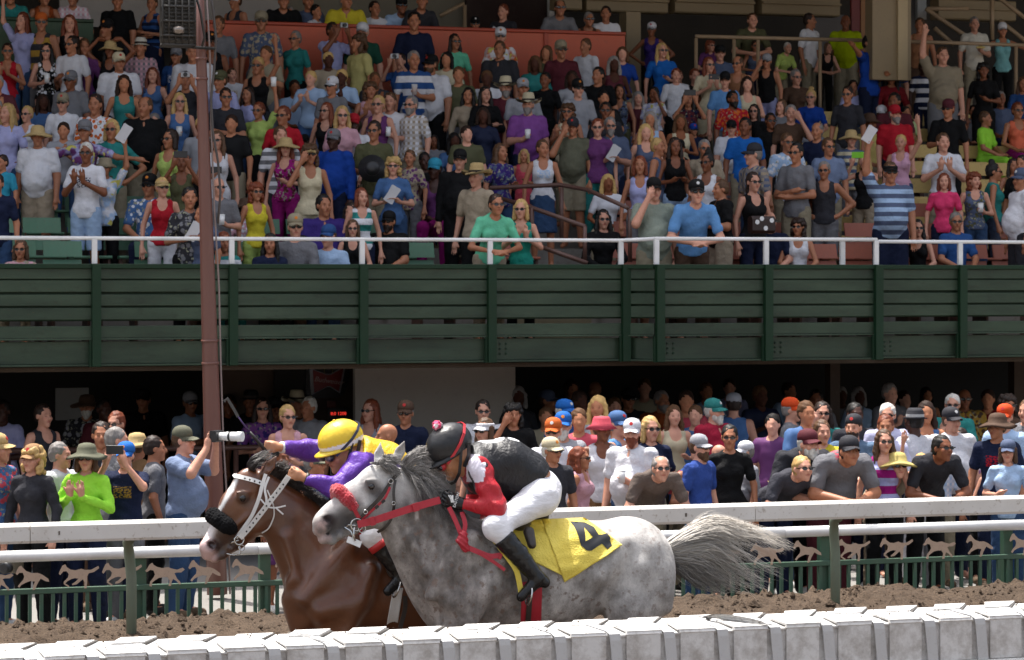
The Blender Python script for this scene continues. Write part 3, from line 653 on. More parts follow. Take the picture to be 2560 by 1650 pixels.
M_hair = N('hair'); oi = M_hair.n('ObjectInfo'); nz = M_hair.noise(40, 3, M_hair.coord((1, 1, .12))); M_hair.base(M_hair.mix(.8, oi.outputs['Color'], M_hair.ramp(nz, [(.3, (.45, .45, .45)), (.7, (1, 1, 1))]), 'MULTIPLY')).bump(nz, .8, .01); M_hair = M_hair.set(.55, spec=.35)
M_hat = N('hat'); oi = M_hat.n('ObjectInfo'); nz = M_hat.noise(60, 3, M_hat.coord()); M_hat.base(M_hat.mix(.4, oi.outputs['Color'], M_hat.ramp(nz, [(.3, (.6, .6, .6)), (.7, (1, 1, 1))]), 'MULTIPLY')).bump(nz, .3, .004); M_hat = M_hat.set(.8, spec=.25)
M_glass = flat('sunglass', (.008, .008, .01), .12, spec=.7)

def rotx(p, c, a):
    p = np.array(p, float)-c; ca, sa = math.cos(a), math.sin(a); return np.array([p[0], p[1]*ca-p[2]*sa, p[1]*sa+p[2]*ca])+c
ARM = {  # elbow, wrist, hand direction for the arm on side s (+1 right of picture)
 'st': lambda s: ((s*.245, .02, 1.14), (s*.262, -.06, .89), (-s*.05, -.25, -1)),
 'cr': lambda s: ((s*.25, -.05, 1.12), (-s*.05, -.21, 1.13+.035*s), (-s, .1, .15)),
 'hold': lambda s: ((s*.25, 0, 1.13), (s*.10, -.24, 1.14), (-s*.55, -.45, .35)),
 'cl': lambda s: ((s*.25, -.07, 1.15), (s*.055, -.27, 1.27), (-s*.05, -.25, 1)),
 'face': lambda s: ((s*.27, -.17, 1.25), (s*.13, -.17, 1.50), (-s*.5, .1, 1)),
 'ph': lambda s: ((s*.24, -.2, 1.33), (s*.10, -.29, 1.54), (-s*.3, -.1, 1)),
 'up': lambda s: ((s*.30, -.05, 1.62), (s*.28, -.08, 1.87), (-s*.1, -.1, 1)),
 'hi': lambda s: ((s*.40, .06, 1.17), (s*.20, -.02, 1.02), (-s, -.5, -.4)),
 'pa': lambda s: ((s*.25, -.03, 1.13), (s*.10, -.27, 1.15), (-s*.4, -.6, .25)),
 'hat': lambda s: ((s*.36, -.03, 1.58), (s*.17, -.04, 1.76), (-s, 0, -.1)),
 'wide': lambda s: ((s*.42, -.08, 1.30), (s*.66, -.14, 1.28), (s, -.1, -.2)),
 'point': lambda s: ((s*.40, -.12, 1.44), (s*.62, -.2, 1.52), (s, -.2, .5)),
 'lap': lambda s: ((s*.25, -.08, 1.13), (s*.10, -.30, 1.02), (-s*.6, -.7, 0)),
}
POSE = {'st': ('st', 'st'), 'cr': ('cr', 'cr'), 'be': ('st', 'hold'), 'cl': ('cl', 'cl'), 'sh': ('st', 'face'), 'ph': ('ph', 'ph'), 'up': ('st', 'up'), 'hi': ('hi', 'hi'), 'pa': ('pa', 'pa'),
        'ht': ('hat', 'hat'), 'wd': ('wide', 'wide'), 'po': ('hold', 'point'), 'se': ('lap', 'lap'), 'sf': ('lap', 'face'), 'le': None, 'lo': None, 'l2': None, 'l3': None, 'l4': None}
LEAN = {'le': R(26), 'l2': R(38), 'l3': R(48), 'l4': R(58), 'lo': R(48)}
HIP = np.array([0, .0, .95]); HEADC = np.array([0, -.012, 1.60])
class Rig:
    def __init__(s, pose, body, look):
        s.pose, s.body = pose, body
        s.seat = pose in ('se', 'sf'); s.a = LEAN.get(pose, 0)
        s.Rh = np.array(Matrix.Rotation(look, 3, 'Z'))
    def P(s, p):
        """upright joint -> posed"""
        p = np.array(p, float)
        if s.a and p[2] > .93: p = rotx(p, HIP, s.a)
        if s.seat: p = p-[0, -.0, .41] if p[2] > .8 else p
        return p
    def rot(s): return np.array(Matrix.Rotation(s.a, 3, 'X')) if s.a else np.eye(3)
    def head_matrix(s):
        c = s.P(HEADC); up = np.array(Matrix.Rotation(-s.a*.10, 3, 'X'))@s.Rh
        M = np.eye(4); M[:3, :3] = up; M[:3, 3] = c; return Matrix(M.tolist())
    def arms(s):
        out = []
        for side, i in ((-1, 0), (1, 1)):
            sh = s.P((side*.172, .0, 1.395))
            if s.a:
                ez = {'le': 1.07, 'l2': 1.02, 'l4': .93}.get(s.pose, .97); e = (side*.28, sh[1]-.04, ez); w = (side*.07, e[1]-.22, ez-.05); d = (-side, -.4, -.2)
            else:
                e, w, d = ARM[POSE[s.pose][i]](side); e, w = s.P(e), s.P(w)
            out.append((side, np.array(sh), np.array(e), np.array(w), np.array(d)/np.linalg.norm(d)))
        return out
    def legs(s):
        for sd in (-1, 1):
            if s.seat: yield sd, np.array([sd*.095, 0, .53]), np.array([sd*.13, -.43, .50]), np.array([sd*.14, -.40, .09]), np.array([sd*.15, -.55, .04])
            else: yield sd, np.array([sd*.095, 0, .93]), np.array([sd*.105, -.015, .50]), np.array([sd*.115, .03, .09]), np.array([sd*.135, -.13, .04])
    def bounds(s, pad=.04):
        P = [[0, .3, 0], [.3, 0, 0], [-.3, 0, .1]]
        for _, a, b, c, d in s.arms(): P += [a, b, c, c+d*.2]
        for _, a, b, c, d in s.legs(): P += [a, b, c, d]
        h = s.P(HEADC); P += [h+[.12, .14, .15], h-[.12, .16, .1], s.P([.28, 0, 1.0]), s.P([-.28, 0, 1.0]), s.P([0, .16, 1.2]), s.P([0, -.27, 1.1])]
        P = np.array(P); return P.min(0)-pad, P.max(0)+pad+[0, .02, 0]
def torso(f, g, e=0.0):
    """chest, belly, hips; e swells it for clothes"""
    b = g.body; Rm = g.rot(); heavy = b == 'h'; fem = b == 'f'
    w = 1.0 if b == 'm' else (1.16 if heavy else (.86 if fem else .9))
    f.ell(g.P((0, .005, 1.29)), np.array([.158*w, .108*(1.15 if heavy else 1), .19])+e, Rm, .05)
    f.cap(g.P((-.115*w, .0, 1.39)), g.P((.115*w, .0, 1.39)), .052+e*.8, k=.05); f.cap(g.P((0, .01, 1.43)), g.P((0, .01, 1.40)), .05+e*.3, .07, k=.06)
    f.ell(g.P((0, .005, 1.10)), np.array([(.118 if fem else .138)*w, .095, .16])+e, Rm, .05)
    if heavy: f.ell(g.P((0, -.065, 1.10)), np.array([.185, .165, .185])+e, Rm, .06)
    f.ell(g.P((0, .01, .945)), np.array([(.165 if fem else .155)*w, .118, .12])+e, Rm if not g.seat else None, .05)
    if fem:
        for sd in (-1, 1): f.ell(g.P((sd*.068, -.075, 1.275)), np.array([.062, .058, .065])+e, Rm, .03)
def head_prims(f, H, Mn, q=1.0):
    E = lambda c, r, k, **kw: f.ell(H(np.array(c)*q), np.array(r)*q, Mn, k, **kw); C = lambda a, b, ra, rb=None, k=.02, **kw: f.cap(H(np.array(a)*q), H(np.array(b)*q), ra*q, None if rb is None else rb*q, k, **kw)
    E((0, .014, .035), (.074, .092, .088), .02); E((0, -.022, -.042), (.056, .068, .066), .03)
    C((0, -.062, -.088), (0, -.066, -.092), .026, k=.02); C((0, -.088, .012), (0, -.105, -.022), .010, .0165, .008)
    C((-.03, -.074, .030), (.03, -.074, .030), .014, k=.012); C((-.02, -.082, -.052), (.02, -.082, -.052), .012, k=.006)
    for sd in (-1, 1):
        E((sd*.031, -.098, .008), (.017, .014, .010), .008, neg=True); E((sd*.076, .012, .0), (.012, .022, .032), .008); E((sd*.042, -.062, -.022), (.022, .022, .024), .02)
def face_tint(v, hc, Mn, q=1.0):
    loc = (v-hc)@Mn/q; t = np.ones((len(v), 3), np.float32)
    def spot(c, r, col, mx=1.0):
        q_ = ((loc-np.array(c))/np.array(r)); m = np.clip(1.6-1.2*np.sqrt((q_**2).sum(1)), 0, 1)*mx; t[:] = t*(1-m[:, None])+np.array(col)*m[:, None]
    spot((0, -.09, -.052), (.026, .03, .009), (.62, .32, .32))
    for sd in (-1, 1): spot((sd*.031, -.085, .008), (.014, .02, .008), (.22, .16, .14)); spot((sd*.031, -.09, .030), (.02, .03, .006), (.42, .32, .26), .8); spot((sd*.04, -.07, -.02), (.03, .03, .02), (1, .82, .78), .5)
    return t
def make_body(g, h=.0125):
    lo, hi = g.bounds(); f = SDF(lo, hi, h); torso(f, g)
    aw = {'m': 1, 'f': .82, 'h': 1.22, 'c': .85}[g.body]
    for sd, sh, e, w, d in g.arms():
        sh = sh*[({'f': .93, 'h': 1.1}.get(g.body, 1)), 1, 1]
        f.cap(sh, e, .052*aw, .042*aw, .03); f.cap(e, w, .043*aw, .027*aw, .015)
        q = np.cross(d, [0, 0, 1]) if abs(d[2]) < .8 else np.cross(d, [0, 1, 0]); q /= np.linalg.norm(q)
        f.cap(w, w+d*.075, .028, .036, .012)
        for j, (o_, L) in enumerate(((-.028, .15), (-.009, .168), (.010, .163), (.028, .140))): f.cap(w+d*.07+q*o_, w+d*L+q*o_*1.15-[0, .0, .008], .0105, .009, .004)
        f.cap(w+d*.02+q*.025, w+d*.085+q*.058, .013, .011, .008)
    lw = {'m': 1, 'f': .97, 'h': 1.2, 'c': .88}[g.body]
    for sd, a, b, c, d in g.legs():
        f.cap(a, b, .083*lw, .055*lw, .05); f.cap(b, c, .054*lw, .036*lw, .02); f.ell(b*.6+c*.4+[0, .02, .0], (.046*lw, .05*lw, .11), k=.03); f.cap(c-[0, -.02, .02], d, .036, .032, .03)
    hc = g.P(HEADC); Mh = g.head_matrix().to_3x3(); H = lambda p: hc+np.array(Mh@Vector(p)); Mn = np.array(Mh)
    f.cap(g.P((0, .02, 1.42)), H((0, .022, -.05)), .052 if g.body != 'f' else .045, .05 if g.body != 'f' else .043, .03)
    head_prims(f, H, Mn)
    me = f.mesh('person', 1)
    paint(me, face_tint(verts_of(me), hc, Mn)); return me
def sleeves(f, g, frac, e):
    aw = {'m': 1, 'f': .84, 'h': 1.22, 'c': .88}[g.body]
    for sd, sh, el, w, d in g.arms():
        sh = sh*[({'f': .93, 'h': 1.1}.get(g.body, 1)), 1, 1]
        q = sh+(el-sh)*min(frac, 1.0); f.cap(sh, q, .056*aw+e, (.050*aw+e) if frac < 1 else .048*aw+e*.7, .03)
        if frac < 1: f.cap(q, q+(el-sh)/np.linalg.norm(el-sh)*.012, .052*aw+e, k=.004)
        if frac > 1: f.cap(el, el+(w-el)*.97, .047*aw+e*.6, .034*aw+e*.6, .02)
def make_top(g, st, h=.0135):
    lo, hi = g.bounds(.06); f = SDF(lo, hi, h); e = .013
    torso(f, g, e)
    up = lambda z: g.P((0, 0, z))
    if st in 'tpbLhd':
        n = {'t': .62, 'p': .60, 'b': .66, 'L': 2, 'h': 2, 'd': .3}[st]
        if st != 'd': sleeves(f, g, n, .010 if st == 't' else .012)
    wv = {'m': .155, 'f': .150, 'h': .185, 'c': .14}[g.body]
    if not g.seat:
        f.ell(g.P((0, .005, .95)), (wv+.022, .130+.012, .16), g.rot(), .04)
    rng = np.random.default_rng(len(g.pose)+ord(g.body[0])); ph = rng.uniform(0, 6, 3)
    f.warp(lambda X, Y, Z: .0045*np.sin(X*38+Z*22+ph[0])*np.sin(Z*31-X*11+ph[1])+.003*np.sin(Y*55+Z*40+ph[2]))
    # hem, neck and armholes
    if not g.seat:
        nrm = g.rot()@np.array([0, 0, -1.]); hem = {'t': .865, 'p': .87, 'b': .86, 'L': .86, 'h': .86, 'k': .90, 'd': .9}[st]; q = rotx((0, 0, max(hem, .94)), HIP, g.a) if g.a else np.array((0, 0, hem)); f.half(q, nrm)
    else: f.half(up(.89), (0, 0, -1))
    nk = {'t': .062, 'p': .058, 'b': .06, 'L': .058, 'h': .06, 'k': .085, 'd': .085}[st]
    f.ell(g.P((0, -.02, 1.475)), (nk, nk*.95, .055), g.rot(), .008, neg=True)
    if st in 'pb': f.cap(g.P((0, -.10, 1.44)), g.P((0, -.115, 1.36)), .026, .006, .006, neg=True)
    if st in 'kd':
        f.ell(g.P((0, -.11, 1.42)), (.072, .09, .10), g.rot(), .01, neg=True)
        for sd in (-1, 1): f.ell(g.P((sd*.195, 0, 1.39)), (.062, .16, .115), g.rot(), .01, neg=True)
    if st in 'pb':
        for sd in (-1, 1): f.cap(g.P((sd*.05, -.03, 1.452)), g.P((sd*.035, -.085, 1.425)), .017, .012, .006)
        f.cap(g.P((-.05, .02, 1.462)), g.P((.05, .02, 1.462)), .018, k=.008)
    if st == 'h': f.cap(g.P((-.06, .09, 1.42)), g.P((.06, .09, 1.42)), .045, k=.03)
    return f.mesh('top', 1)
def make_bottom(g, st, h=.0135):
    lo, hi = g.bounds(.06); hi[2] = min(hi[2], 1.12); f = SDF(lo, hi, h); e = .012
    fem = g.body == 'f'; w = {'m': 1, 'f': 1, 'h': 1.16, 'c': .9}[g.body]; hz = .53 if g.seat else .945
    f.ell((0, .01, hz), ((.165 if fem else .155)*w+e, .118+e, .12+e), k=.04); f.ell((0, .005, hz+.05), (.14*w+e, .105+e, .1), k=.04)
    lw = {'m': 1, 'f': .97, 'h': 1.2, 'c': .88}[g.body]
    if st == 'k' or st == 'd':
        if g.seat: f.cap((0, -.02, .53), (0, -.40, .51), .17, .15, .05)
        else: f.cap((0, .01, .90), (0, .005, .52 if st == 'k' else .5), .165, .20, .04); f.half((0, 0, .50), (0, 0, -1))
    else:
        for sd, a, b, c, d in g.legs():
            if st == 's': f.cap(a, a+(b-a)*.93, .092*lw+e, .078*lw+e, .03); f.half((0, 0, .50), (0, 0, -1)) if not g.seat else None
            elif st == 'x': f.cap(a, a+(b-a)*.35, .088*lw+e, .085*lw+e, .03)
            else: f.cap(a, b, .088*lw+e, .068*lw+e, .03); f.cap(b, c+(c-b)*.02, .066*lw+e, .054*lw+e*.8, .02)
    f.warp(lambda X, Y, Z: .004*np.sin(X*45+Z*28)*np.sin(Z*37+Y*30))
    if not g.seat: f.half((0, 0, 1.0), (0, 0, 1))
    return f.mesh('bottoms', 1)
# ---- hair and hats, built round the head centre, face towards -y
def hair_mesh(st):
    f = SDF((-.17, -.16, -.45), (.17, .20, .22), .0095)
    f.ell((0, .026, .048), (.083, .094, .088), k=.01)
    if st == 's': f.ell((0, .05, .01), (.080, .072, .085), k=.02); z0 = -.055
    if st == 'w': f.ell((0, .05, .0), (.082, .072, .08), k=.02); z0 = -.06     # receding: only round the back and sides
    if st == 'm':
        for sd in (-1, 1): f.cap((sd*.070, .01, .03), (sd*.082, .0, -.10), .032, .030, .02)
        f.cap((0, .075, .02), (0, .07, -.10), .06, .055, .03); z0 = -.14
    if st == 'l':
        for sd in (-1, 1): f.chain([(sd*.070, .01, .03), (sd*.088, .0, -.10), (sd*.095, -.03, -.27)], [.030, .032, .020], .02)
        f.chain([(0, .08, .02), (0, .09, -.12), (0, .11, -.26)], [.062, .07, .05], .03); z0 = -.36
    if st == 'c':
        r_ = np.random.default_rng(5)
        for _ in range(70):
            a = r_.uniform(0, 2*math.pi); z = r_.uniform(-.14, .11); rr = .088*math.sqrt(max(0, 1-(max(z-.03, 0)/.1)**2)); x, y = rr*math.cos(a), .02+rr*1.05*math.sin(a)
            if y < -.035 and z < .06: continue
            f.ell((x, y, z), (.030, .030, .030), k=.008)
        z0 = -.2
    if st == 'p': f.ell((0, .05, .01), (.080, .072, .085), k=.02); f.ell((0, .12, .05), (.032, .04, .04), k=.012); f.chain([(0, .13, .03), (0, .15, -.08), (0, .12, -.2)], [.026, .03, .012], .01); z0 = -.3
    if st == 'u': f.ell((0, .05, .01), (.080, .072, .085), k=.02); f.ell((0, .04, .145), (.045, .045, .04), k=.01); z0 = -.055
    f.warp(lambda X, Y, Z: .0035*np.sin(X*95+Z*20)*np.sin(Y*80+Z*15)+.002*np.sin(Z*120+X*70))
    # face opening
    fr = {'s': .052, 'w': .115, 'm': .05, 'l': .052, 'c': .055, 'p': .06, 'u': .06}[st]
    f.ell((0, -.135, -.055), (.066, .125, fr+.065), k=.012, neg=True)
    if st == 'w': f.ell((0, -.05, .13), (.075, .10, .075), k=.01, neg=True)
    if st in 'spwu': f.ell((0, -.10, -.12), (.12, .12, .12), k=.01, neg=True)
    f.half((0, 0, z0), (0, .0, -1)); return f.mesh('hair', 1)
def brim(f, pts_fn, n=40, th=.006, k=.006):
    P = [pts_fn(i/n*2*math.pi) for i in range(n+1)]; return f
def hat_mesh(st):
    m = MB(); n = 28
    def rings(rs):  # list of functions angle -> point
        vs = []; 
        for fn in rs: vs += [fn(2*math.pi*i/n) for i in range(n)]
        fs = [(j*n+i, j*n+(i+1) % n, (j+1)*n+(i+1) % n, (j+1)*n+i) for j in range(len(rs)-1) for i in range(n)]; fs.append(tuple((len(rs)-1)*n+i for i in range(n))); fs.append(tuple(range(n-1, -1, -1))); m.add(vs, fs)
    def E(rx, ry, z, dy=.022, fz=None): return lambda a: (rx*math.cos(a), dy+ry*math.sin(a), z+(fz(a) if fz else 0))
    if st in ('cap', 'bcap'):
        rings([E(.086, .100, .045), E(.087, .101, .075), E(.082, .094, .105), E(.062, .070, .133), E(.03, .034, .147), E(.008, .008, .150)]); sg = -1 if st == 'cap' else 1
        fr = lambda a: 0
        vs = []; nn = 12
        for lay in (0, 1):
            for j, (rr, dz) in enumerate(((0, .046), (.05, .040), (.085, .028))):
                for i in range(nn+1):
                    a = math.pi*(i/nn); x = .083*math.cos(a)*(1-.12*j/2); y = .022+sg*(.094*math.sin(a)+rr*math.sin(a)**.6); vs.append((x, y, dz-.012*abs(math.cos(a))*j/2*2+lay*.005))
        q = nn+1; fs = []
        for lay in (0, 1):
            for j in range(2):
                for i in range(nn):
                    a_ = lay*3*q+j*q+i; fc = (a_, a_+1, a_+q+1, a_+q); fs.append(fc if lay else fc[::-1])
        fs += [(2*q+i, 2*q+i+1, 5*q+i+1, 5*q+i) for i in range(nn)]; m.add(vs, fs)
    elif st == 'vis':
        rings([E(.086, .100, .045), E(.087, .101, .075), E(.080, .092, .080), E(.080, .092, .046)])
        m.add(*brimarr(.085, .028))
    elif st == 'sun':
        wv = lambda a: .014*math.sin(3*a+.5)
        rings([E(.190, .200, .012, fz=wv), E(.145, .155, .035, fz=lambda a: wv(a)*.5), E(.093, .106, .058), E(.088, .100, .10), E(.072, .08, .135), E(.03, .03, .148)]); rings([E(.190, .200, .006, fz=wv), E(.145, .155, .029, fz=lambda a: wv(a)*.5), E(.09, .10, .052)])
    elif st == 'buc':
        wv = lambda a: .010*math.sin(4*a)
        rings([E(.158, .168, .012, fz=wv), E(.093, .106, .055), E(.085, .097, .105), E(.070, .080, .125), E(.03, .03, .130)]); rings([E(.158, .168, .007, fz=wv), E(.088, .10, .05)])
    elif st == 'cow':
        up = lambda a: .055*abs(math.cos(a))**2.5-.018*abs(math.sin(a))
        rings([E(.185, .205, .045, fz=up), E(.135, .155, .045, fz=lambda a: up(a)*.35), E(.090, .103, .055), E(.084, .096, .12), E(.070, .088, .165, fz=lambda a: .006*math.sin(a)), E(.04, .06, .172), E(.012, .035, .150)]); rings([E(.185, .205, .039, fz=up), E(.135, .155, .039, fz=lambda a: up(a)*.35), E(.088, .10, .05)])
    elif st == 'fed':
        rings([E(.125, .14, .045), E(.088, .100, .055), E(.084, .096, .115), E(.062, .078, .145), E(.02, .04, .135)]); rings([E(.125, .14, .040), E(.086, .098, .05)])
    return m.mesh('hat', True)
def brimarr(ext, z):
    vs = []; nn = 12; q = nn+1; fs = []
    for lay in (0, 1):
        for j, (rr, dz) in enumerate(((0, .046), (ext*.6, .040), (ext, z))):
            for i in range(nn+1):
                a = math.pi*(i/nn); vs.append((.083*math.cos(a)*(1-.06*j), .022-(.094*math.sin(a)+rr*math.sin(a)**.6), dz-.010*abs(math.cos(a))*j+lay*.005))
    for lay in (0, 1):
        for j in range(2):
            for i in range(nn):
                a_ = lay*3*q+j*q+i; fc = (a_, a_+1, a_+q+1, a_+q); fs.append(fc if lay else fc[::-1])
    fs += [(2*q+i, 2*q+i+1, 5*q+i+1, 5*q+i) for i in range(nn)]; return vs, fs
def band_mesh():
    m = MB(); n = 28; vs = [(r_*math.cos(2*math.pi*i/n), .022+r_*1.13*math.sin(2*math.pi*i/n), z) for r_, z in ((.0905, .058), (.090, .085)) for i in range(n)]
    m.add(vs, [(i, (i+1) % n, n+(i+1) % n, n+i) for i in range(n)]); return m.mesh('hat_band', True)
def glasses_mesh():
    m = MB()
    for sd in (-1, 1):
        vs = []; n = 10
        for y, k in ((-.098, .9), (-.104, 1.0), (-.100, .6)):
            for i in range(n):
                a = 2*math.pi*i/n; vs.append((sd*.033+.026*k*math.cos(a), y+abs(sd*.033+.026*k*math.cos(a))*.18, .008+.018*k*math.sin(a)))
        fs = [(j*n+i, j*n+(i+1) % n, (j+1)*n+(i+1) % n, (j+1)*n+i) for j in range(2) for i in range(n)]+[tuple(2*n+i for i in range(n)), tuple(range(n-1, -1, -1))]; m.add(vs, fs)
        m.box(sd*.057 if sd > 0 else -.079, .079 if sd > 0 else -.057, -.092, -.086, .010, .018); m.box(sd*.0745-.002, sd*.0745+.002, -.09, .01, .008, .016)
    m.box(-.010, .010, -.104, -.098, .009, .015); return m.mesh('sunglasses')
def beard_mesh():
    f = SDF((-.1, -.14, -.16), (.1, .06, .02), .008); f.ell((0, -.026, -.050), (.062, .074, .072), k=.01); f.cap((0, -.066, -.1), (0, -.07, -.11), .03, k=.02)
    f.warp(lambda X, Y, Z: .003*np.sin(X*120)*np.sin(Z*110+Y*60)); f.half((0, 0, -.030), (0, .0, 1)); f.ell((0, -.12, -.050), (.020, .03, .010), k=.006, neg=True); f.half((0, .03, 0), (0, 1, 0)); return f.mesh('beard', 1)
CACHE = {}
def cached(key, fn):
    if key not in CACHE: CACHE[key] = fn()
    return CACHE[key]

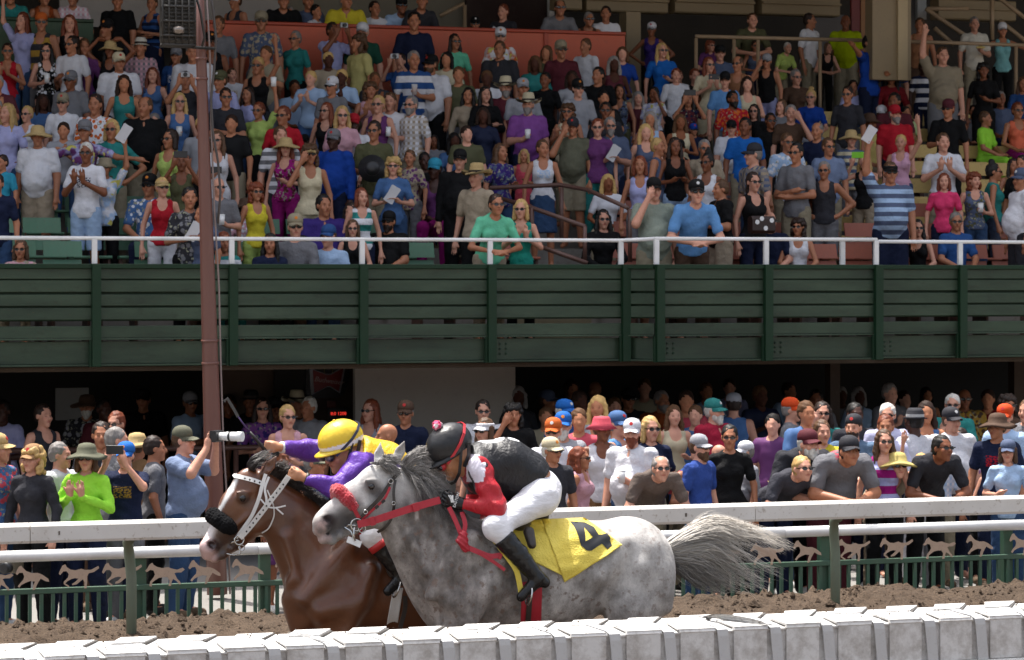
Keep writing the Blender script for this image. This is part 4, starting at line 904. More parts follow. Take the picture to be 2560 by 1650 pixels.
# one line per spectator: area, head position in the photograph, pose, build, skin, hair, hat, glasses, top, bottoms, extras
PEOPLE = """
U 29 -7 se m 2 sd - - t:teal p:navy
U 57 55 up f 1 lr - - t:lavender p:denim mir
U 109 -4 se f 2 sn - - k:rust p:black
U 183 -4 se m 2 sn - - b:pink:plaid:white p:khaki
U 104 60 st m 2 sd bcap:orange g k:charcoal:wide:mustard s:grey
U 174 61 be f 1 lr - - k:black p:black item=phone
U 19 130 cl f 2 sd - g k:red p:denim
U 116 130 be f 1 lk - g d:black:floral:white k:black item=cup
U 180 115 be m 2 sd - g t:white p:charcoal
U 211 119 st f 2 mn - - t:plum p:denim
U 267 73 st m 2 sd cap:black - t:black p:black
U 294 4 st h 2 sd - - t:black p:charcoal
U 276 128 ht f 3 lk sun:straw - k:black k:navy
U 351 120 st m 2 sn fed:offwhite - b:pink:plaid:grey p:khaki
U 381 11 cr f 2 sn - - d:navy:stripe:blue k:navy
U 298 157 st h 2 sg cap:cream - p:white p:navy
U 382 190 st f 1 lr - - k:denim p:denim
U 177 203 st h 3 sg cap:grey g t:grey s:khaki
U 157 259 st m 1 sn cap:khaki g b:white p:khaki
U 238 263 st m 2 sd - - b:white:floral:orange s:khaki
U 362 269 st h 2 wn - - p:black s:khaki
U 18 285 st f 1 ly - - t:lavender p:denim
U 68 287 st f 1 sy - g k:white p:khaki
U 95 343 st h 2 sg sun:straw - t:white s:beige
U 6 408 st c 2 sd - - t:cyan s:navy
U -7 461 st m 2 sd - - t:navy p:denim
U 216 384 cl m 3 sw - g t:white:print:navy s:ltblue
U 263 418 up f 2 sn buc:khaki g t:ltblue:dye:white p:black item=paper
U 373 466 se m 2 sd cap:black g b:denim:floral:white p:navy
U 406 470 st f 1 sy vis:straw g k:red p:white
U 426 349 st f 2 md - g k:lime p:khaki
U 52 625 se f 2 mn - g b:pink:floral:beige p:khaki
U 212 329 wd f 2 sn cap:grey - t:lavender:dye:plum p:denim mir
U 279 324 hi f 2 my - g p:teal p:khaki item=can
U 441 141 st m 2 sg cap:grey - t:blue:print:white p:navy
U 483 132 st h 2 sg - - L:white p:khaki
U 464 203 ph m 2 sd - - t:charcoal p:black item=camera
U 527 106 st m 3 sn cap:black g k:black p:navy
U 546 64 st m 2 sn - - t:grey s:khaki
U 589 4 st m 2 sn cap:white - k:charcoal:print:ltgrey p:navy
U 653 55 st m 2 sn cap:khaki g b:slate:floral:beige s:grey
U 704 4 se h 2 sg - - t:black p:black
U 724 38 st m 2 sg - g b:navy p:khaki
U 771 4 st m 2 sn - - t:slate p:black
U 790 33 st m 2 sk - - t:white p:black yaw=-60
U 739 99 st f 2 sg - g t:teal p:black
U 831 79 ph m 3 sd - - t:lavender p:khaki yaw=-35 item=camera
U 645 166 up f 2 sy - g k:black p:charcoal mir0
U 581 190 st c 1 sn - - t:white:print:mustard s:navy
U 550 203 st m 2 sn cap:olive - t:lavender p:khaki
U 565 245 cr m 2 sd - g t:charcoal s:khaki
U 620 237 st f 2 ld - - t:lavender p:denim
U 647 278 up f 2 sr - g t:lime k:black item=cup
U 449 256 be f 1 ly - g k:denim p:black item=cup
U 708 291 st f 2 sr - g t:red p:navy
U 816 279 st f 1 lr - g k:black p:black
U 856 291 st f 1 ly - g t:pink p:denim
U 830 217 st m 2 sg cap:white g t:grey s:khaki
U 477 212 st c 1 sn - - t:maroon s:black
U 454 406 ph f 3 sd - - k:olive s:khaki item=phone
U 474 497 pa f 2 sk - - b:charcoal:floral:grey p:black item=paper
U 543 353 be f 1 ln - g k:white k:white item=phone
U 547 470 be m 1 bn - g t:grey p:charcoal item=cup
U 640 481 st f 2 cr - g k:yellow p:lime
U 613 521 se f 1 ld sun:brown g b:pink:floral:white p:plum
U 702 342 st m 1 sn - - t:grey:stripe:white p:charcoal
U 715 372 be f 1 lr sun:straw - k:magenta:floral:maroon p:magenta
U 761 353 st c 4 sk cap:black - t:blue:wide:white s:white
U 775 387 sh f 2 cn vis:straw g k:cream p:cream
U 834 351 st h 4 sk cap:grey - L:royal p:navy
U 842 463 se f 4 lk - g t:black:print:grey p:black
U 810 516 se h 2 sk - - p:purple p:navy
U 739 569 se m 1 sn cap:khaki g t:grey p:brown
U 820 593 se m 1 sn cap:blue - t:ltblue p:denim
U 482 607 se c 2 sk - - t:lavender s:grey
U 560 607 se f 2 mr - - t:white:wide:teal p:teal
U 675 611 se f 2 lk - - t:navy p:black
U 757 618 se m 2 sk bcap:black - t:ltblue p:black
U 505 539 st m 2 sn - - t:slate p:brown
U 861 4 se h 2 sg - - b:yellow p:khaki
U 937 23 hi m 2 sd - - t:white:print:grey p:khaki item=bag
U 996 13 se m 3 sk cap:black g t:ltblue p:navy
U 1042 4 se m 2 sd - - t:charcoal p:navy
U 1035 55 st m 2 sk - - t:navy s:grey
U 1258 31 pa m 1 sr - - t:charcoal p:black item=paper
U 906 82 st m 1 sw cap:white - t:dkgreen p:grey
U 898 108 st m 2 cn - - t:paleyellow p:khaki yaw=50
U 1001 155 ph f 1 sd - - t:blue p:navy item=camera
U 1035 152 hold m 2 sg - - p:blue:wideone:white s:ltgrey item=beer
U 1077 161 st h 2 sn cap:black - t:white s:black beard
U 1137 106 st f 2 ld - g t:mint p:denim
U 1188 64 st m 2 sk cap:black g p:navy p:navy
U 1251 93 st m 1 sy cap:white g t:white:dye:orange p:denim
U 1249 126 st h 2 sn - - b:charcoal p:black
U 1264 221 st m 1 sg cow:cream - t:maroon p:navy beard
U 926 227 cl f 2 cn - - k:pink p:khaki
U 946 263 st f 1 sy - g k:plum p:khaki
U 975 254 be m 1 sn - - t:white:print:grey s:khaki item=cup
U 1028 264 st m 1 sg - g b:beige:plaid:white p:khaki beard
U 1170 241 st f 2 lk - - h:beige p:denim
U 1213 240 cr f 1 lk - - L:black p:navy
U 884 309 sh m 4 sk cap:red - t:white p:navy mir
U 935 329 be m 2 sd - g t:olive s:khaki item=blackhat
U 983 417 pa f 1 cy - g t:denim p:denim item=paper
U 1025 397 st f 2 sn - - b:beige:floral:plum p:grey
U 1062 404 se m 4 sk - - L:black p:navy
U 1085 355 se c 3 lk - - h:ltgrey p:denim
U 1086 425 se f 4 sk cap:cyan - k:plum p:magenta
U 1150 402 st h 1 sk cap:black - L:black p:black
U 1191 444 st m 1 sg cow:straw - b:beige p:black sleeve
U 1251 382 be f 2 ln - - t:purple:floral:slate p:denim yaw=-40
U 1223 514 le f 2 sd - g t:mint p:beige
U 904 494 st f 1 mr - - k:white:wide:teal p:navy
U 878 534 se f 1 md - - k:white p:navy
U 882 574 se f 1 mn - g k:black p:black
U 972 556 se h 2 sd cap:black g t:black s:grey beard
U 1392 22 se m 2 wn - g t:grey p:khaki
U 1462 50 se m 2 sg - g k:brown p:khaki
U 1514 38 st m 2 sd - - t:white p:black
U 1509 73 ph f 1 sn - - k:black:print:ltgrey p:black item=camera
U 1403 126 st m 2 sg cap:khaki g p:maroon p:grey
U 1464 117 st m 2 sn - - t:white s:black
U 1629 75 hi f 3 sk cap:white g k:purple p:black
U 1655 128 be f 1 ly - g t:azure p:grey
U 1495 190 st m 2 sk - - t:black s:black
U 1549 228 st f 2 ld - - k:slate:floral:charcoal p:olive
U 1363 202 st f 3 sk - - t:black p:black
U 1320 263 be h 1 sg cow:cream - t:plum2 p:navy item=cup beard
U 1307 223 st m 2 sr cap:ltgrey - t:ltgrey p:navy
U 1445 223 st m 1 sk cap:black g t:ltgrey s:grey
U 1420 281 cl f 2 cn - g k:cream p:khaki
U 1432 320 sh h 2 sd cap:charcoal - t:olivegrey s:khaki
U 1494 322 st f 1 sr - g t:plum p:teal
U 1514 278 st m 3 sk - g t:charcoal p:olive
U 1525 317 pa h 1 sg - g b:slate p:navy item=paper beard
U 1635 236 sh f 3 lk - - t:white:dye:lavender p:navy
U 1690 190 st m 1 sr - - t:white p:black
U 1310 391 be c 2 my - - d:coral k:coral
U 1357 373 st f 2 sn - - k:white:print:ltblue k:denim
U 1302 525 cl f 1 my - g k:teal2 p:black
U 1508 550 se f 1 lk - g L:black p:black
U 1635 477 up1 h 1 sg cap:black - t:palegreen s:khaki
U 1644 369 st m 2 sy - - k:slate s:grey yaw=-70
U 1600 415 st f 2 mr - - k:lavender p:grey
U 1687 369 pa f 3 ld - - k:black p:ltblue
U 1872 53 le m 1 sn - - t:olive p:khaki
U 2024 53 st m 2 sd - - b:white p:khaki yaw=-50
U 2114 57 st h 3 bn - - t:neon p:khaki
U 1767 126 se f 1 cr - g t:plum p:grey
U 1800 135 st m 1 sg cap:black - t:slate p:navy
U 1772 164 cl f 1 lr - g t:cream p:cream item=phone
U 1844 161 st m 2 wn - g k:tanskin p:maroon
U 1882 132 se f 2 sd - g k:slate p:navy
U 1917 155 up2 m 2 sg cap:ltgrey g k:black s:lavender
U 1950 139 se f 1 sw - - t:lime p:khaki yaw=-60
U 1990 163 se f 1 sg - g t:brown p:khaki
U 2061 146 se f 1 mn - - k:black p:black
U 1698 190 st c 1 sr - - t:white s:red
U 1737 194 se m 1 sr - - t:black p:grey
U 1812 203 st m 1 sn cap:black - t:sky p:grey
U 1751 223 se f 2 ld - g k:cream p:khaki
U 1720 249 ph f 2 lk - - t:maroon:floral:navy p:black item=phone
U 1750 256 se m 3 sk - - t:black:print:mustard p:black
U 1832 249 st m 3 sk - - b:red:floral:orange p:khaki beard
U 1867 249 st c 2 sk cap:black - t:royal s:navy yaw=-45
U 1885 278 st f 1 lk - g t:black p:ltblue
U 1953 269 st f 1 mn - - t:grey p:brown
U 1977 285 sh m 1 sg - - t:brown p:brown
U 2027 245 se f 1 uy - g t:royal:print:ltblue p:ltgrey
U 1927 302 st m 3 sk - g p:black p:charcoal
U 1862 318 st m 3 sk - - t:azure p:khaki
U 1828 322 st h 1 sg cap:black - p:white p:grey
U 1734 327 st c 2 sn cap:royal g t:navy s:grey
U 2043 329 st m 2 wg - - t:navy p:brown
U 1700 371 pa f 2 sk cap:black - k:black p:ltblue item=phone
U 1768 408 st f 3 uk - g k:white p:charcoal
U 1762 373 st m 2 sg - g t:beige p:khaki
U 1803 475 pa h 2 sn - - p:black s:beige yaw=70 item=paper
U 1729 483 le m 1 sn cap:black g t:sky:print:sky p:brown
U 1884 388 st m 1 sg cap:charcoal - b:beige:plaid:slate p:denim yaw=55
U 1883 457 be f 1 pd - g k:black p:navy item=purse
U 1968 358 st m 2 sn - g t:ltblue:floral:white p:khaki
U 1991 384 cr m 2 sk - g t:grey s:khaki
U 2071 369 st m 2 sn - g p:slate2 p:khaki
U 2060 428 hi m 2 sg - g k:charcoal s:grey
U 1925 554 se m 1 bn - g t:navy2 p:navy beard
U 1995 569 se f 2 cd - g k:white:print:hotpink p:khaki
U 2028 508 st c 3 sk - - t:navy s:navy item=bottle
U 2173 110 po m 2 sk - - t:royal:print:ltgrey p:navy yaw=-45
U 2227 137 st m 1 sg cap:khaki g t:blue p:navy
U 2228 194 se f 2 lk - - t:red2 p:black
U 2299 64 st m 2 sn - - k:tanskin p:brown
U 2357 141 up h 1 sn - - t:khaki2 s:grey mir
U 2436 62 be m 1 sg - - p:offwhite p:khaki item=cup2
U 2506 77 wd f 2 sn cap:white - k:aqua p:black
U 2459 177 be f 3 ck - - t:black p:black
U 2308 155 st c 4 sk - - t:navy:wide:white s:navy
U 2119 238 st m 2 sd - g t:charcoal p:grey
U 2133 219 se f 2 sk - - t:lavender p:denim
U 2235 256 se m 3 sk - - t:maroon p:black
U 2238 287 st h 1 sg cap:red - t:red p:navy beard
U 2203 285 se f 3 sk cap:white - t:white p:khaki
U 2266 283 se c 2 sk - - t:palegreen2 s:khaki
U 2368 243 se m 2 sn cap:maroon - t:charcoal p:brown
U 2370 274 be m 2 sr cap:maroon g b:black p:black
U 2433 280 se c 2 sk - - t:grey s:navy
U 2463 298 sit_side m 2 sn - - t:neon2 p:neon2 yaw=-110
U 2501 249 se m 3 sg - - t:slate p:navy
U 2544 278 se f 2 sr - g k:coral2 p:magenta
U 2558 212 se f 2 ln - - t:blue p:denim
U 2130 298 se m 2 sg cap:olive - t:charcoal p:navy
U 2174 309 se m 2 sn sun:brown - t:paleyellow2 p:khaki
U 2128 349 st f 1 sn sun:straw - t:cream:stripe:slate p:grey
U 2162 404 ph f 1 ly - - k:black p:beige item=greenphone
U 2226 433 up h 2 sn vis:black g t:ltblue:stripe:slate s:navy item=paper
U 2252 358 up f 1 py - - k:pink2 p:denim
U 2358 358 cl m 1 sn - - p:white p:khaki
U 2360 455 st f 1 mr - - t:hotpink p:navy
U 2389 556 se m 2 sg - g t:denim2 p:denim
U 2295 572 se f 1 lk - g k:black p:navy
U 2436 452 be f 1 cr - - k:slate:floral:olive p:denim item=cup
U 2484 430 st f 2 uk - g k:teal p:slate yaw=-80
U 2533 417 cl f 2 ld - - k:tan p:navy
U 2553 450 st h 2 sg cap:slate - t:white s:charcoal yaw=75
U 2555 413 st f 2 sk - - t:black p:navy
L -5 1123 st f 1 ly cap:straw - t:denim:floral:coral p:denim yaw=-60
L 82 1149 st f 1 cy cap:tan - L:charcoal p:black item=camcorder
L 150 1140 st m 1 sg - - b:white p:navy yaw=-60
L 217 1147 cl f 1 mn sun:olivegrey g L:neon2 p:navy
L 253 1090 st m 2 sd - - t:charcoal:print:mustard p:brown
L 314 1142 ph m 1 sn cap:azure - t:navy:print:mustard p:grey item=phone
L 458 1104 ph h 1 sn cap:olivegrey - b:slate2 p:denim yaw=-70 item=biglens
L 290 1062 st m 1 sr - g t:maroon p:navy
L 292 1104 st m 1 sg - - t:grey p:navy yaw=-120
L 108 1041 st f 1 sd - - k:charcoal p:black yaw=-45
L 7 1030 cr m 4 sk - - t:lavender p:lavender
L 217 1018 st m 2 sw sun:brown - b:charcoal:floral:ltgrey p:black beard
L 358 1002 st h 2 sn cap:black - p:black p:black
L 475 1009 cr m 2 sn cap:ltgrey g t:ltblue p:khaki yaw=-40
L 386 1123 st m 2 sd - - t:grey p:black yaw=-100
L 344 1118 st m 2 sn sun:straw - t:tan p:brown yaw=-150
L 260 1025 st m 4 sk - - t:maroon p:black
L 656 1023 hold f 1 ld - g t:plum2:floral:purple k:plum item=baby
L 720 1044 be f 1 sy - g k:pink p:plum
L 772 1021 st h 2 sw - - t:ltgrey p:navy
L 744 1011 st m 2 sg cow:cream - t:brown p:black
L 627 1007 st m 3 sk fed:black - t:black p:black
L 926 1028 st f 1 lr - g k:ltgrey p:denim
L 1014 1035 st m 2 sg cap:brown g p:navy2 p:navy
L 969 1093 st m 2 bn - - t:tan p:brown yaw=80
L 786 1161 st m 2 sg cap:olivegrey - t:slate p:brown yaw=-70
L 687 1023 st m 3 sk cap:black - t:charcoal p:black
L 704 1096 st c 3 sk - - t:plum k:plum
L 573 1014 st h 3 sk - - t:black p:black
L 1208 1030 st h 1 sd - g t:white p:khaki
L 1212 1079 st f 1 mn vis:white g t:ltgrey p:navy
L 1283 1038 sh m 2 ck - - t:black p:black
L 1369 1004 st m 2 sn cap:slate - t:charcoal p:navy yaw=-60
L 1414 1032 st m 1 sw cap:azure g t:blue p:denim yaw=-30
L 1408 1066 st m 1 sw cap:azure - t:ltgrey p:denim beard
L 1382 1082 st m 1 sw cap:orange g t:white p:khaki beard
L 1379 1129 st m 2 sw cap:cream g t:charcoal p:brown yaw=-25
L 1487 978 st m 2 bn - - t:denim p:navy
L 1571 999 cr m 2 sn cap:black g t:charcoal p:black
L 1655 1004 st h 2 sg - - L:rust p:brown beard
L 1506 1074 st f 3 sn buc:coral - k:white p:tan
L 1545 1064 st m 1 sg cap:denim - k:sky p:sky yaw=-60
L 1581 1084 be h 1 sr cap:white - b:white p:denim beard item=cup
L 1626 1074 st f 1 my - g t:navy p:black
L 1449 1147 st f 2 lr - g k:pink p:navy yaw=-70
L 1475 1191 st f 1 my sun:tan - t:lavender2 p:khaki yaw=-70
L 1616 1175 le m 1 wg - g t:brown2 p:khaki
L 1678 1170 le m 2 sd bcap:charcoal g k:blue:wide:coral p:khaki yaw=-70
L 1785 1030 st h 1 sw cap:teal - p:red3 p:navy beard yaw=-40
L 1834 1014 st m 1 sd cap:ltgrey - k:denim p:navy yaw=180
L 1824 1095 st f 2 sk - g t:black p:black
L 1749 1121 st m 1 sn cap:ltgrey g t:royal2 p:denim yaw=-50 beard
L 1798 1160 st h 1 bn - g t:black p:black yaw=-50
L 1754 1219 le c 1 ly bcap:red - t:purple p:denim yaw=-80
L 1863 1175 st h 1 sg cap:white - b:ltgrey p:slate yaw=70
L 1934 1175 le m 1 sy - g t:charcoal2 p:navy yaw=-35
L 1978 1027 st m 1 sg cap:orange2 - t:grey p:grey yaw=-70
L 2040 1001 st m 3 sk - - t:grey p:grey
L 2056 1035 sh f 1 ld - g t:teal p:navy mir
L 1978 1113 st h 1 sw cap:maroon - t:charcoal p:black beard
L 2056 1082 st m 1 sn - - p:yellow:wide:blue p:khaki
L 2071 1131 le h 2 sd cap:charcoal - t:grey:print:coral p:maroon
L 2000 1186 le c 1 sn cow:straw - t:aqua p:denim yaw=-50
L 2134 1071 cr h 1 sd bcap:charcoal - t:slate3 p:navy beard
L 2218 1040 st m 1 sw - g t:lavender3 p:navy
L 2213 1069 st m 2 sr - - t:lavender3 p:navy
L 2211 1105 st f 1 ln - g k:magenta:wide:lavender p:black
L 2286 1056 st m 4 sk fed:charcoal - t:white p:white yaw=150
L 2312 1123 st m 3 sk - g t:charcoal p:black
L 2205 1168 le f 1 sn sun:paleyellow2 g k:beige p:beige
L 2226 1209 lo f 1 ld - g k:white p:navy
L 2304 1183 up f 1 ly - g t:white p:ltgrey mir
L 2348 1168 st m 2 sn - g b:ltblue:plaid:white p:khaki beard
L 2382 1014 cl m 1 sw - g t:teal p:navy
L 2411 999 st h 3 bn - g b:mustard:floral:brown p:black
L 2379 1053 st h 1 sn cap:charcoal - t:white p:navy
L 2398 1097 st f 1 ld - - t:white:wide:lilac p:navy
L 2520 1014 st f 2 cd - g t:brown p:black
L 2512 1045 st m 1 sn cap:orange2 - t:ltblue p:navy
L 2492 1069 st m 2 sn sun:brown - t:navy:print:red p:navy
L 2520 1131 be f 1 mn cap:slate - t:ltblue p:denim
L 2465 1183 le f 1 ly - g k:charcoal p:black item=beer
L 2566 1030 st h 1 sn - - b:grey p:navy
L 2138 1038 st m 4 sk - - t:charcoal p:black
L 1945 1308 child c 1 sy cow:straw - t:hotpink:wide:coral p:denim
L 2549 1290 le m 2 sn - - t:black p:black
"""

# ------------------------------------------------------------------ colours: name -> (plain word, albedo)
PAL = dict(white=('white', 'd8d8de'), offwhite=('off-white', 'cfcabd'), cream=('cream', 'c9bd9f'), beige=('beige', 'b0a08a'), khaki=('khaki', 'a39880'), khaki2=('khaki', '9c907a'), tan=('tan', 'a8825c'), tanskin=('tan', 'a07050'),
 brown=('brown', '5a4436'), brown2=('grey-brown', '6c5f58'), black=('black', '121214'), charcoal=('charcoal', '35353b'), charcoal2=('dark grey', '404048'), grey=('grey', '7d7d82'), ltgrey=('light grey', 'aaabb2'), navy=('navy', '1a2340'), navy2=('dark navy', '16203c'),
 blue=('blue', '2f5590'), royal=('royal blue', '1744a0'), royal2=('royal blue', '34509c'), azure=('bright blue', '1f6cc4'), sky=('sky blue', '6ba0da'), ltblue=('light blue', 'a4bede'), denim=('denim blue', '4f73a6'), denim2=('denim blue', '2c5490'), cyan=('cyan', '38a0c0'),
 lavender=('lavender', 'a6a8d2'), lavender2=('pale lilac', 'cdb4dc'), lavender3=('pale lavender', 'c2c2de'), lilac=('lilac', 'b07fb0'), purple=('purple', '3c2c78'), plum=('plum', '6c3a70'), plum2=('mauve', '8a4f9c'), magenta=('magenta', 'a01878'), pink=('pale pink', 'd0a0ac'), pink2=('dusty pink', 'cf9fb6'), hotpink=('hot pink', 'f04478'),
 coral=('coral red', 'd05060'), coral2=('coral', 'f07858'), red=('red', 'b81c2c'), red2=('dark red', '801a22'), red3=('crimson', 'a8203c'), maroon=('maroon', '5e2630'), orange=('orange', 'd86a2c'), orange2=('bright orange', 'e04e1c'), rust=('rust orange', '9c4a20'),
 yellow=('yellow', 'd8c838'), paleyellow=('pale yellow', 'c8be7c'), paleyellow2=('butter yellow', 'd2be74'), mustard=('mustard', 'b08a3a'), straw=('straw', 'c8ac78'), lime=('lime green', 'b8cf70'), neon=('neon yellow', 'b0c400'), neon2=('neon green', 'a6ee48'), green=('green', '3c6c3c'), olive=('olive', '5c5c40'), olivegrey=('olive grey', '6a6a58'),
 palegreen=('pale grey-green', '98a294'), palegreen2=('pale green', 'c0cf98'), mint=('mint green', '70cfa8'), teal=('teal', '308884'), teal2=('teal', '269a88'), aqua=('aqua', '80bcc0'), dkgreen=('dark green', '1f5040'), slate=('slate blue', '586480'), slate2=('grey-blue', '8090b0'), slate3=('grey-blue', '5c7490'))
def col(n):
    c = srgb(PAL[n][1]); m = sum(c)/3; k = .80 if m < .45 else .95; return tuple(x*k for x in c)
SKIN = {'1': 'd8a088', '2': 'b87c5c', '3': '8a5438', '4': '4c2c20'}
HAIRC = dict(k='14100e', d='2c1c14', n='5a3e28', y='c8a468', g='8a8480', w='d8d4cc', r='7a3a20')
HWORD = dict(k='black', d='dark', n='brown', y='blond', g='grey', w='white', r='auburn')
HSTY = dict(s='short', w='thinning', m='bobbed', l='long', c='curly', p='ponytailed', u='pinned-up')
TOPW = dict(t='tee', p='polo', b='button shirt', k='tank top', L='long-sleeved top', h='hooded top', d='dress')
PATW = dict(stripe='striped', wide='broadly striped', wideone='striped', floral='patterned', plaid='plaid', dye='tie-dyed', print='printed')
HATW = dict(cap='cap', bcap='backwards cap', vis='visor', sun='wide-brimmed hat', cow='cowboy hat', fed='banded hat', buc='bucket hat')
BOTW = dict(p='trousers', s='shorts', k='skirt', x='briefs')
POSEW = dict(cr='arms crossed', cl='clapping', sh='hand raised to face', ph='holding something up to the eyes', up='one arm raised', hi='hands on hips', pa='both hands before the waist', ht='hands on the hat', wd='arms spread', po='arm stretched out', se='', sf='', le='leaning forward', l2='leaning forward', l3='leaning on the rail', l4='bent low over the rail', lo='bent low over the rail', st='', be='one forearm raised')
DEFH = {'m': 1.0, 'h': 1.03, 'f': .945, 'c': .74}
placed = []
people = []
hv = lambda k, i: random.Random(f'{k}|{i}')
def world_of(s, t, y0=Y0): return fw(s, t, 0, y0)
ITEMS = {}
ilab = set()
def make_item(kind, pos, yaw, who, sc=1.0, extra_=''):
    """small things held in hands: top-level things of their own"""
    L = {'cup': ('white paper cup', 'cup'), 'cup2': ('yellow snack tray', 'tray'), 'phone': ('dark phone', 'phone'), 'greenphone': ('lime green phone', 'phone'), 'camera': ('small silver camera', 'camera'), 'paper': ('folded race program', 'paper'), 'beer': ('clear cup of amber beer', 'cup'), 'bag': ('black shoulder bag', 'bag'), 'can': ('dark drink can', 'can'), 'bottle': ('white bottle', 'bottle'), 'blackhat': ('big black felt hat', 'hat'), 'purse': ('brown purse with white spots', 'purse'), 'camcorder': ('tan camera bag', 'camera bag'), 'biglens': ('camera with long white lens', 'camera')}
    nm = {'cup': 'paper_cup', 'cup2': 'snack_tray', 'phone': 'mobile_phone', 'greenphone': 'mobile_phone', 'camera': 'pocket_camera', 'paper': 'race_program', 'beer': 'beer_cup', 'bag': 'shoulder_bag', 'can': 'drink_can', 'bottle': 'bottle', 'blackhat': 'felt_hat', 'purse': 'purse', 'camcorder': 'camera_bag', 'biglens': 'camera'}[kind]
    o = empty(nm, pos, yaw); lb, ct = L[kind]; lab = f'{lb} held by the {who}'; lab = lab if lab not in ilab else (f'{lb} held by the {who} {extra_}'); ilab.add(lab); tag(o, lab, ct, 'things held in the crowd')
    W_ = flat('item_white', (.78, .78, .78)); K_ = flat('item_black', (.02, .02, .022), .4)
    if kind == 'cup': MB().lathe([(.030, -.06), (.036, .045), (.033, .045)], n=12).build('cup_body', W_, o, True); MB().lathe([(.037, .045), (.037, .052), (.030, .056)], n=12).build('lid', W_, o, True)
    elif kind == 'beer':
        MB().lathe([(.030, -.07), (.036, .02), (.034, .021)], n=12).build('beer', flat('amber_beer', srgb('c86a10'), .2), o, True); MB().lathe([(.036, .021), (.037, .032), (.03, .036)], n=12).build('foam', W_, o, True)
        g_ = N('clear_plastic') if 'clear_plastic' not in _mc else None
        if g_: g_.base((.9, .9, .9)); _mc['clear_plastic'] = g_.set(.1, Alpha=.35)
        MB().lathe([(.032, -.075), (.041, .065), (.040, .065), (.031, -.07)], n=12).build('cup_wall', _mc['clear_plastic'], o, True)
    elif kind == 'cup2': MB().box(-.06, .06, -.03, .03, -.01, .02, bev=.008).build('tray', flat('snack_yellow', srgb('c8b060')), o); MB().lathe([(.03, .02), (.035, .035), (.01, .045)], n=8).build('snack', flat('snack_tan', srgb('a88850')), o, True)
    elif kind in ('phone', 'greenphone'): MB().box(-.075, .075, -.006, .006, -.038, .038, bev=.003).build('case', flat('lime_case', srgb('7cc828')) if kind == 'greenphone' else (W_ if 'azure' in who or 'bright blue' in who else K_), o); MB().box(-.068, .068, .0065, .009, -.033, .033).build('screen', K_, o)
    elif kind == 'camera': MB().box(-.055, .055, -.014, .014, -.035, .035, bev=.006).build('case', flat('camera_silver', srgb('9a9a9e'), .3, .6), o); MB().lathe([(.026, 0), (.026, .03), (.02, .03)], n=12, M=Matrix.Rotation(R(90), 4, 'X') @ Matrix.Translation((0, 0, .012))).build('lens', K_, o, True)
    elif kind == 'paper':
        m = MB(); m.box(-.055, .055, -.010, -.006, -.10, .10, Matrix.Rotation(R(35), 4, 'Y') @ Matrix.Rotation(R(12), 4, 'Z')); m.box(-.055, .055, .004, .010, -.10, .10, Matrix.Rotation(R(28), 4, 'Y') @ Matrix.Rotation(R(-6), 4, 'Z')); m.build('page', flat('newsprint', srgb('c4c4c8'), .8), o)
    elif kind == 'bag': MB().box(-.13, .13, -.05, .05, -.12, .10, bev=.03).build('bag_body', K_, o); MB().tube([(-.12, 0, .1), (-.16, .0, .35), (-.05, .05, .48)], .008, 6).build('strap', K_, o, True)
    elif kind == 'can': MB().lathe([(.028, -.06), (.032, -.05), (.032, .05), (.027, .06)], n=12).build('can_body', flat('can_green', srgb('203424'), .3), o, True); MB().lathe([(.02, .06), (.026, .062), (.01, .064)], n=10).build('can_lid', flat('can_gold', srgb('b0a050'), .3), o, True)
    elif kind == 'bottle': MB().lathe([(.030, -.10), (.034, .03), (.012, .06)], n=12).build('bottle_body', W_, o, True); MB().lathe([(.014, .06), (.014, .08), (.006, .085)], n=10).build('bottle_cap', flat('cap_lime', srgb('7cc848')), o, True)
    elif kind == 'blackhat': MB().lathe([(.05, -.03), (.16, -.01), (.165, 0), (.09, .01), (.085, .10), (.04, .12)], n=20, M=Matrix.Rotation(R(80), 4, 'X')).build('hat_body', K_, o, True); MB().lathe([(.092, .012), (.091, .035)], n=20, M=Matrix.Rotation(R(80), 4, 'X')).build('hat_band', flat('band_dark', (.05, .04, .04)), o, True)
    elif kind == 'purse':
        MB().box(-.15, .15, -.06, .06, -.11, .09, bev=.035).build('purse_body', flat('purse_brown', srgb('2a1814')), o)
        for x, z in ((-.09, .02), (.02, -.05), (.10, .04), (-.03, .06)): MB().lathe([(.028, 0), (.028, .004)], n=10, M=Matrix.Translation((x, -.062, z)) @ Matrix.Rotation(R(90), 4, 'X')).build('spot', W_, o)
    elif kind == 'camcorder': MB().box(-.07, .07, -.09, .06, -.07, .07, bev=.02).build('bag_body', flat('bag_tan', srgb('6c6252')), o); MB().lathe([(.045, 0), (.05, .08), (.03, .08)], n=14, M=Matrix.Translation((.02, -.08, -.02)) @ Matrix.Rotation(R(90), 4, 'X')).build('lens', K_, o, True)
    elif kind == 'biglens':
        MB().box(-.07, .07, -.03, .04, -.05, .05, bev=.012).build('camera_body', K_, o); Mx = Matrix.Translation((0, -.03, 0)) @ Matrix.Rotation(R(90), 4, 'X')
        MB().lathe([(.034, 0), (.036, .05), (.040, .07), (.040, .16), (.044, .17), (.044, .22), (.040, .22)], n=16, M=Mx).build('lens', W_, o, True); MB().lathe([(.0415, .09), (.0415, .11)], n=16, M=Mx).build('lens_ring', K_, o, True)
    o.scale = (sc,)*3
    return o

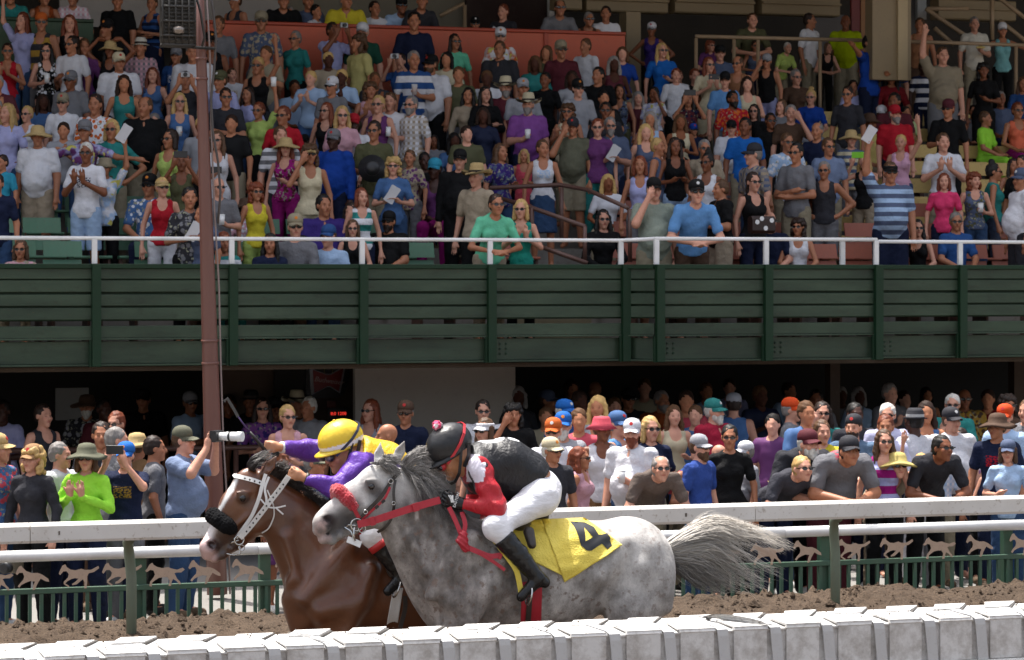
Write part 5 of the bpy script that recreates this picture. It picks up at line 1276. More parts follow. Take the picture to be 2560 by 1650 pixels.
def parse(line):
    w = line.split(); d = dict(area=w[0], x=int(w[1]), y=int(w[2]), pose=w[3], body=w[4], skin=w[5], hair=w[6], hat=w[7], gl=w[8], top=w[9], bot=w[10], yaw=None, item=None, beard=False, mir=None, child=False)
    for e in w[11:]:
        if e.startswith('yaw='): d['yaw'] = float(e[4:])
        elif e.startswith('item='): d['item'] = e[5:]
        elif e == 'beard': d['beard'] = True
        elif e == 'mir': d['mir'] = True
        elif e == 'mir0': d['mir'] = False
    al = dict(hold='be', up1='sh', up2='sh', sit_side='se', child='st')
    if d['pose'] in ('up1', 'up2'): d['mir'] = True
    d['pose'] = al.get(d['pose'], d['pose']); return d
D = [parse(l) for l in PEOPLE.strip().splitlines()]
rr = random.Random(11)
def headh(pose, body, look=0): g = Rig(pose, body, look); return float(g.P(HEADC)[2]), float(g.P(HEADC)[1])
rows_used = {}
for i, d in enumerate(D):
    r1 = hv('p', i); pose, body = d['pose'], d['body']
    d['look'] = R(18) if (r1.random() < .5 and pose in ('st', 'se', 'be', 'cr')) else (R(12) if pose in ('cl', 'hi') else 0)
    if d['mir'] is None: d['mir'] = r1.random() < .5
    pref = DEFH[body]
    if d['area'] == 'U':
        pref *= .88 if (1500 < d['x'] < 2100 and d['y'] < 330) else .965
        best = None
        for r_ in range(0, NROW+2):
            ps = pose
            if r_ == NROW+1: t, z = T_DECK+.75, Z_DECK; ps = 'le' if pose == 'se' else pose
            elif r_ == 0: t, z = (.42 if pose in ('le', 'lo') else .55), Z0
            else: t, z = ROW0+RD*(r_-1)+.30, Z0+RH*r_
            if ps in ('se', 'sf'): t = max(.76, ROW0+RD*r_-.36)
            if pose == 'le' and r_ not in (0, NROW+1): continue
            hz, hy = headh(ps, body); s, Y = on_plane(d['x'], t); need = (zat(d['y'], Y+hy*.9)-z)/hz
            cost = abs(need-pref)*7+(3 if need > pref*1.12 or need < pref*.86 else 0)
            for (s2, t2) in rows_used.get(r_, []):
                if abs(s2-s) < .42 and abs(t2-t) < .35: cost += (1-abs(s2-s)/.42)*1.1
            if best is None or cost < best[0]: best = (cost, r_, s, t, z, ps, need)
        c_, r_, s, t, z, ps, need = best
        for (s2, t2) in rows_used.get(r_, []):
            if abs(s2-s) < .36 and abs(t2-t) < .1: t += .16 if (i % 2) else -.12
        rows_used.setdefault(r_, []).append((s, t)); d['pose'] = ps; d['row'] = r_
        s, Y = on_plane(d['x'], t); d['pos'] = fw(s, t, z); d['sc'] = min(max(need, pref*.84), pref*1.15)
    else:
        s0_, Yp = on_plane(d['x'], 3, YF); yn = HORY+(d['y']-HORY)*Yp/(YF+3*CS); tt = float(np.interp(yn, [975, 1000, 1030, 1060, 1100, 1130, 1150], [12.5, 10, 6, 3, 1.0, .62, .5]))
        if 545 < d['x'] < 880: tt = min(tt, 8.9)
        if 880 <= d['x'] < 1300: tt = min(tt, 8.0)
        for tries in range(14):
            s, Y = on_plane(d['x'], tt, YF); P_ = fw(s, tt, 0, YF)
            bad = [1 for (x2, y2) in rows_used.get('L', []) if math.hypot(x2-P_.x, y2-P_.y) < .40]
            if not bad: break
            tt += .17 if tries % 2 else .12
        best = None
        for ps in (['le', 'l2', 'l3', 'l4'] if pose in ('le', 'lo') else [pose, 'le', 'l2', 'l3']):
            hz, hy = headh(ps, body); t2 = max(tt, .45-hy*.75) if ps[0] == 'l' else tt; s, Y = on_plane(d['x'], t2, YF); sc = (zat(d['y'], Y+hy)-floor_z(t2))/hz; cost = abs(sc/pref-1.02)+(.15 if ps != pose and pose not in ('le', 'lo') else 0)
            if best is None or cost < best[0]: best = (cost, s, t2, sc, ps)
        c_, s, tt, sc, ps = best; P_ = fw(s, tt, floor_z(tt), YF); rows_used.setdefault('L', []).append((P_.x, P_.y)); d['pos'] = P_; d['sc'] = min(max(sc, pref*.80), pref*1.16); d['pose'] = ps; d['row'] = -1; d['s'], d['t'] = s, tt
def topword(d):
    p = d['top'].split(':'); st, c1 = p[0], PAL.get(p[1].replace('plum2', 'plum2'), ('dark',))[0]
    if len(p) > 2: return f"{c1} and {PAL[p[3]][0]} {PATW[p[2]]} {TOPW[st]}" if p[2] in ('stripe', 'wide', 'wideone', 'plaid') and PAL[p[3]][0] != c1 else f"{PATW[p[2]]} {c1} {TOPW[st]}"
    return f"{c1} {TOPW[st]}"
def headword(d):
    if d['hat'] != '-': k, c = d['hat'].split(':'); return f"{PAL[c][0]} {HATW[k]}"
    if d['hair'][0] == 'b': return 'bald head'
    return f"{HSTY[d['hair'][0]]} {HWORD[d['hair'][1]]} hair"
def labels():
    import collections
    for d in D:
        d['b'] = f"{'child' if d['body'] == 'c' else 'person'} in {topword(d)}, {headword(d)}"
    def opts(d):
        area = 'in the stand' if d['area'] == 'U' else 'in the lower crowd'
        yield d['b']+(f", {POSEW[d['pose']]}" if POSEW[d['pose']] else '')
        if d['gl'] == 'g': yield d['b']+', sunglasses'+(f", {POSEW[d['pose']]}" if POSEW[d['pose']] else '')
        yield d['b']+f" and {PAL[d['bot'].split(':')[1]][0]} {BOTW[d['bot'].split(':')[0]]}"
        nb = sorted((e for e in D if e is not d and e['area'] == d['area']), key=lambda e: (e['x']-d['x'])**2+(e['y']-d['y'])**2)
        for e in nb[:5]:
            side = 'left of' if d['x'] < e['x'] else 'right of'
            if abs(d['x']-e['x']) < 25: side = 'above' if d['y'] < e['y'] else 'below'
            yield d['b']+f", {side} the {topword(e)}"
        yield f"{'child' if d['body'] == 'c' else 'person'} in {topword(d)}, {'beside the' } {topword(nb[0])} and {topword(nb[1])}"
    cnt = collections.Counter(); L = [list(opts(d)) for d in D]; short = [o[0] for o in L]; cs = collections.Counter(short); seen = set()
    for d, o in zip(D, L):
        d['label'] = None
        for k, c in enumerate(o):
            if len(c.split()) > 16 or c in seen or (k == 0 and cs[c] > 1): continue
            d['label'] = c; break
        if d['label'] is None: d['label'] = ' '.join(o[-1].split()[:16])
        seen.add(d['label'])
labels()
def add_person(d, i):
    pose, body = d['pose'], d['body']; g = Rig(pose, body, d['look']); key = (pose, body, round(d['look'], 2))
    me = cached(('body',)+key, lambda: make_body(g)); r1 = hv('q', i)
    sk = np.array(srgb(SKIN[d['skin']]))*r1.uniform(.74, .92)
    o = mobj('person', me, M_skin, None, sk)
    yaw = -d['yaw'] if d['yaw'] is not None else (r1.gauss(-6, 13) if d['area'] == 'U' else r1.gauss(-8, 16))
    if d['pose'] in LEAN: yaw = yaw*.3+math.degrees(PSI)*.7
    if d['pose'] == 'se': yaw = yaw*.6+8 if d['yaw'] is None else yaw*.5
    wd = d['sc']*(r1.uniform(.90, .99) if d['area'] == 'U' else r1.uniform(.96, 1.03))
    o.location = d['pos']; o.rotation_euler = (0, 0, R(yaw)); o.scale = (-wd if d['mir'] else wd, wd, d['sc'])
    tag(o, d['label'], 'person', 'spectators in the stand' if d['area'] == 'U' else 'spectators on the ground behind the fence')
    tp = d['top'].split(':'); st = tp[0]; pat = tp[2] if len(tp) > 2 else 'plain'; pat = 'wide' if pat == 'wideone' else pat
    if 'sleeve' in d: st = 'L'
    tm = cached(('top', st)+key, lambda: make_top(g, st)); q = mobj({'t': 'tee_shirt', 'p': 'polo_shirt', 'b': 'shirt', 'L': 'long_sleeved_top', 'h': 'hooded_top', 'k': 'tank_top', 'd': 'dress'}[st], tm, FAB['plain'], o, np.array(col(tp[1]))*r1.uniform(.92, 1.05))
    q.material_slots[0].link = 'OBJECT'; q.material_slots[0].material = FAB[pat]
    if len(tp) > 2: q['second_color'] = [float(c) for c in col(tp[3])]
    bs, bc = d['bot'].split(':')
    if st == 'd': bs = 'k'
    bm = cached(('bot', bs)+key, lambda: make_bottom(g, bs)); mobj({'p': 'trousers', 's': 'shorts', 'k': 'skirt', 'x': 'briefs'}[bs], bm, FAB['plain'], o, np.array(col(bc))*(.45 if 'denim' in bc or bc in ('blue', 'slate', 'azure') else .85))
    HM = g.head_matrix()
    def on_head(name, me, mt, c):
        q = mobj(name, me, mt, o, c); q.matrix_parent_inverse = Matrix.Identity(4); q.matrix_local = HM; return q
    hk, hc = d['hair'][0], HAIRC.get(d['hair'][1], '333333')
    if hk != 'b':
        if d['hat'] != '-' and hk in 'u': hk = 's'
        on_head('hair', cached(('hair', hk), lambda: hair_mesh(hk)), M_hair, np.array(srgb(hc))*r1.uniform(.8, 1.15))
    if d['beard']: on_head('beard', cached('beard', beard_mesh), M_hair, np.array(srgb(hc if hk != 'b' else '504038')))
    if d['hat'] != '-':
        k, c = d['hat'].split(':'); hm_ = cached(('hat', k), lambda: hat_mesh(k)); q = on_head('hat', hm_, M_hat, np.array(col(c))*r1.uniform(.9, 1.05)); 
        if k in ('cow', 'fed', 'sun'): b_ = mobj('hat_band', cached('band', band_mesh), M_hat, q, (.04, .03, .025) if c != 'charcoal' else (.5, .5, .5))
        if k in ('cap', 'bcap') and r1.random() < .5:
            lg = mobj('cap_badge', cached('badge', lambda: MB().lathe([(.018, 0), (.018, .004), (.0, .005)], n=8, M=Matrix.Translation((0, -.071, .098)) @ Matrix.Rotation(R(65), 4, 'X')).mesh('cap_badge')), M_hat, q, r1.choice([(.6, .2, .03), (.6, .6, .6), (.45, .03, .03)]))
    if d['gl'] == 'g': on_head('sunglasses', cached('glasses', glasses_mesh), M_glass, (0, 0, 0))
    if d['area'] == 'L' and d['pos'].y < 27.5:
        for sd, a, b_, c_, t_ in g.legs():
            def shoe():
                f = SDF((-.06, -.24, -.01), (.06, .09, .13), .011); f.cap((0, -.0, .06), (0, .01, .05), .047, k=.02); f.cap((0, 0, .045), (0, -.165, .035), .046, .042, .03); f.half((0, 0, .0), (0, 0, -1)); return f.mesh('shoe', 1)
            q = mobj('shoe', cached('shoe', shoe), M_hat, o, r1.choice([(.6, .6, .6), (.03, .03, .03), (.12, .08, .05)])); q.location = (c_[0], c_[1], 0); q.rotation_euler = (0, 0, sd*.15)
    d['obj'] = o
    if d['item']:
        A = g.arms(); w_ = [a[3]+a[4]*.10 for a in A]
        hp = (w_[0]+w_[1])/2 if POSE[pose] is None or POSE[pose][0] == POSE[pose][1] else w_[1]
        it = d['item']; off = {'bag': (-.2, -.1, -.05), 'purse': (-.12, -.08, -.08), 'blackhat': (0, -.04, -.02), 'camcorder': (.12, -.06, -.15), 'biglens': (0, -.05, .02), 'cup': (0, -.02, .03), 'beer': (0, -.02, .04), 'paper': (0, -.03, .06), 'phone': (0, -.01, .05), 'greenphone': (0, -.01, .05)}.get(it, (0, -.02, .03))
        if it == 'baby': return
        M_ = Matrix.Translation(d['pos']) @ Matrix.Rotation(R(yaw), 4, 'Z') @ Matrix.Diagonal((o.scale[0], o.scale[1], o.scale[2], 1)); p = M_ @ Vector(hp+np.array(off))
        make_item(it, p, R(yaw), d['b'].split(',')[0], 1.0, 'with '+headword(d))
for i, d in enumerate(D): add_person(d, i)

# ------------------------------------------------------------------ the many half hidden people between them: one joined mass
def coarse(pose, body, hair, top, bot, look):
    g = Rig(pose, body, look); parts = [(make_body(g, .022), 0), (make_top(g, top, .027), 1), (make_bottom(g, bot, .030), 2)]; HM = g.head_matrix(); out = []
    for me, k in parts+[(cached(('hair', hair), lambda: hair_mesh(hair)), 3)]:
        v = verts_of(me).astype(float)
        if k == 3: v = v@np.array(HM.to_3x3()).T+np.array(HM.translation)
        q = np.empty(len(me.loops), np.int32); me.loops.foreach_get('vertex_index', q); q = q.reshape(-1, 4); tn = np.ones((len(v), 3))
        if k == 0: a_ = np.empty(len(v)*4, np.float32); me.color_attributes['tint'].data.foreach_get('color', a_); tn = a_.reshape(-1, 4)[:, :3]
        out.append((v, q, tn, k))
    return out
rf = random.Random(21); VS, QS, TS = [], [], []; nv = 0; extra = 0
heads = [(d['x'], d['y']) for d in D]
def put_extra(P_, sc, yaw, kit):
    global nv, extra
    c4 = [np.array(srgb(SKIN[rf.choice('1122234')])), np.array(col(rf.choice(['white', 'ltgrey', 'black', 'charcoal', 'navy', 'denim', 'slate', 'beige', 'ltblue', 'maroon', 'olive', 'teal', 'plum', 'grey', 'coral', 'cream', 'royal', 'khaki', 'red2', 'lavender']))), np.array(col(rf.choice(['navy', 'khaki', 'black', 'denim', 'grey']))), np.array(srgb(HAIRC[rf.choice('kddnnyg')]))]
    ca, sa = math.cos(yaw), math.sin(yaw); M3 = np.array([[ca, -sa, 0], [sa, ca, 0], [0, 0, 1]])
    for v, q, tn, k in kit: VS.append(v@(M3*sc).T+np.array(P_)); QS.append(q+nv); TS.append(tn*c4[k]); nv += len(v)
    extra += 1
kits = [coarse('st', 'm', 's', 't', 'p', .2), coarse('be', 'f', 'l', 'k', 'p', 0), coarse('se', 'm', 's', 't', 's', 0), coarse('st', 'f', 'm', 't', 'p', -.2), coarse('cl', 'm', 's', 'b', 'p', 0), coarse('se', 'f', 'l', 't', 'p', .2)]; kh = [1.6, 1.6, 1.19, 1.6, 1.6, 1.19]
cand = []
for r_ in range(3, NROW+1):
    s = -7.0
    while s < 8.6: cand.append((r_, s)); s += rf.uniform(.30, .45)
rf.shuffle(cand)
for r_, s in cand:
    if extra > 100: break
    ki = rf.randrange(6); sit = ki in (2, 5); t = (ROW0+RD*r_-.36) if sit else (ROW0+RD*(r_-1)+.34); sc = rf.uniform(.84, .93)
    if any(abs(s2-s) < .34 for s2, t2 in rows_used.get(r_, [])): continue
    P_ = fw(s, t, Z0+RH*r_); px, py = CX+F*P_.x/P_.y, HORY+F*(CAMZ-P_.z-kh[ki]*sc)/P_.y
    if px < -30 or px > 2590 or px > 1880 or (py < 120 and 520 < px < 1560): continue
    if 1300 < px < 1480 and r_ < 4: continue
    if min(math.hypot(px-x, py-y) for x, y in heads) < 27: continue
    rows_used.setdefault(r_, []).append((s, t)); heads.append((px, py)); put_extra(P_, sc, rf.uniform(-.3, .3), kits[ki])
n_up = extra
for _ in range(900):
    if extra > n_up+24: break
    px = rf.uniform(1290, 2580); tt = rf.uniform(.9, 8.5 if px < 1300 else 12); ki = rf.choice([0, 1, 3, 4]); sc = rf.uniform(.93, 1.05); s, Y = on_plane(px, tt, YF); P_ = fw(s, tt, floor_z(tt), YF); py = HORY+F*(CAMZ-P_.z-1.6*sc)/Y
    if any(math.hypot(x2-P_.x, y2-P_.y) < .48 for x2, y2 in rows_used['L']) or min(math.hypot(px-x, py-y) for x, y in heads) < 36: continue
    rows_used['L'].append((P_.x, P_.y)); heads.append((px, py)); put_extra(P_, sc, rf.uniform(-.5, .5), kits[ki])
M_mass = N('crowd_mass'); at = M_mass.n('Attribute'); at.attribute_name = 'tint'; M_mass.base(at.outputs['Color']); M_mass = M_mass.set(.7, spec=.25)
me = np_mesh('further_spectators', np.concatenate(VS), np.concatenate(QS)); paint(me, np.concatenate(TS)); o = mobj('further_spectators', me, M_mass); tag(o, 'further half hidden spectators filling the gaps of the crowd', 'crowd', kind='stuff')

# ================================================================== the two horses and their jockeys
YG, YB = 18.5, 19.35              # centre planes of the grey and the bay on the camera axis
def mk(y0):
    def T(px, py, t=0.0):
        s, Y = on_plane(px, t, y0); return np.array([s, t, zat(py, Y)])
    return T
TG, TB = mk(YG), mk(YB)
def fcap(f, a, b, ra, rb, ky, k=.03, neg=False):
    """capsule squeezed sideways (t) by ky"""
    a = np.array(a, float); b = np.array(b, float); m = max(ra, rb)
    sl, X, Y, Z = f.sub(np.minimum(a, b)-m, np.maximum(a, b)+m, k*1.5+3*f.h)
    ab = (b-a)*[1, ky, 1]; L = max(float(ab@ab), 1e-9); dy = (Y-a[1])*ky
    t = np.clip(((X-a[0])*ab[0]+dy*ab[1]+(Z-a[2])*ab[2])/L, 0, 1)
    d = np.sqrt((X-a[0]-t*ab[0])**2+(dy-t*ab[1])**2+(Z-a[2]-t*ab[2])**2)-(ra+(rb-ra)*t)
    return f.put(sl, d*(.72 if ky > 1.2 else 1), k, neg)
K = 1/378.0                        # one photograph pixel in metres at the horses
def horse_body(T, d, h=.0115):
    lo = T(*d['lo']); hi = T(*d['hi']); lo[1] = -.42; hi[1] = .42; lo[2] = -.02
    f = SDF(lo, hi, h)
    for (x, y, t, rx, rt, rz) in d['ells']: 
        c = T(x, y, t); f.ell(c, (rx, rt, rz), k=.10)
    def ch(pts, ky, k=.04):
        for (x0, y0_, r0), (x1, y1, r1) in zip(pts, pts[1:]): fcap(f, T(x0, y0_), T(x1, y1), r0*K, r1*K, ky, k)
    ch(d['neck'], 1.75, .07); ch(d['skull'], 1.65, .03); ch(d['jaw'], 1.9, .025)
    for sd in (-1, 1):
        x, y, r_ = d['jowl']; f.ell(T(x, y, sd*.050), (r_*K*1.02, .040, r_*K), k=.02)
        for (xa, ya, ra), (xb, yb, rb) in zip(d['crest'], d['crest'][1:]): f.cap(T(xa, ya, sd*.066), T(xb, yb, sd*.052), ra*K, rb*K, .02)   # facial crest
        x, y = d['eye']; f.ell(T(x, y, sd*.072), (.042, .022, .034), k=.02); f.cap(T(x-14, y-12, sd*.084), T(x+16, y-13, sd*.08), .010, k=.015); f.ell(T(x, y+2, sd*.100), (.024, .018, .017), k=.008, neg=True); f.ell(T(x, y+20, sd*.085), (.03, .012, .010), k=.02, neg=True)
        for (x, y, t, r_, k_) in d['muzzle']: f.ell(T(x, y, sd*t), (r_*K, r_*K*.8, r_*K), k=k_)
        x, y = d['nostril']; f.ell(T(x, y, sd*.050), (.034, .018, .030), k=.012); f.ell(T(x, y, sd*.078), (.030, .040, .024), Matrix.Rotation(R(30), 3, 'Y'), k=.006, neg=True)
    for e in d['ears']:
        (x0, y0_, t0), (x1, y1, t1), r_ = e; a, b = T(x0, y0_, t0), T(x1, y1, t1); mid = a*.55+b*.45
        f.cap(a, mid, r_*.85, r_, .012); f.cap(mid, b, r_, .004, .008); n = np.array([-.2, -1, .1]); f.cap(a*.6+b*.4+n*.03, b*.85+a*.15+n*.016, r_*.8, .004, .006, neg=True)
    xa, ya, xb, yb, r_ = d['mouth']; fcap(f, T(xa, ya), T(xb, yb), r_*K, r_*K*.6, .35, .006, neg=True)
    for L in d['legs']:
        pts = [T(x, y, t) for x, y, t, _ in L]; rs = [r_ for *_, r_ in L]; f.chain(pts, rs, .05); f.cap(pts[-1], pts[-1]-[.05, 0, .05], .05, .055, .01)
    for (x, y, t, xb, yb, tb, r_, k_) in d.get('muscle', []): f.cap(T(x, y, t), T(xb, yb, tb), r_, r_*.8, k_)
    for (x, y, t, xb, yb, tb, r_, k_) in d.get('groove', []): f.cap(T(x, y, t-.006), T(xb, yb, tb-.006), r_*1.05, r_*.75, k_*.8, neg=True)
    for sd in (-1, 1):
        for x, y, xb, yb, r_, t0, t1 in d.get('ridge', []): f.cap(T(x, y, sd*(t0-.016)), T(xb, yb, sd*(t1-.018)), r_, r_*.8, .085)
    return f
G = dict(lo=(745, 1080), hi=(1725, 1080), ells=[(1195, 1462, 0, .40, .25, .36), (1345, 1446, 0, .56, .29, .375), (1440, 1402, 0, .34, .26, .275), (1565, 1402, 0, .32, .25, .298),
        (1602, 1455, -.12, .235, .155, .30), (1602, 1455, .12, .235, .155, .30), (1575, 1530, -.14, .15, .12, .24), (1575, 1530, .14, .15, .12, .24), (1165, 1430, -.14, .22, .12, .28), (1165, 1430, .14, .22, .12, .28), (1210, 1340, 0, .22, .11, .09)],
    neck=[(985, 1238, 60), (1025, 1290, 76), (1074, 1350, 98), (1130, 1420, 122), (1165, 1470, 130)],
    skull=[(985, 1212, 44), (945, 1214, 50), (885, 1252, 43), (835, 1288, 31), (812, 1302, 28)], jaw=[(945, 1278, 42), (890, 1308, 24), (842, 1333, 17), (818, 1345, 13)],
    jowl=(945, 1276, 46), crest=[(915, 1262, 8), (868, 1282, 5)], eye=(928, 1214), muzzle=[(805, 1308, .035, 24, .02), (797, 1325, .02, 16, .012), (808, 1347, .015, 14, .01), (830, 1350, .01, 13, .012), (850, 1338, .03, 10, .01)],
    nostril=(820, 1299), ears=[((990, 1152, -.06), (1013, 1098, -.080), .034), ((945, 1158, .055), (952, 1104, .075), .033)], mouth=(800, 1335, 868, 1331, 3.2),
    legs=[[(1150, 1520, -.15, .13), (1120, 1610, -.15, .085), (1075, 1700, -.15, .055), (1010, 1790, -.14, .036), (985, 1820, -.14, .045)], [(1160, 1520, .15, .13), (1180, 1620, .15, .08), (1200, 1700, .15, .052), (1250, 1760, .14, .036), (1290, 1740, .14, .045)],
          [(1575, 1520, -.15, .15), (1555, 1620, -.15, .10), (1610, 1710, -.15, .06), (1590, 1790, -.15, .04), (1570, 1822, -.15, .048)], [(1585, 1520, .15, .15), (1600, 1620, .15, .09), (1650, 1700, .15, .06), (1690, 1770, .15, .04), (1715, 1800, .15, .048)]],
    ridge=[(1175, 1345, 1075, 1490, .045, .215, .235), (1130, 1500, 1230, 1470, .06, .24, .27), (1250, 1400, 1180, 1560, .03, .285, .29), (1030, 1350, 1060, 1430, .02, .165, .20), (1560, 1360, 1500, 1440, .05, .215, .26), (1655, 1420, 1668, 1520, .03, .22, .22), (1600, 1420, 1570, 1530, .05, .245, .26)],
    muscle=[(1080, 1300, -.07, 1150, 1400, -.17, .05, .06), (1630, 1370, -.17, 1660, 1480, -.20, .05, .06)],
    groove=[(1060, 1280, -.15, 1130, 1400, -.25, .016, .03), (1180, 1400, -.30, 1225, 1540, -.335, .024, .05), (1640, 1400, -.29, 1660, 1500, -.315, .018, .04), (972, 1300, -.095, 985, 1240, -.10, .014, .02), (1520, 1478, -.33, 1524, 1560, -.36, .05, .07), (1100, 1440, -.33, 1150, 1560, -.36, .03, .06), (1010, 1330, -.20, 1070, 1440, -.27, .022, .05), (1595, 1500, -.36, 1615, 1570, -.36, .03, .05)])
Bd = dict(lo=(455, 1120), hi=(1400, 1120), ells=[(865, 1478, 0, .38, .25, .36), (1020, 1470, 0, .55, .29, .37), (1130, 1425, 0, .34, .26, .275), (1240, 1425, 0, .32, .25, .29), (1280, 1480, -.12, .22, .15, .28), (1280, 1480, .12, .22, .15, .28),
        (850, 1470, -.14, .23, .12, .27), (850, 1470, .14, .23, .12, .27), (890, 1370, 0, .22, .11, .09)],
    neck=[(676, 1246, 58), (732, 1306, 74), (786, 1376, 96), (840, 1452, 124), (850, 1500, 134)],
    skull=[(655, 1216, 40), (628, 1216, 45), (592, 1264, 42), (560, 1318, 33), (532, 1356, 27)], jaw=[(650, 1286, 40), (590, 1352, 22), (556, 1380, 16), (540, 1392, 13)],
    jowl=(652, 1282, 46), crest=[(615, 1292, 8), (582, 1322, 5)], eye=(606, 1243), muzzle=[(520, 1368, .035, 23, .02), (518, 1386, .02, 16, .012), (536, 1396, .014, 12, .01), (556, 1388, .012, 12, .012), (578, 1372, .03, 10, .01)],
    nostril=(529, 1362), ears=[((660, 1186, -.06), (694, 1137, -.085), .036), ((625, 1180, .06), (640, 1132, .085), .028)], mouth=(514, 1393, 582, 1366, 2.4),
    legs=[[(850, 1530, -.15, .13), (815, 1630, -.15, .09), (770, 1700, -.15, .055), (740, 1790, -.14, .036), (722, 1815, -.14, .042)], [(860, 1530, .15, .13), (890, 1640, .15, .08), (900, 1720, .15, .052), (905, 1790, .14, .036), (890, 1815, .14, .045)],
          [(1260, 1530, -.15, .15), (1240, 1620, -.15, .10), (1300, 1700, -.15, .06), (1280, 1780, -.15, .04), (1262, 1812, -.15, .048)], [(1270, 1530, .15, .15), (1290, 1620, .15, .09), (1340, 1690, .15, .06), (1380, 1750, .15, .04), (1400, 1780, .15, .048)]],
    ridge=[(870, 1365, 760, 1500, .045, .215, .23), (800, 1530, 900, 1500, .06, .235, .27), (930, 1420, 870, 1580, .03, .285, .29), (715, 1345, 740, 1440, .018, .140, .18), (725, 1500, 745, 1590, .05, .10, .12), (640, 1322, 600, 1345, .008, .06, .055)],
    muscle=[(770, 1330, -.07, 830, 1440, -.17, .05, .06), (735, 1460, -.12, 760, 1560, -.14, .06, .05)],
    groove=[(780, 1440, -.235, 770, 1560, -.262, .030, .05), (735, 1340, -.155, 800, 1440, -.225, .018, .03), (905, 1400, -.31, 960, 1560, -.335, .025, .06), (700, 1330, -.18, 760, 1440, -.22, .02, .05), (900, 1530, -.34, 860, 1600, -.33, .03, .05), (830, 1380, -.285, 900, 1500, -.325, .026, .05), (655, 1320, -.085, 690, 1300, -.10, .014, .02)])
def to_px(v, y0):
    """photograph pixel of points given in a horse frame (used only to lay out coat markings, painted shade and silks)"""
    X = v[:, 0]*CS-v[:, 1]*SN; Y = y0+v[:, 0]*SN+v[:, 1]*CS; return CX+F*X/Y, HORY+F*(CAMZ-v[:, 2])/Y
def near_seg(px, py, a, b, r0, r1=None):
    r1 = r0 if r1 is None else r1; ab = np.array(b, float)-a; t = np.clip(((px-a[0])*ab[0]+(py-a[1])*ab[1])/(ab@ab), 0, 1)
    return np.clip(1.5-np.hypot(px-a[0]-t*ab[0], py-a[1]-t*ab[1])/(r0+(r1-r0)*t), 0, 1)
M_coat = N('coat'); at = M_coat.n('Attribute'); at.attribute_name = 'tint'; n1 = M_coat.noise(260, 3, M_coat.coord((1, .6, .35))); n2 = M_coat.noise(45, 4, M_coat.coord()); big = M_coat.noise(9, 8, M_coat.coord((1, 1, .8)), .6); spk = M_coat.noise(24, 4, M_coat.coord(), .55)
dap = M_coat.mix(at.outputs['Alpha'], (1, 1, 1), M_coat.ramp(big, [(.36, (.50, .475, .455)), (.5, (.92, .90, .885)), (.64, (1.42, 1.40, 1.38))])); fle = M_coat.math('MULTIPLY', M_coat.ramp(spk, [(.57, (0, 0, 0)), (.66, (.75, .75, .75))]), at.outputs['Alpha'])
coatc = M_coat.mix(fle, M_coat.mix(1.0, at.outputs['Color'], dap, 'MULTIPLY'), (.15, .095, .07))

M_coat.base(M_coat.mix(.55, coatc, M_coat.ramp(M_coat.math('ADD', M_coat.math('MULTIPLY', n1, .6), M_coat.math('MULTIPLY', n2, .4)), [(.32, (.55, .54, .53)), (.62, (1, 1, 1))]), 'MULTIPLY')).bump(M_coat.math('ADD', n1, n2), .35, .006); M_coat = M_coat.set(.62, spec=.3, Sheen_Weight=.15)
M_bcoat = N('bay_coat'); at = M_bcoat.n('Attribute'); at.attribute_name = 'tint'; n1 = M_bcoat.noise(200, 3, M_bcoat.coord((1, .6, .35))); n2 = M_bcoat.noise(9, 4, M_bcoat.coord())
M_bcoat.base(M_bcoat.mix(.35, at.outputs['Color'], M_bcoat.ramp(n1, [(.3, (.6, .6, .6)), (.65, (1, 1, 1))]), 'MULTIPLY')).bump(M_bcoat.math('ADD', M_bcoat.math('MULTIPLY', n1, .4), M_bcoat.math('MULTIPLY', n2, 2.0)), .3, .006); M_bcoat = M_bcoat.set(.33, spec=.6, Coat_Weight=.15, Sheen_Weight=.1)
def blend(c, m, col): m = np.clip(m, 0, 1)[:, None]; c[:] = c*(1-m)+np.array(col)*m
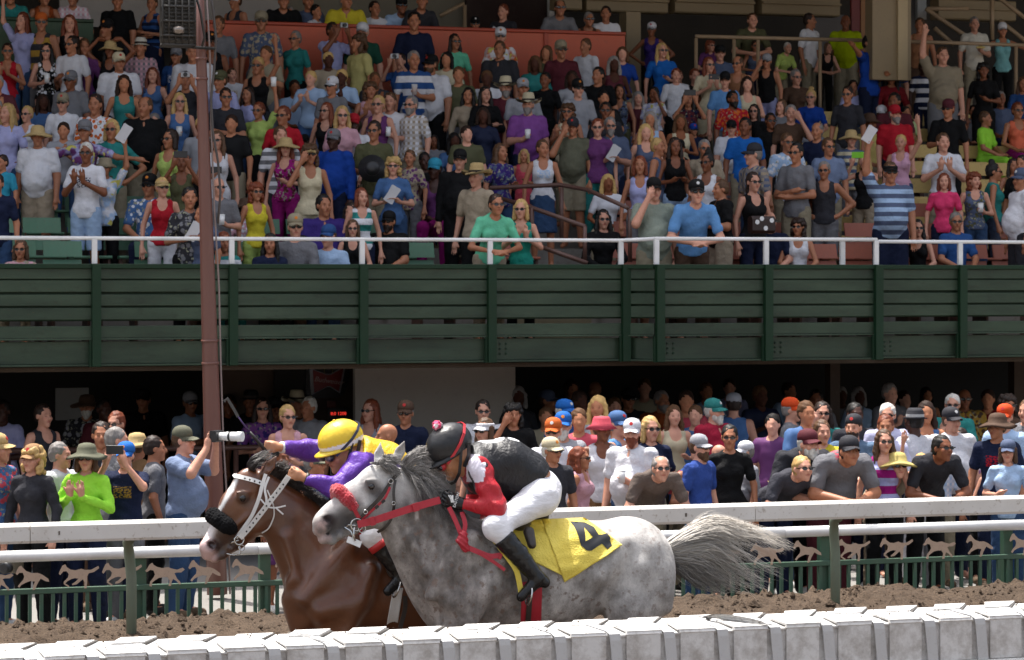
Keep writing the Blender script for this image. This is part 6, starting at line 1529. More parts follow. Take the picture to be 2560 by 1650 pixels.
def grey_tint(me):
    v = verts_of(me); px, py = to_px(v, YG); n1 = vnoise(v, 5, 1); n2 = vnoise(v, 16, 2); n3 = vnoise(v, 42, 3); st = vnoise(v*[1, 1, .35], 30, 6)
    c = np.tile(np.array([.36, .345, .33]), (len(v), 1)); blend(c, (n1-.45)*2.5, (.27, .258, .248)); blend(c, (st-.5)*1.2, (.36, .345, .33))
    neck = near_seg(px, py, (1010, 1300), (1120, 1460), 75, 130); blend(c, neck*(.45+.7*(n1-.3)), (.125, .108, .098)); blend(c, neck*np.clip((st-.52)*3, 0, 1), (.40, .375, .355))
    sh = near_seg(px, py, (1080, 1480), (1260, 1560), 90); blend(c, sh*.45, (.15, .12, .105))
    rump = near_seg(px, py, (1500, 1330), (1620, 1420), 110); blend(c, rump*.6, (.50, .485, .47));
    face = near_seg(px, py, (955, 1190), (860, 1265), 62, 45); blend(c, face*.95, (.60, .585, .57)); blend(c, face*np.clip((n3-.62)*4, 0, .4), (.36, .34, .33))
    jaw = near_seg(px, py, (950, 1290), (900, 1315), 40); blend(c, jaw*.5, (.36, .345, .33)); blend(c, near_seg(px, py, (890, 1262), (862, 1300), 16, 26)*.75, (.15, .145, .14))  # darker cheek patch puts facial shading into the coat colour
    blend(c, near_seg(px, py, (858, 1300), (832, 1322), 26, 22)*.95, (.085, .08, .082)); blend(c, near_seg(px, py, (926, 1212), (940, 1230), 19, 20)*.9, (.07, .062, .062)); blend(c, near_seg(px, py, (820, 1299), (822, 1300), 17)*1.2, (.03, .02, .02))  # nostrils near black: the shade of the hollow is painted in
    blend(c, near_seg(px, py, (800, 1262), (826, 1262), 16)*.7, (.60, .57, .56)); blend(c, near_seg(px, py, (800, 1312), (797, 1340), 14)*.85*np.clip(vnoise(v, 50, 8)*1.7-.1, 0, 1), (.55, .38, .35)); blend(c, near_seg(px, py, (820, 1345), (806, 1350), 9)*.7, (.50, .36, .33)); blend(c, near_seg(px, py, (800, 1326), (801, 1328), 9)*.7, (.16, .15, .16))
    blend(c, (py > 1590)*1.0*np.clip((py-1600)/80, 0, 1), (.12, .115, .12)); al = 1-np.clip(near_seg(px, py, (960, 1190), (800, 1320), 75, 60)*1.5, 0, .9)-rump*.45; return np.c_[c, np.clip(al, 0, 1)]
def bay_tint(me):
    v = verts_of(me); px, py = to_px(v, YB); n1 = vnoise(v, 4, 11); n2 = vnoise(v, 14, 12); n3 = vnoise(v, 50, 13)
    c = np.tile(np.array([.118, .036, .010]), (len(v), 1)); blend(c, (n1-.4)*1.6, (.070, .020, .006)); blend(c, (n2-.5)*1.2, (.150, .046, .012))
    blend(c, near_seg(px, py, (625, 1230), (610, 1300), 40)*.5, (.16, .052, .015)); blend(c, near_seg(px, py, (560, 1330), (580, 1370), 26, 22)*.85, (.055, .028, .018)); blend(c, near_seg(px, py, (606, 1243), (612, 1250), 15)*.8, (.035, .018, .012))
    bz = near_seg(px, py, (592, 1196), (578, 1225), 4, 6)+near_seg(px, py, (577, 1225), (555, 1265), 6, 4)+near_seg(px, py, (552, 1268), (538, 1300), 4, 7); t0 = np.abs(v[:, 1]) < .055
    blend(c, bz*np.where(v[:, 1] > .06, 0, 1), (.80, .78, .76)); blend(c, near_seg(px, py, (532, 1312), (515, 1345), 13, 14), (.74, .68, .66)); blend(c, near_seg(px, py, (508, 1355), (524, 1392), 17, 19), (.66, .46, .44)); blend(c, near_seg(px, py, (548, 1355), (556, 1392), 9, 12)*.9, (.05, .03, .025)); blend(c, near_seg(px, py, (529, 1362), (532, 1364), 12)*1.1, (.03, .010, .010))  # nostril darkened in the colour to deepen its shaded hole
    blend(c, near_seg(px, py, (665, 1175), (694, 1139), 14, 6)*.35, (.10, .04, .02)); blend(c, np.clip((py-1620)/60, 0, 1), (.03, .02, .015)); return c
def add_horse(T, y0, d, tint, mat, label, h=.0115):
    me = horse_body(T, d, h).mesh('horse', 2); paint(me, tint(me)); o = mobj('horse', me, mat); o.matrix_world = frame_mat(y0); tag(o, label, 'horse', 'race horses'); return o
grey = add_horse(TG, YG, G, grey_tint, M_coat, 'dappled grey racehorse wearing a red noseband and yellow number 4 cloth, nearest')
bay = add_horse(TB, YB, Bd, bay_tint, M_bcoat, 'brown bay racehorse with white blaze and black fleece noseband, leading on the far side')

# ------------------------------------------------------------------ hair: many fine tapered strands
def hair_mat(name, c1, c2, rough=.45):
    m = N(name); gi = m.n('Attribute'); gi.attribute_name = 'tint'; m.base(m.mix(gi.outputs['Fac'], c1, c2)); return m.set(rough, spec=.4)
def strands(name, guides, n, spread, r0, mat, parent, seed=0, wave=.012, seg=12, fac=None, lenj=.25):
    """guides: curves (lists of points); strands run between neighbouring guides"""
    rg = np.random.default_rng(seed); g_ = []
    for c in guides:
        c = np.array(c, float); d = np.r_[0, np.cumsum(np.linalg.norm(np.diff(c, axis=0), axis=1))]; d /= d[-1]; tt = np.linspace(0, 1, 24)
        cc = np.stack([np.interp(tt, d, c[:, i]) for i in range(3)], 1)
        for _ in range(3): cc[1:-1] = (cc[:-2]+2*cc[1:-1]+cc[2:])/4
        g_.append(cc)
    g_ = np.array(g_); u = rg.uniform(0, len(g_)-1.001, n); i0 = u.astype(int); f = (u-i0)[:, None, None]; i1 = np.minimum(i0+1, len(g_)-1)
    base = g_[i0]*(1-f)+g_[i1]*f; nc = max(1, n//14); cid = rg.integers(0, nc, n); u = np.clip(rg.uniform(0, len(g_)-1.001, nc)[cid]+rg.normal(0, .10, n), 0, len(g_)-1.001); i0 = u.astype(int); f = (u-i0)[:, None, None]; i1 = np.minimum(i0+1, len(g_)-1); base = g_[i0]*(1-f)+g_[i1]*f; L = 1-lenj*rg.random(nc)[cid]-.08*rg.random(n); tt = np.linspace(0, 1, seg)
    idx = (tt[None]*L[:, None])*23; lo = np.minimum(idx.astype(int), 22); fr = (idx-lo)[..., None]; P = base[np.arange(n)[:, None], lo]*(1-fr)+base[np.arange(n)[:, None], lo+1]*fr
    ph = rg.uniform(0, 6.28, (nc, 1))[cid]+rg.normal(0, .25, (n, 1)); ce = tt[None, :, None]; off = rg.normal(0, 1, (nc, 1, 3))[cid]*spread*1.5*ce**.9+rg.normal(0, 1, (n, 1, 3))*spread*(.45-.15*ce)+rg.normal(0, 1, (n, 1, 3))*spread*(rg.random((n, 1, 1)) < .12)*ce*1.6; wv = np.stack([np.sin(tt[None]*rg.uniform(4, 11, (n, 1))+ph), np.cos(tt[None]*rg.uniform(4, 9, (n, 1))+ph), np.sin(tt[None]*rg.uniform(4, 11, (n, 1))+ph*2)], -1)*wave*tt[None, :, None]
    P = P+off+wv; d = np.gradient(P, axis=1); d /= np.linalg.norm(d, axis=2, keepdims=True)+1e-9
    a = np.cross(d, [0.1, 1, .05]); a /= np.linalg.norm(a, axis=2, keepdims=True)+1e-9; b = np.cross(a, d)
    rad = r0*rg.uniform(.6, 1.3, (n, 1))*(1-tt[None]**2*.85); V_ = []
    for k in range(3): V_.append(P+(a*math.cos(2.094*k)+b*math.sin(2.094*k))*rad[..., None])
    V_ = np.stack(V_, 2).reshape(-1, 3); base_i = (np.arange(n)[:, None]*seg+np.arange(seg-1)[None])*3; q = []
    for k in range(3): k2 = (k+1) % 3; q.append(np.stack([base_i+k, base_i+k2, base_i+3+k2, base_i+3+k], -1).reshape(-1, 4))
    me = np_mesh(name, V_, np.concatenate(q)); fc = (rg.random(n)*.9 if fac is None else fac(u/(len(g_)-1), rg.random(n)))[:, None]*np.ones((1, seg*3)); at = me.color_attributes.new('tint', 'FLOAT_COLOR', 'POINT'); c = np.ones((len(V_), 4), np.float32); c[:, :3] = fc.reshape(-1, 1); at.data.foreach_set('color', c.ravel())
    o = mobj(name, me, mat, parent); o['kind'] = 'stuff'; return o
H_grey = hair_mat('grey_mane_hair', (.09, .083, .08), (.44, .415, .39)); H_tail = hair_mat('grey_tail_hair', (.12, .112, .105), (.66, .61, .54)); H_black = hair_mat('black_mane_hair', (.010, .008, .008), (.05, .04, .035))
def gl(T, rows): return [[T(*p) for p in r_] for r_ in rows]
# tail of the grey: rises from the dock, arches and streams back
strands('tail', gl(TG, [[(1655, 1362, -.02), (1700, 1330, 0), (1745, 1298, .02), (1785, 1289, .03), (1850, 1305, .03), (1930, 1335, .05), (1998, 1378, .07)],
    [(1658, 1370, -.03), (1710, 1345, -.02), (1760, 1318, 0), (1805, 1318, 0), (1870, 1340, .02), (1930, 1362, .0), (1975, 1392, .02)],
    [(1662, 1376, -.03), (1712, 1362, -.04), (1765, 1345, -.04), (1810, 1352, -.04), (1860, 1385, -.04), (1905, 1425, -.03), (1960, 1440, -.02)],
    [(1665, 1384, -.03), (1708, 1385, -.05), (1755, 1385, -.06), (1795, 1405, -.06), (1830, 1432, -.05), (1870, 1452, -.04), (1925, 1478, -.02)],
    [(1668, 1392, -.02), (1700, 1405, -.04), (1735, 1418, -.05), (1765, 1440, -.05), (1790, 1460, -.05), (1815, 1472, -.03), (1840, 1482, 0)],
    [(1668, 1398, -.02), (1690, 1420, -.03), (1712, 1440, -.04), (1735, 1458, -.04), (1760, 1470, -.03), (1790, 1480, -.02), (1815, 1496, 0)]]),
    1250, .012, .0021, H_tail, grey, 1, .026, 20, lambda u, r_: np.clip(1.0-u*.9+(r_-.5)*.5, 0, 1), .62)
strands('tail', gl(TG, [[(1655, 1362, -.02), (1710, 1325, 0), (1780, 1292, .02), (1840, 1310, .02), (1900, 1335, .02)], [(1660, 1378, -.03), (1720, 1350, -.04), (1790, 1330, -.03), (1840, 1360, -.03), (1880, 1395, -.03)], [(1665, 1392, -.03), (1715, 1398, -.05), (1765, 1408, -.05), (1800, 1435, -.05), (1835, 1462, -.04)], [(1666, 1398, -.01), (1690, 1425, -.03), (1722, 1446, -.04), (1748, 1460, -.03), (1770, 1468, 0)]]),
    750, .017, .0024, H_tail, grey, 2, .014, 12, lambda u, r_: np.clip(.75-u*.75+(r_-.5)*.7, 0, 1), .3)
TGm = TG
strands('mane', gl(TG, [[(1000, 1160, -.02), (1020, 1135, -.04), (1048, 1122, -.05), (1080, 1128, -.05), (1108, 1138, -.03)], [(1012, 1172, -.03), (1030, 1155, -.06), (1060, 1150, -.07), (1085, 1165, -.05), (1098, 1182, -.03)], [(1030, 1190, -.04), (1052, 1178, -.08), (1080, 1190, -.09), (1102, 1212, -.07), (1112, 1236, -.06)],
    [(1052, 1212, -.04), (1075, 1205, -.09), (1095, 1220, -.10), (1108, 1245, -.09), (1110, 1268, -.1)], [(1075, 1238, -.04), (1098, 1228, -.08), (1118, 1240, -.10), (1128, 1262, -.1), (1120, 1285, -.12)], [(1105, 1262, -.03), (1125, 1246, -.06), (1150, 1250, -.07), (1168, 1270, -.08), (1160, 1296, -.1)], [(1140, 1290, -.02), (1160, 1275, -.04), (1185, 1280, -.05), (1200, 1300, -.06), (1195, 1318, -.08)]]),
    1300, .012, .0021, H_grey, grey, 3, .026, 14, None, .45)
strands('mane', gl(TG, [[(1006, 1168, -.03), (1040, 1200, -.11), (1058, 1240, -.15), (1060, 1270, -.17)], [(1040, 1200, -.04), (1075, 1230, -.12), (1092, 1268, -.16), (1090, 1298, -.18)], [(1080, 1240, -.04), (1110, 1262, -.12), (1125, 1295, -.17), (1118, 1325, -.2)], [(1120, 1275, -.04), (1150, 1290, -.12), (1165, 1315, -.17), (1160, 1340, -.2)]]), 900, .014, .0020, H_grey, grey, 4, .015, 12, lambda u, r_: r_*.6, .5)
strands('forelock', gl(TG, [[(975, 1150, -.0), (952, 1150, -.05), (935, 1156, -.07), (915, 1163, -.06)], [(980, 1150, -.02), (960, 1142, -.07), (985, 1160, -.10), (1003, 1170, -.10)], [(985, 1148, -.02), (970, 1140, -.08), (1000, 1150, -.11), (1020, 1160, -.09)], [(978, 1152, -.02), (958, 1166, -.09), (985, 1185, -.11), (998, 1205, -.11)]]), 520, .009, .0020, H_grey, grey, 5, .014, 12, lambda u, r_: r_*.7, .4)
strands('forelock', gl(TB, [[(632, 1178, 0), (618, 1160, -.04), (630, 1142, -.05), (668, 1128, -.03), (700, 1122, 0)], [(636, 1180, -.02), (622, 1168, -.06), (640, 1155, -.07), (668, 1142, -.05), (690, 1136, -.03)], [(640, 1182, -.02), (632, 1172, -.07), (650, 1162, -.08), (670, 1155, -.07)]]), 260, .007, .0022, H_black, bay, 6, .012, 12, None, .4)
strands('mane', gl(TB, [[(672, 1188, -.02), (682, 1168, -.05), (702, 1158, -.06), (724, 1170, -.04)], [(700, 1200, -.03), (718, 1182, -.07), (740, 1182, -.08), (752, 1200, -.06)], [(735, 1225, -.03), (752, 1212, -.08), (772, 1222, -.10), (785, 1245, -.1)], [(770, 1252, -.03), (790, 1242, -.08), (812, 1255, -.10), (826, 1280, -.12)], [(805, 1278, -.03), (825, 1268, -.08), (850, 1285, -.10), (862, 1310, -.12)]]), 950, .010, .0024, H_black, bay, 7, .018, 12, None, .4)

# ------------------------------------------------------------------ eyes, tack
M_eye = flat('eye_dark', (.006, .004, .004), .05, spec=.8); M_metal = flat('bit_steel', (.55, .55, .54), .2, 1.0); M_leather = paintmat('dark_leather', (.025, .020, .018), .4, .1, 8)
M_redl = paintmat('red_strap', srgb('a81f30'), .5, .1, 8, (.2, .02, .02)); M_white = paintmat('white_strap', (.72, .71, .69), .45, .15, 9, (.3, .28, .25)); M_blackf = flat('black_rubber_and_shade', (.012, .012, .013), .5)
for o, T, d in ((grey, TG, G), (bay, TB, Bd)):
    for sd in (-1, 1): MB().lathe([(.0, -.026), (.014, -.022), (.0235, -.010), (.026, 0), (.0235, .010), (.014, .022), (.0, .026)], T(d['eye'][0], d['eye'][1]+2, sd*.074), 14).build('eye', M_eye, o, True)
def fleece(name, T, pts, r_, col, parent, seed):
    P = [T(*p) for p in pts]; A = np.array(P); f = SDF(A.min(0)-r_-.03, A.max(0)+r_+.03, .006); f.chain(P, [r_*.8]+[r_]*(len(P)-2)+[r_*.8], .02)
    rg = np.random.default_rng(seed)
    a1, a2 = rg.uniform(0, 6, 2); f.warp(lambda X, Y, Z: .0035*np.sin(X*230+a1+20*Z)*np.sin(Z*210+Y*90)+.003*np.sin(Y*240+X*100)*np.sin(Z*160-X*120+a2))
    m = N(name+'_wool'); nz = m.noise(140, 3, m.coord()); m.base(m.mix(nz, tuple(c*.5 for c in col), tuple(min(1, c*1.3) for c in col))).bump(nz, 1.0, .012); return mobj(name, f.mesh(name, 0), m.set(.95, spec=.1, Sheen_Weight=.4 if col[0] > .1 else 0.0), parent)
fleece('noseband', TG, [(838, 1240, .05), (842, 1226, .0), (850, 1229, -.05), (868, 1247, -.078), (884, 1266, -.082)], 15.5*K, (.50, .035, .05), grey, 1)
fleece('noseband', TB, [(528, 1292, .05), (534, 1290, .0), (548, 1300, -.05), (566, 1313, -.078), (578, 1322, -.082)], 20*K, (.010, .010, .011), bay, 2)
def strap(T, name, pts, w_, mat, parent, nrm=(0, -1, 0), th=.004):
    P = [Vector(T(*p)) for p in pts]; Q = [P[0]]
    for i in range(len(P)-1):
        for k in range(1, 5): Q.append(P[i].lerp(P[i+1], k/4))
    for _ in range(2): Q = [Q[0]]+[(Q[i-1]+Q[i]*2+Q[i+1])/4 for i in range(1, len(Q)-1)]+[Q[-1]]
    return MB().ribbon(Q, nrm, w_, th).build(name, mat, parent)
def ring(T, name, x, y, t, r_, parent, th=.0045, mat=None, ry=1.0):
    c = T(x, y, t); pts = [c+np.array([r_*math.cos(a), 0, r_*ry*math.sin(a)]) for a in np.linspace(0, 2*math.pi, 17)]; return MB().tube(pts, th, 6, False).build(name, mat or M_metal, parent, True)
strap(TG, 'cheek_strap', [(1000, 1178, -.085), (977, 1203, -.10), (955, 1240, -.112), (920, 1275, -.10), (897, 1300, -.085), (889, 1306, -.08)], .024, M_leather, grey)
strap(TG, 'brow_band', [(1000, 1178, -.085), (975, 1166, -.09), (950, 1160, -.075), (930, 1158, -.04), (926, 1157, 0)], .02, M_leather, grey, (0, -1, .3))
strap(TG, 'throat_latch', [(988, 1200, -.10), (983, 1230, -.12), (986, 1262, -.125), (978, 1300, -.11), (960, 1322, -.09), (944, 1330, -.05)], .018, M_leather, grey)
strap(TG, 'cheek_liner', [(975, 1218, -.108), (962, 1248, -.122), (930, 1276, -.108), (905, 1300, -.092)], .016, M_redl, grey, th=.003)
for x, y in ((958, 1254), (942, 1268)): strap(TG, 'liner_tape', [(x-4, y+3, -.127), (x+4, y-4, -.127)], .018, M_blackf, grey)
ring(TG, 'buckle', 977, 1203, -.115, .016, grey, .003); ring(TG, 'buckle', 984, 1258, -.135, .011, grey, .0025); ring(TG, 'buckle', 914, 1280, -.112, .013, grey, .003)
ring(TG, 'bit_ring', 892, 1312, -.095, .040, grey, .005); ring(TG, 'bit_ring', 905, 1322, -.098, .024, grey, .004); MB().tube([TG(892, 1314, -.09), TG(872, 1312, -.06), TG(852, 1326, 0)], .007, 6).build('bit', M_metal, grey, True); MB().tube([TG(886, 1318, -.1), TG(884, 1338, -.1), TG(888, 1352, -.1)], .006, 6).build('bit_shank', M_metal, grey, True)
strap(TG, 'noseband_strap', [(880, 1262, -.12), (890, 1282, -.10), (898, 1296, -.09)], .026, M_redl, grey); strap(TG, 'chin_strap', [(902, 1310, -.085), (903, 1326, -.075), (899, 1335, -.02)], .018, M_redl, grey)
strap(TG, 'rein', [(894, 1311, -.105), (930, 1303, -.135), (975, 1288, -.165), (1030, 1270, -.185), (1070, 1258, -.19), (1100, 1250, -.18)], .047, M_redl, grey, (0, -1, .1)); strap(TG, 'rein_keeper', [(925, 1305, -.150), (937, 1301, -.152)], .056, M_redl, grey); strap(TG, 'rein_keeper', [(1032, 1270, -.20), (1046, 1266, -.20)], .054, M_redl, grey)
# loose end of the reins with its knot
strap(TG, 'rein_end', [(1122, 1268, -.22), (1138, 1300, -.24), (1152, 1336, -.26)], .030, M_redl, grey); strap(TG, 'rein_end', [(1154, 1280, -.22), (1164, 1310, -.25), (1158, 1340, -.27)], .030, M_redl, grey)
f = SDF(TG(1130, 1400, -.34), TG(1190, 1320, -.20), .006); f.cap(TG(1157, 1338, -.285), TG(1158, 1356, -.285), .030, .034, .01); f.cap(TG(1148, 1352, -.29), TG(1166, 1372, -.29), .024, k=.008); f.warp(lambda X, Y, Z: .004*np.sin(X*150+Z*190)); mobj('rein_knot', f.mesh('rein_knot'), M_redl, grey)
strap(TG, 'rein_end', [(1160, 1365, -.29), (1195, 1380, -.30), (1225, 1392, -.31), (1252, 1388, -.32)], .034, M_redl, grey, (0, -1, .2)); strap(TG, 'rein_end', [(1200, 1384, -.315), (1235, 1405, -.32), (1262, 1425, -.33)], .022, M_redl, grey); strap(TG, 'rein_end', [(1248, 1398, -.325), (1254, 1384, -.325)], .02, M_redl, grey)
strap(TG, 'paper_tag', [(868, 1348, -.085), (884, 1354, -.09), (902, 1362, -.09)], .042, M_white, grey, (0, -1, .2)); strap(TG, 'lip_cord', [(862, 1318, -.06), (878, 1328, -.085), (882, 1344, -.09)], .006, M_metal, grey)
# girth, saddle, saddle pad
def surf_t(f, T, x, y, t0=-.5, t1=.1):
    """depth t where the column of the photograph pixel first meets the field"""
    prev = None
    for t in np.arange(t0, t1, .006):
        p = T(x, y, t); i = [(p[j]-f.lo[j])/f.h for j in range(3)]
        if any(i[j] < 0 or i[j] > f.D.shape[j]-2 for j in range(3)): continue
        i = [int(round(q)) for q in i]; dd = f.D[i[0], i[1], i[2]]
        if dd < 0: return t
    return None
GF = horse_body(TG, G, .02); BF = horse_body(TB, Bd, .02)
def sheet(name, T, F_, poly, mat, parent, off=.014, n=26, th=.006, fold=0.0, k_top=None):
    """cloth lying on a body: polygon corners (4) given on the photograph, laid on the surface behind it"""
    A, B, C_, D_ = [np.array(p, float) for p in poly]; P = np.zeros((n+1, n+1, 3)); last = None
    for i in range(n+1):
        for j in range(n+1):
            u, v = i/n, j/n; q = (A*(1-u)+B*u)*(1-v)+(D_*(1-u)+C_*u)*v; t = surf_t(F_, T, q[0], q[1]); 
            if t is None: t = P[i, j-1, 1] if j else (P[i-1, j, 1] if i else -.1)
            P[i, j] = T(q[0], q[1], t-off)
    for _ in range(6): P[1:-1, 1:-1] = (P[:-2, 1:-1]+P[2:, 1:-1]+P[1:-1, :-2]+P[1:-1, 2:])/4; P[0, 1:-1] = (P[0, :-2]+P[0, 2:])/2*.5+P[0, 1:-1]*.5; P[-1, 1:-1] = (P[-1, :-2]+P[-1, 2:])/2*.5+P[-1, 1:-1]*.5; P[1:-1, 0] = (P[:-2, 0]+P[2:, 0])/4+P[1:-1, 0]*.5; P[1:-1, -1] = (P[:-2, -1]+P[2:, -1])/4+P[1:-1, -1]*.5
    if fold:
        uu, vv = np.meshgrid(np.linspace(0, 1, n+1), np.linspace(0, 1, n+1), indexing='ij'); P[..., 1] -= fold*(np.sin(uu*13+vv*5)+.7*np.sin(uu*6-vv*9+1)+.6*np.sin(vv*17+uu*3))*(.25+.75*vv)+fold*1.4
    V_ = np.concatenate([P.reshape(-1, 3), P.reshape(-1, 3)+[0, th, 0]]); ii = np.arange((n+1)**2).reshape(n+1, n+1); q = np.stack([ii[:-1, :-1], ii[1:, :-1], ii[1:, 1:], ii[:-1, 1:]], -1).reshape(-1, 4)
    q2 = q[:, ::-1]+(n+1)**2; ed = np.concatenate([ii[0, :], ii[1:, -1], ii[-1, ::-1][1:], ii[::-1, 0][1:]]); e = np.stack([ed[:-1], ed[1:], ed[1:]+(n+1)**2, ed[:-1]+(n+1)**2], 1)
    o = mobj(name, np_mesh(name, V_, np.concatenate([q, q2, e])), mat, parent); return o, P, (A, B, C_, D_)
M_cloth = N('number_cloth'); nz = M_cloth.noise(6, 4, M_cloth.coord()); fn = M_cloth.noise(90, 2, M_cloth.coord()); M_cloth.base(M_cloth.mix(nz, srgb('cdb23c'), srgb('ecd866'))).bump(M_cloth.math('ADD', M_cloth.math('MULTIPLY', nz, 3), fn), .6, .012); M_cloth = M_cloth.set(.55, spec=.35)
cloth, CP, quad = sheet('number_cloth', TG, GF, [(1352, 1297), (1461, 1294), (1556, 1362), (1412, 1456)], M_cloth, grey, .016, 40, .006, .007)
sheet('saddle_pad', TG, GF, [(1262, 1306), (1352, 1298), (1424, 1448), (1310, 1392)], M_cloth, grey, .010, 24, .006, .004)
def cloth_at(px, py, up=.003):
    """point on the number cloth under a photograph pixel (inverse bilinear, a few Newton steps)"""
    A, B, C_, D_ = quad; u = v = .5; p = np.array([px, py], float)
    for _ in range(12):
        q = (A*(1-u)+B*u)*(1-v)+(D_*(1-u)+C_*u)*v; du = (B-A)*(1-v)+(C_-D_)*v; dv = (D_*(1-u)+C_*u)-(A*(1-u)+B*u); s_ = np.linalg.solve(np.stack([du, dv], 1), p-q); u += s_[0]; v += s_[1]
    u, v = min(max(u, 0), .999), min(max(v, 0), .999); n = CP.shape[0]-1; i, j = int(u*n), int(v*n); a, b = u*n-i, v*n-j
    return CP[i, j]*(1-a)*(1-b)+CP[i+1, j]*a*(1-b)+CP[i, j+1]*(1-a)*b+CP[i+1, j+1]*a*b-[0, up, 0]
def decal(name, outline, holes, mat, parent, at_fn):
    loops = [outline]+holes; step = 3.0; dense = []
    for L in loops:
        o_ = []
        for i in range(len(L)):
            a, b = np.array(L[i], float), np.array(L[(i+1) % len(L)], float); m_ = max(1, int(np.linalg.norm(b-a)/step)); o_ += [tuple(a+(b-a)*k/m_) for k in range(m_)]
        dense.append(o_)
    def inside(x, y, L):
        c = False; j = len(L)-1
        for i in range(len(L)):
            if (L[i][1] > y) != (L[j][1] > y) and x < (L[j][0]-L[i][0])*(y-L[i][1])/(L[j][1]-L[i][1])+L[i][0]: c = not c
            j = i
        return c
    xs_ = [p[0] for p in outline]; ys_ = [p[1] for p in outline]; pts = [p for L in dense for p in L]; edges = []; k = 0
    for L in dense: edges += [(k+i, k+(i+1) % len(L)) for i in range(len(L))]; k += len(L)
    for x in np.arange(min(xs_), max(xs_), 4.5):
        for y in np.arange(min(ys_), max(ys_), 4.5):
            if inside(x, y, outline) and not any(inside(x, y, h_) for h_ in holes): pts.append((x, y))
    from mathutils.geometry import delaunay_2d_cdt
    v_, e_, f_, *_ = delaunay_2d_cdt([Vector(p) for p in pts], edges, [], 0, 1e-4)
    F2 = []
    for t_ in f_:
        cx, cy = sum(v_[i][0] for i in t_)/len(t_), sum(v_[i][1] for i in t_)/len(t_)
        if inside(cx, cy, outline) and not any(inside(cx, cy, h_) for h_ in holes): F2.append(tuple(t_))
    me = bpy.data.meshes.new(name); me.from_pydata([tuple(at_fn(p[0], p[1])) for p in v_], [], F2); me.polygons.foreach_set('use_smooth', [True]*len(me.polygons)); me.update(); return mobj(name, me, mat, parent)
z2 = lambda L: [(960+x/2.655, 1020+y/2.655) for x, y in L]
M_num = flat('number_black', (.012, .012, .014), .35)
decal('number_four', z2([(1228, 750), (1330, 757), (1388, 788), (1418, 838), (1440, 838), (1474, 828), (1498, 858), (1495, 878), (1513, 910), (1480, 936), (1455, 912), (1440, 898), (1375, 946), (1345, 945), (1306, 912), (1282, 842), (1258, 785)]), [z2([(1325, 790), (1384, 855), (1336, 885)])], M_num, grey, lambda x, y: cloth_at(x, y, .004))
sheet('girth', TG, GF, [(1306, 1455), (1356, 1450), (1352, 1592), (1300, 1592)], M_redl, grey, .012, 12, .006); sheet('girth_stripe', TG, GF, [(1318, 1490), (1331, 1490), (1325, 1590), (1312, 1590)], M_leather, grey, .022, 10, .004)
f = SDF(TG(1200, 1440, -.36), TG(1420, 1240, .36), .011); f.cap(TG(1262, 1300, 0), TG(1345, 1288, 0), .085, .075, .04); f.cap(TG(1235, 1300, 0), TG(1240, 1288, 0), .05, k=.03); f.cap(TG(1322, 1330, -.26), TG(1330, 1362, -.30), .038, .03, .03); f.cap(TG(1330, 1310, .17), TG(1335, 1340, .22), .04, k=.03); f.cap(TG(1300, 1300, -.1), TG(1300, 1300, .1), .075, k=.04); mobj('saddle', f.mesh('saddle'), M_leather, grey)
strap(TG, 'saddle_edge', [(1232, 1345, -.27), (1262, 1385, -.325), (1292, 1425, -.345), (1302, 1480, -.35)], .035, M_cloth, grey, (0, -1, .2), .008)
MB().tube([TG(1322, 1488, -.37)+np.array([.012*math.sin(a), .058*math.cos(a), .062*math.sin(a)]) for a in np.linspace(0, 2*math.pi, 17)], .006, 6, False).build('stirrup', M_metal, grey, True)
# bay: white bridle with black spots, rein, girth
strap(TB, 'brow_band', [(594, 1188, .05), (584, 1190, 0), (600, 1192, -.06), (632, 1200, -.085), (664, 1212, -.10)], .030, M_white, bay, (0, -1, .35)); strap(TB, 'cheek_strap', [(664, 1185, -.09), (655, 1214, -.105), (648, 1245, -.118), (630, 1290, -.108), (605, 1325, -.09), (590, 1345, -.075)], .024, M_white, bay); strap(TB, 'cheek_strap', [(672, 1192, -.095), (660, 1222, -.112), (668, 1252, -.13), (655, 1285, -.12), (620, 1322, -.10)], .015, M_white, bay)
strap(TB, 'rein', [(722, 1190, -.20), (700, 1222, -.17), (676, 1252, -.155), (650, 1286, -.14), (625, 1318, -.118), (600, 1345, -.095)], .036, M_white, bay, (0, -1, .1)); strap(TB, 'throat_latch', [(668, 1225, -.13), (684, 1262, -.125), (686, 1290, -.115), (672, 1322, -.09), (655, 1332, -.06)], .008, M_white, bay, th=.006); strap(TB, 'rein_tie', [(652, 1248, -.15), (668, 1268, -.16), (690, 1270, -.165), (714, 1264, -.17)], .010, M_white, bay, th=.006); strap(TB, 'rein_tie', [(690, 1270, -.165), (708, 1286, -.17)], .010, M_white, bay, th=.006)
for x0, y0_, x1, y1, t0, t1, n in ((606, 1194, 655, 1208, -.078, -.107, 4), (712, 1206, 612, 1334, -.19, -.115, 12)):
    for i in range(n):
        u = (i+.5)/n; c = TB(x0+(x1-x0)*u, y0_+(y1-y0_)*u, t0+(t1-t0)*u-.010); MB().prism([(-.007, 0), (0, .008), (.007, 0), (0, -.008)], -.003, 0, Matrix.Translation(Vector(c))).build('bridle_spot', M_blackf, bay)
ring(TB, 'bit_ring', 598, 1350, -.09, .032, bay, .006); ring(TB, 'bit_ring', 604, 1370, -.085, .020, bay, .004); MB().tube([TB(598, 1350, -.08), TB(580, 1356, -.06), TB(570, 1366, 0)], .007, 6).build('bit', M_metal, bay, True); MB().tube([TB(600, 1365, -.085), TB(600, 1384, -.085), TB(585, 1388, -.08), TB(566, 1384, -.07)], .0045, 6).build('chin_chain', M_metal, bay, True)
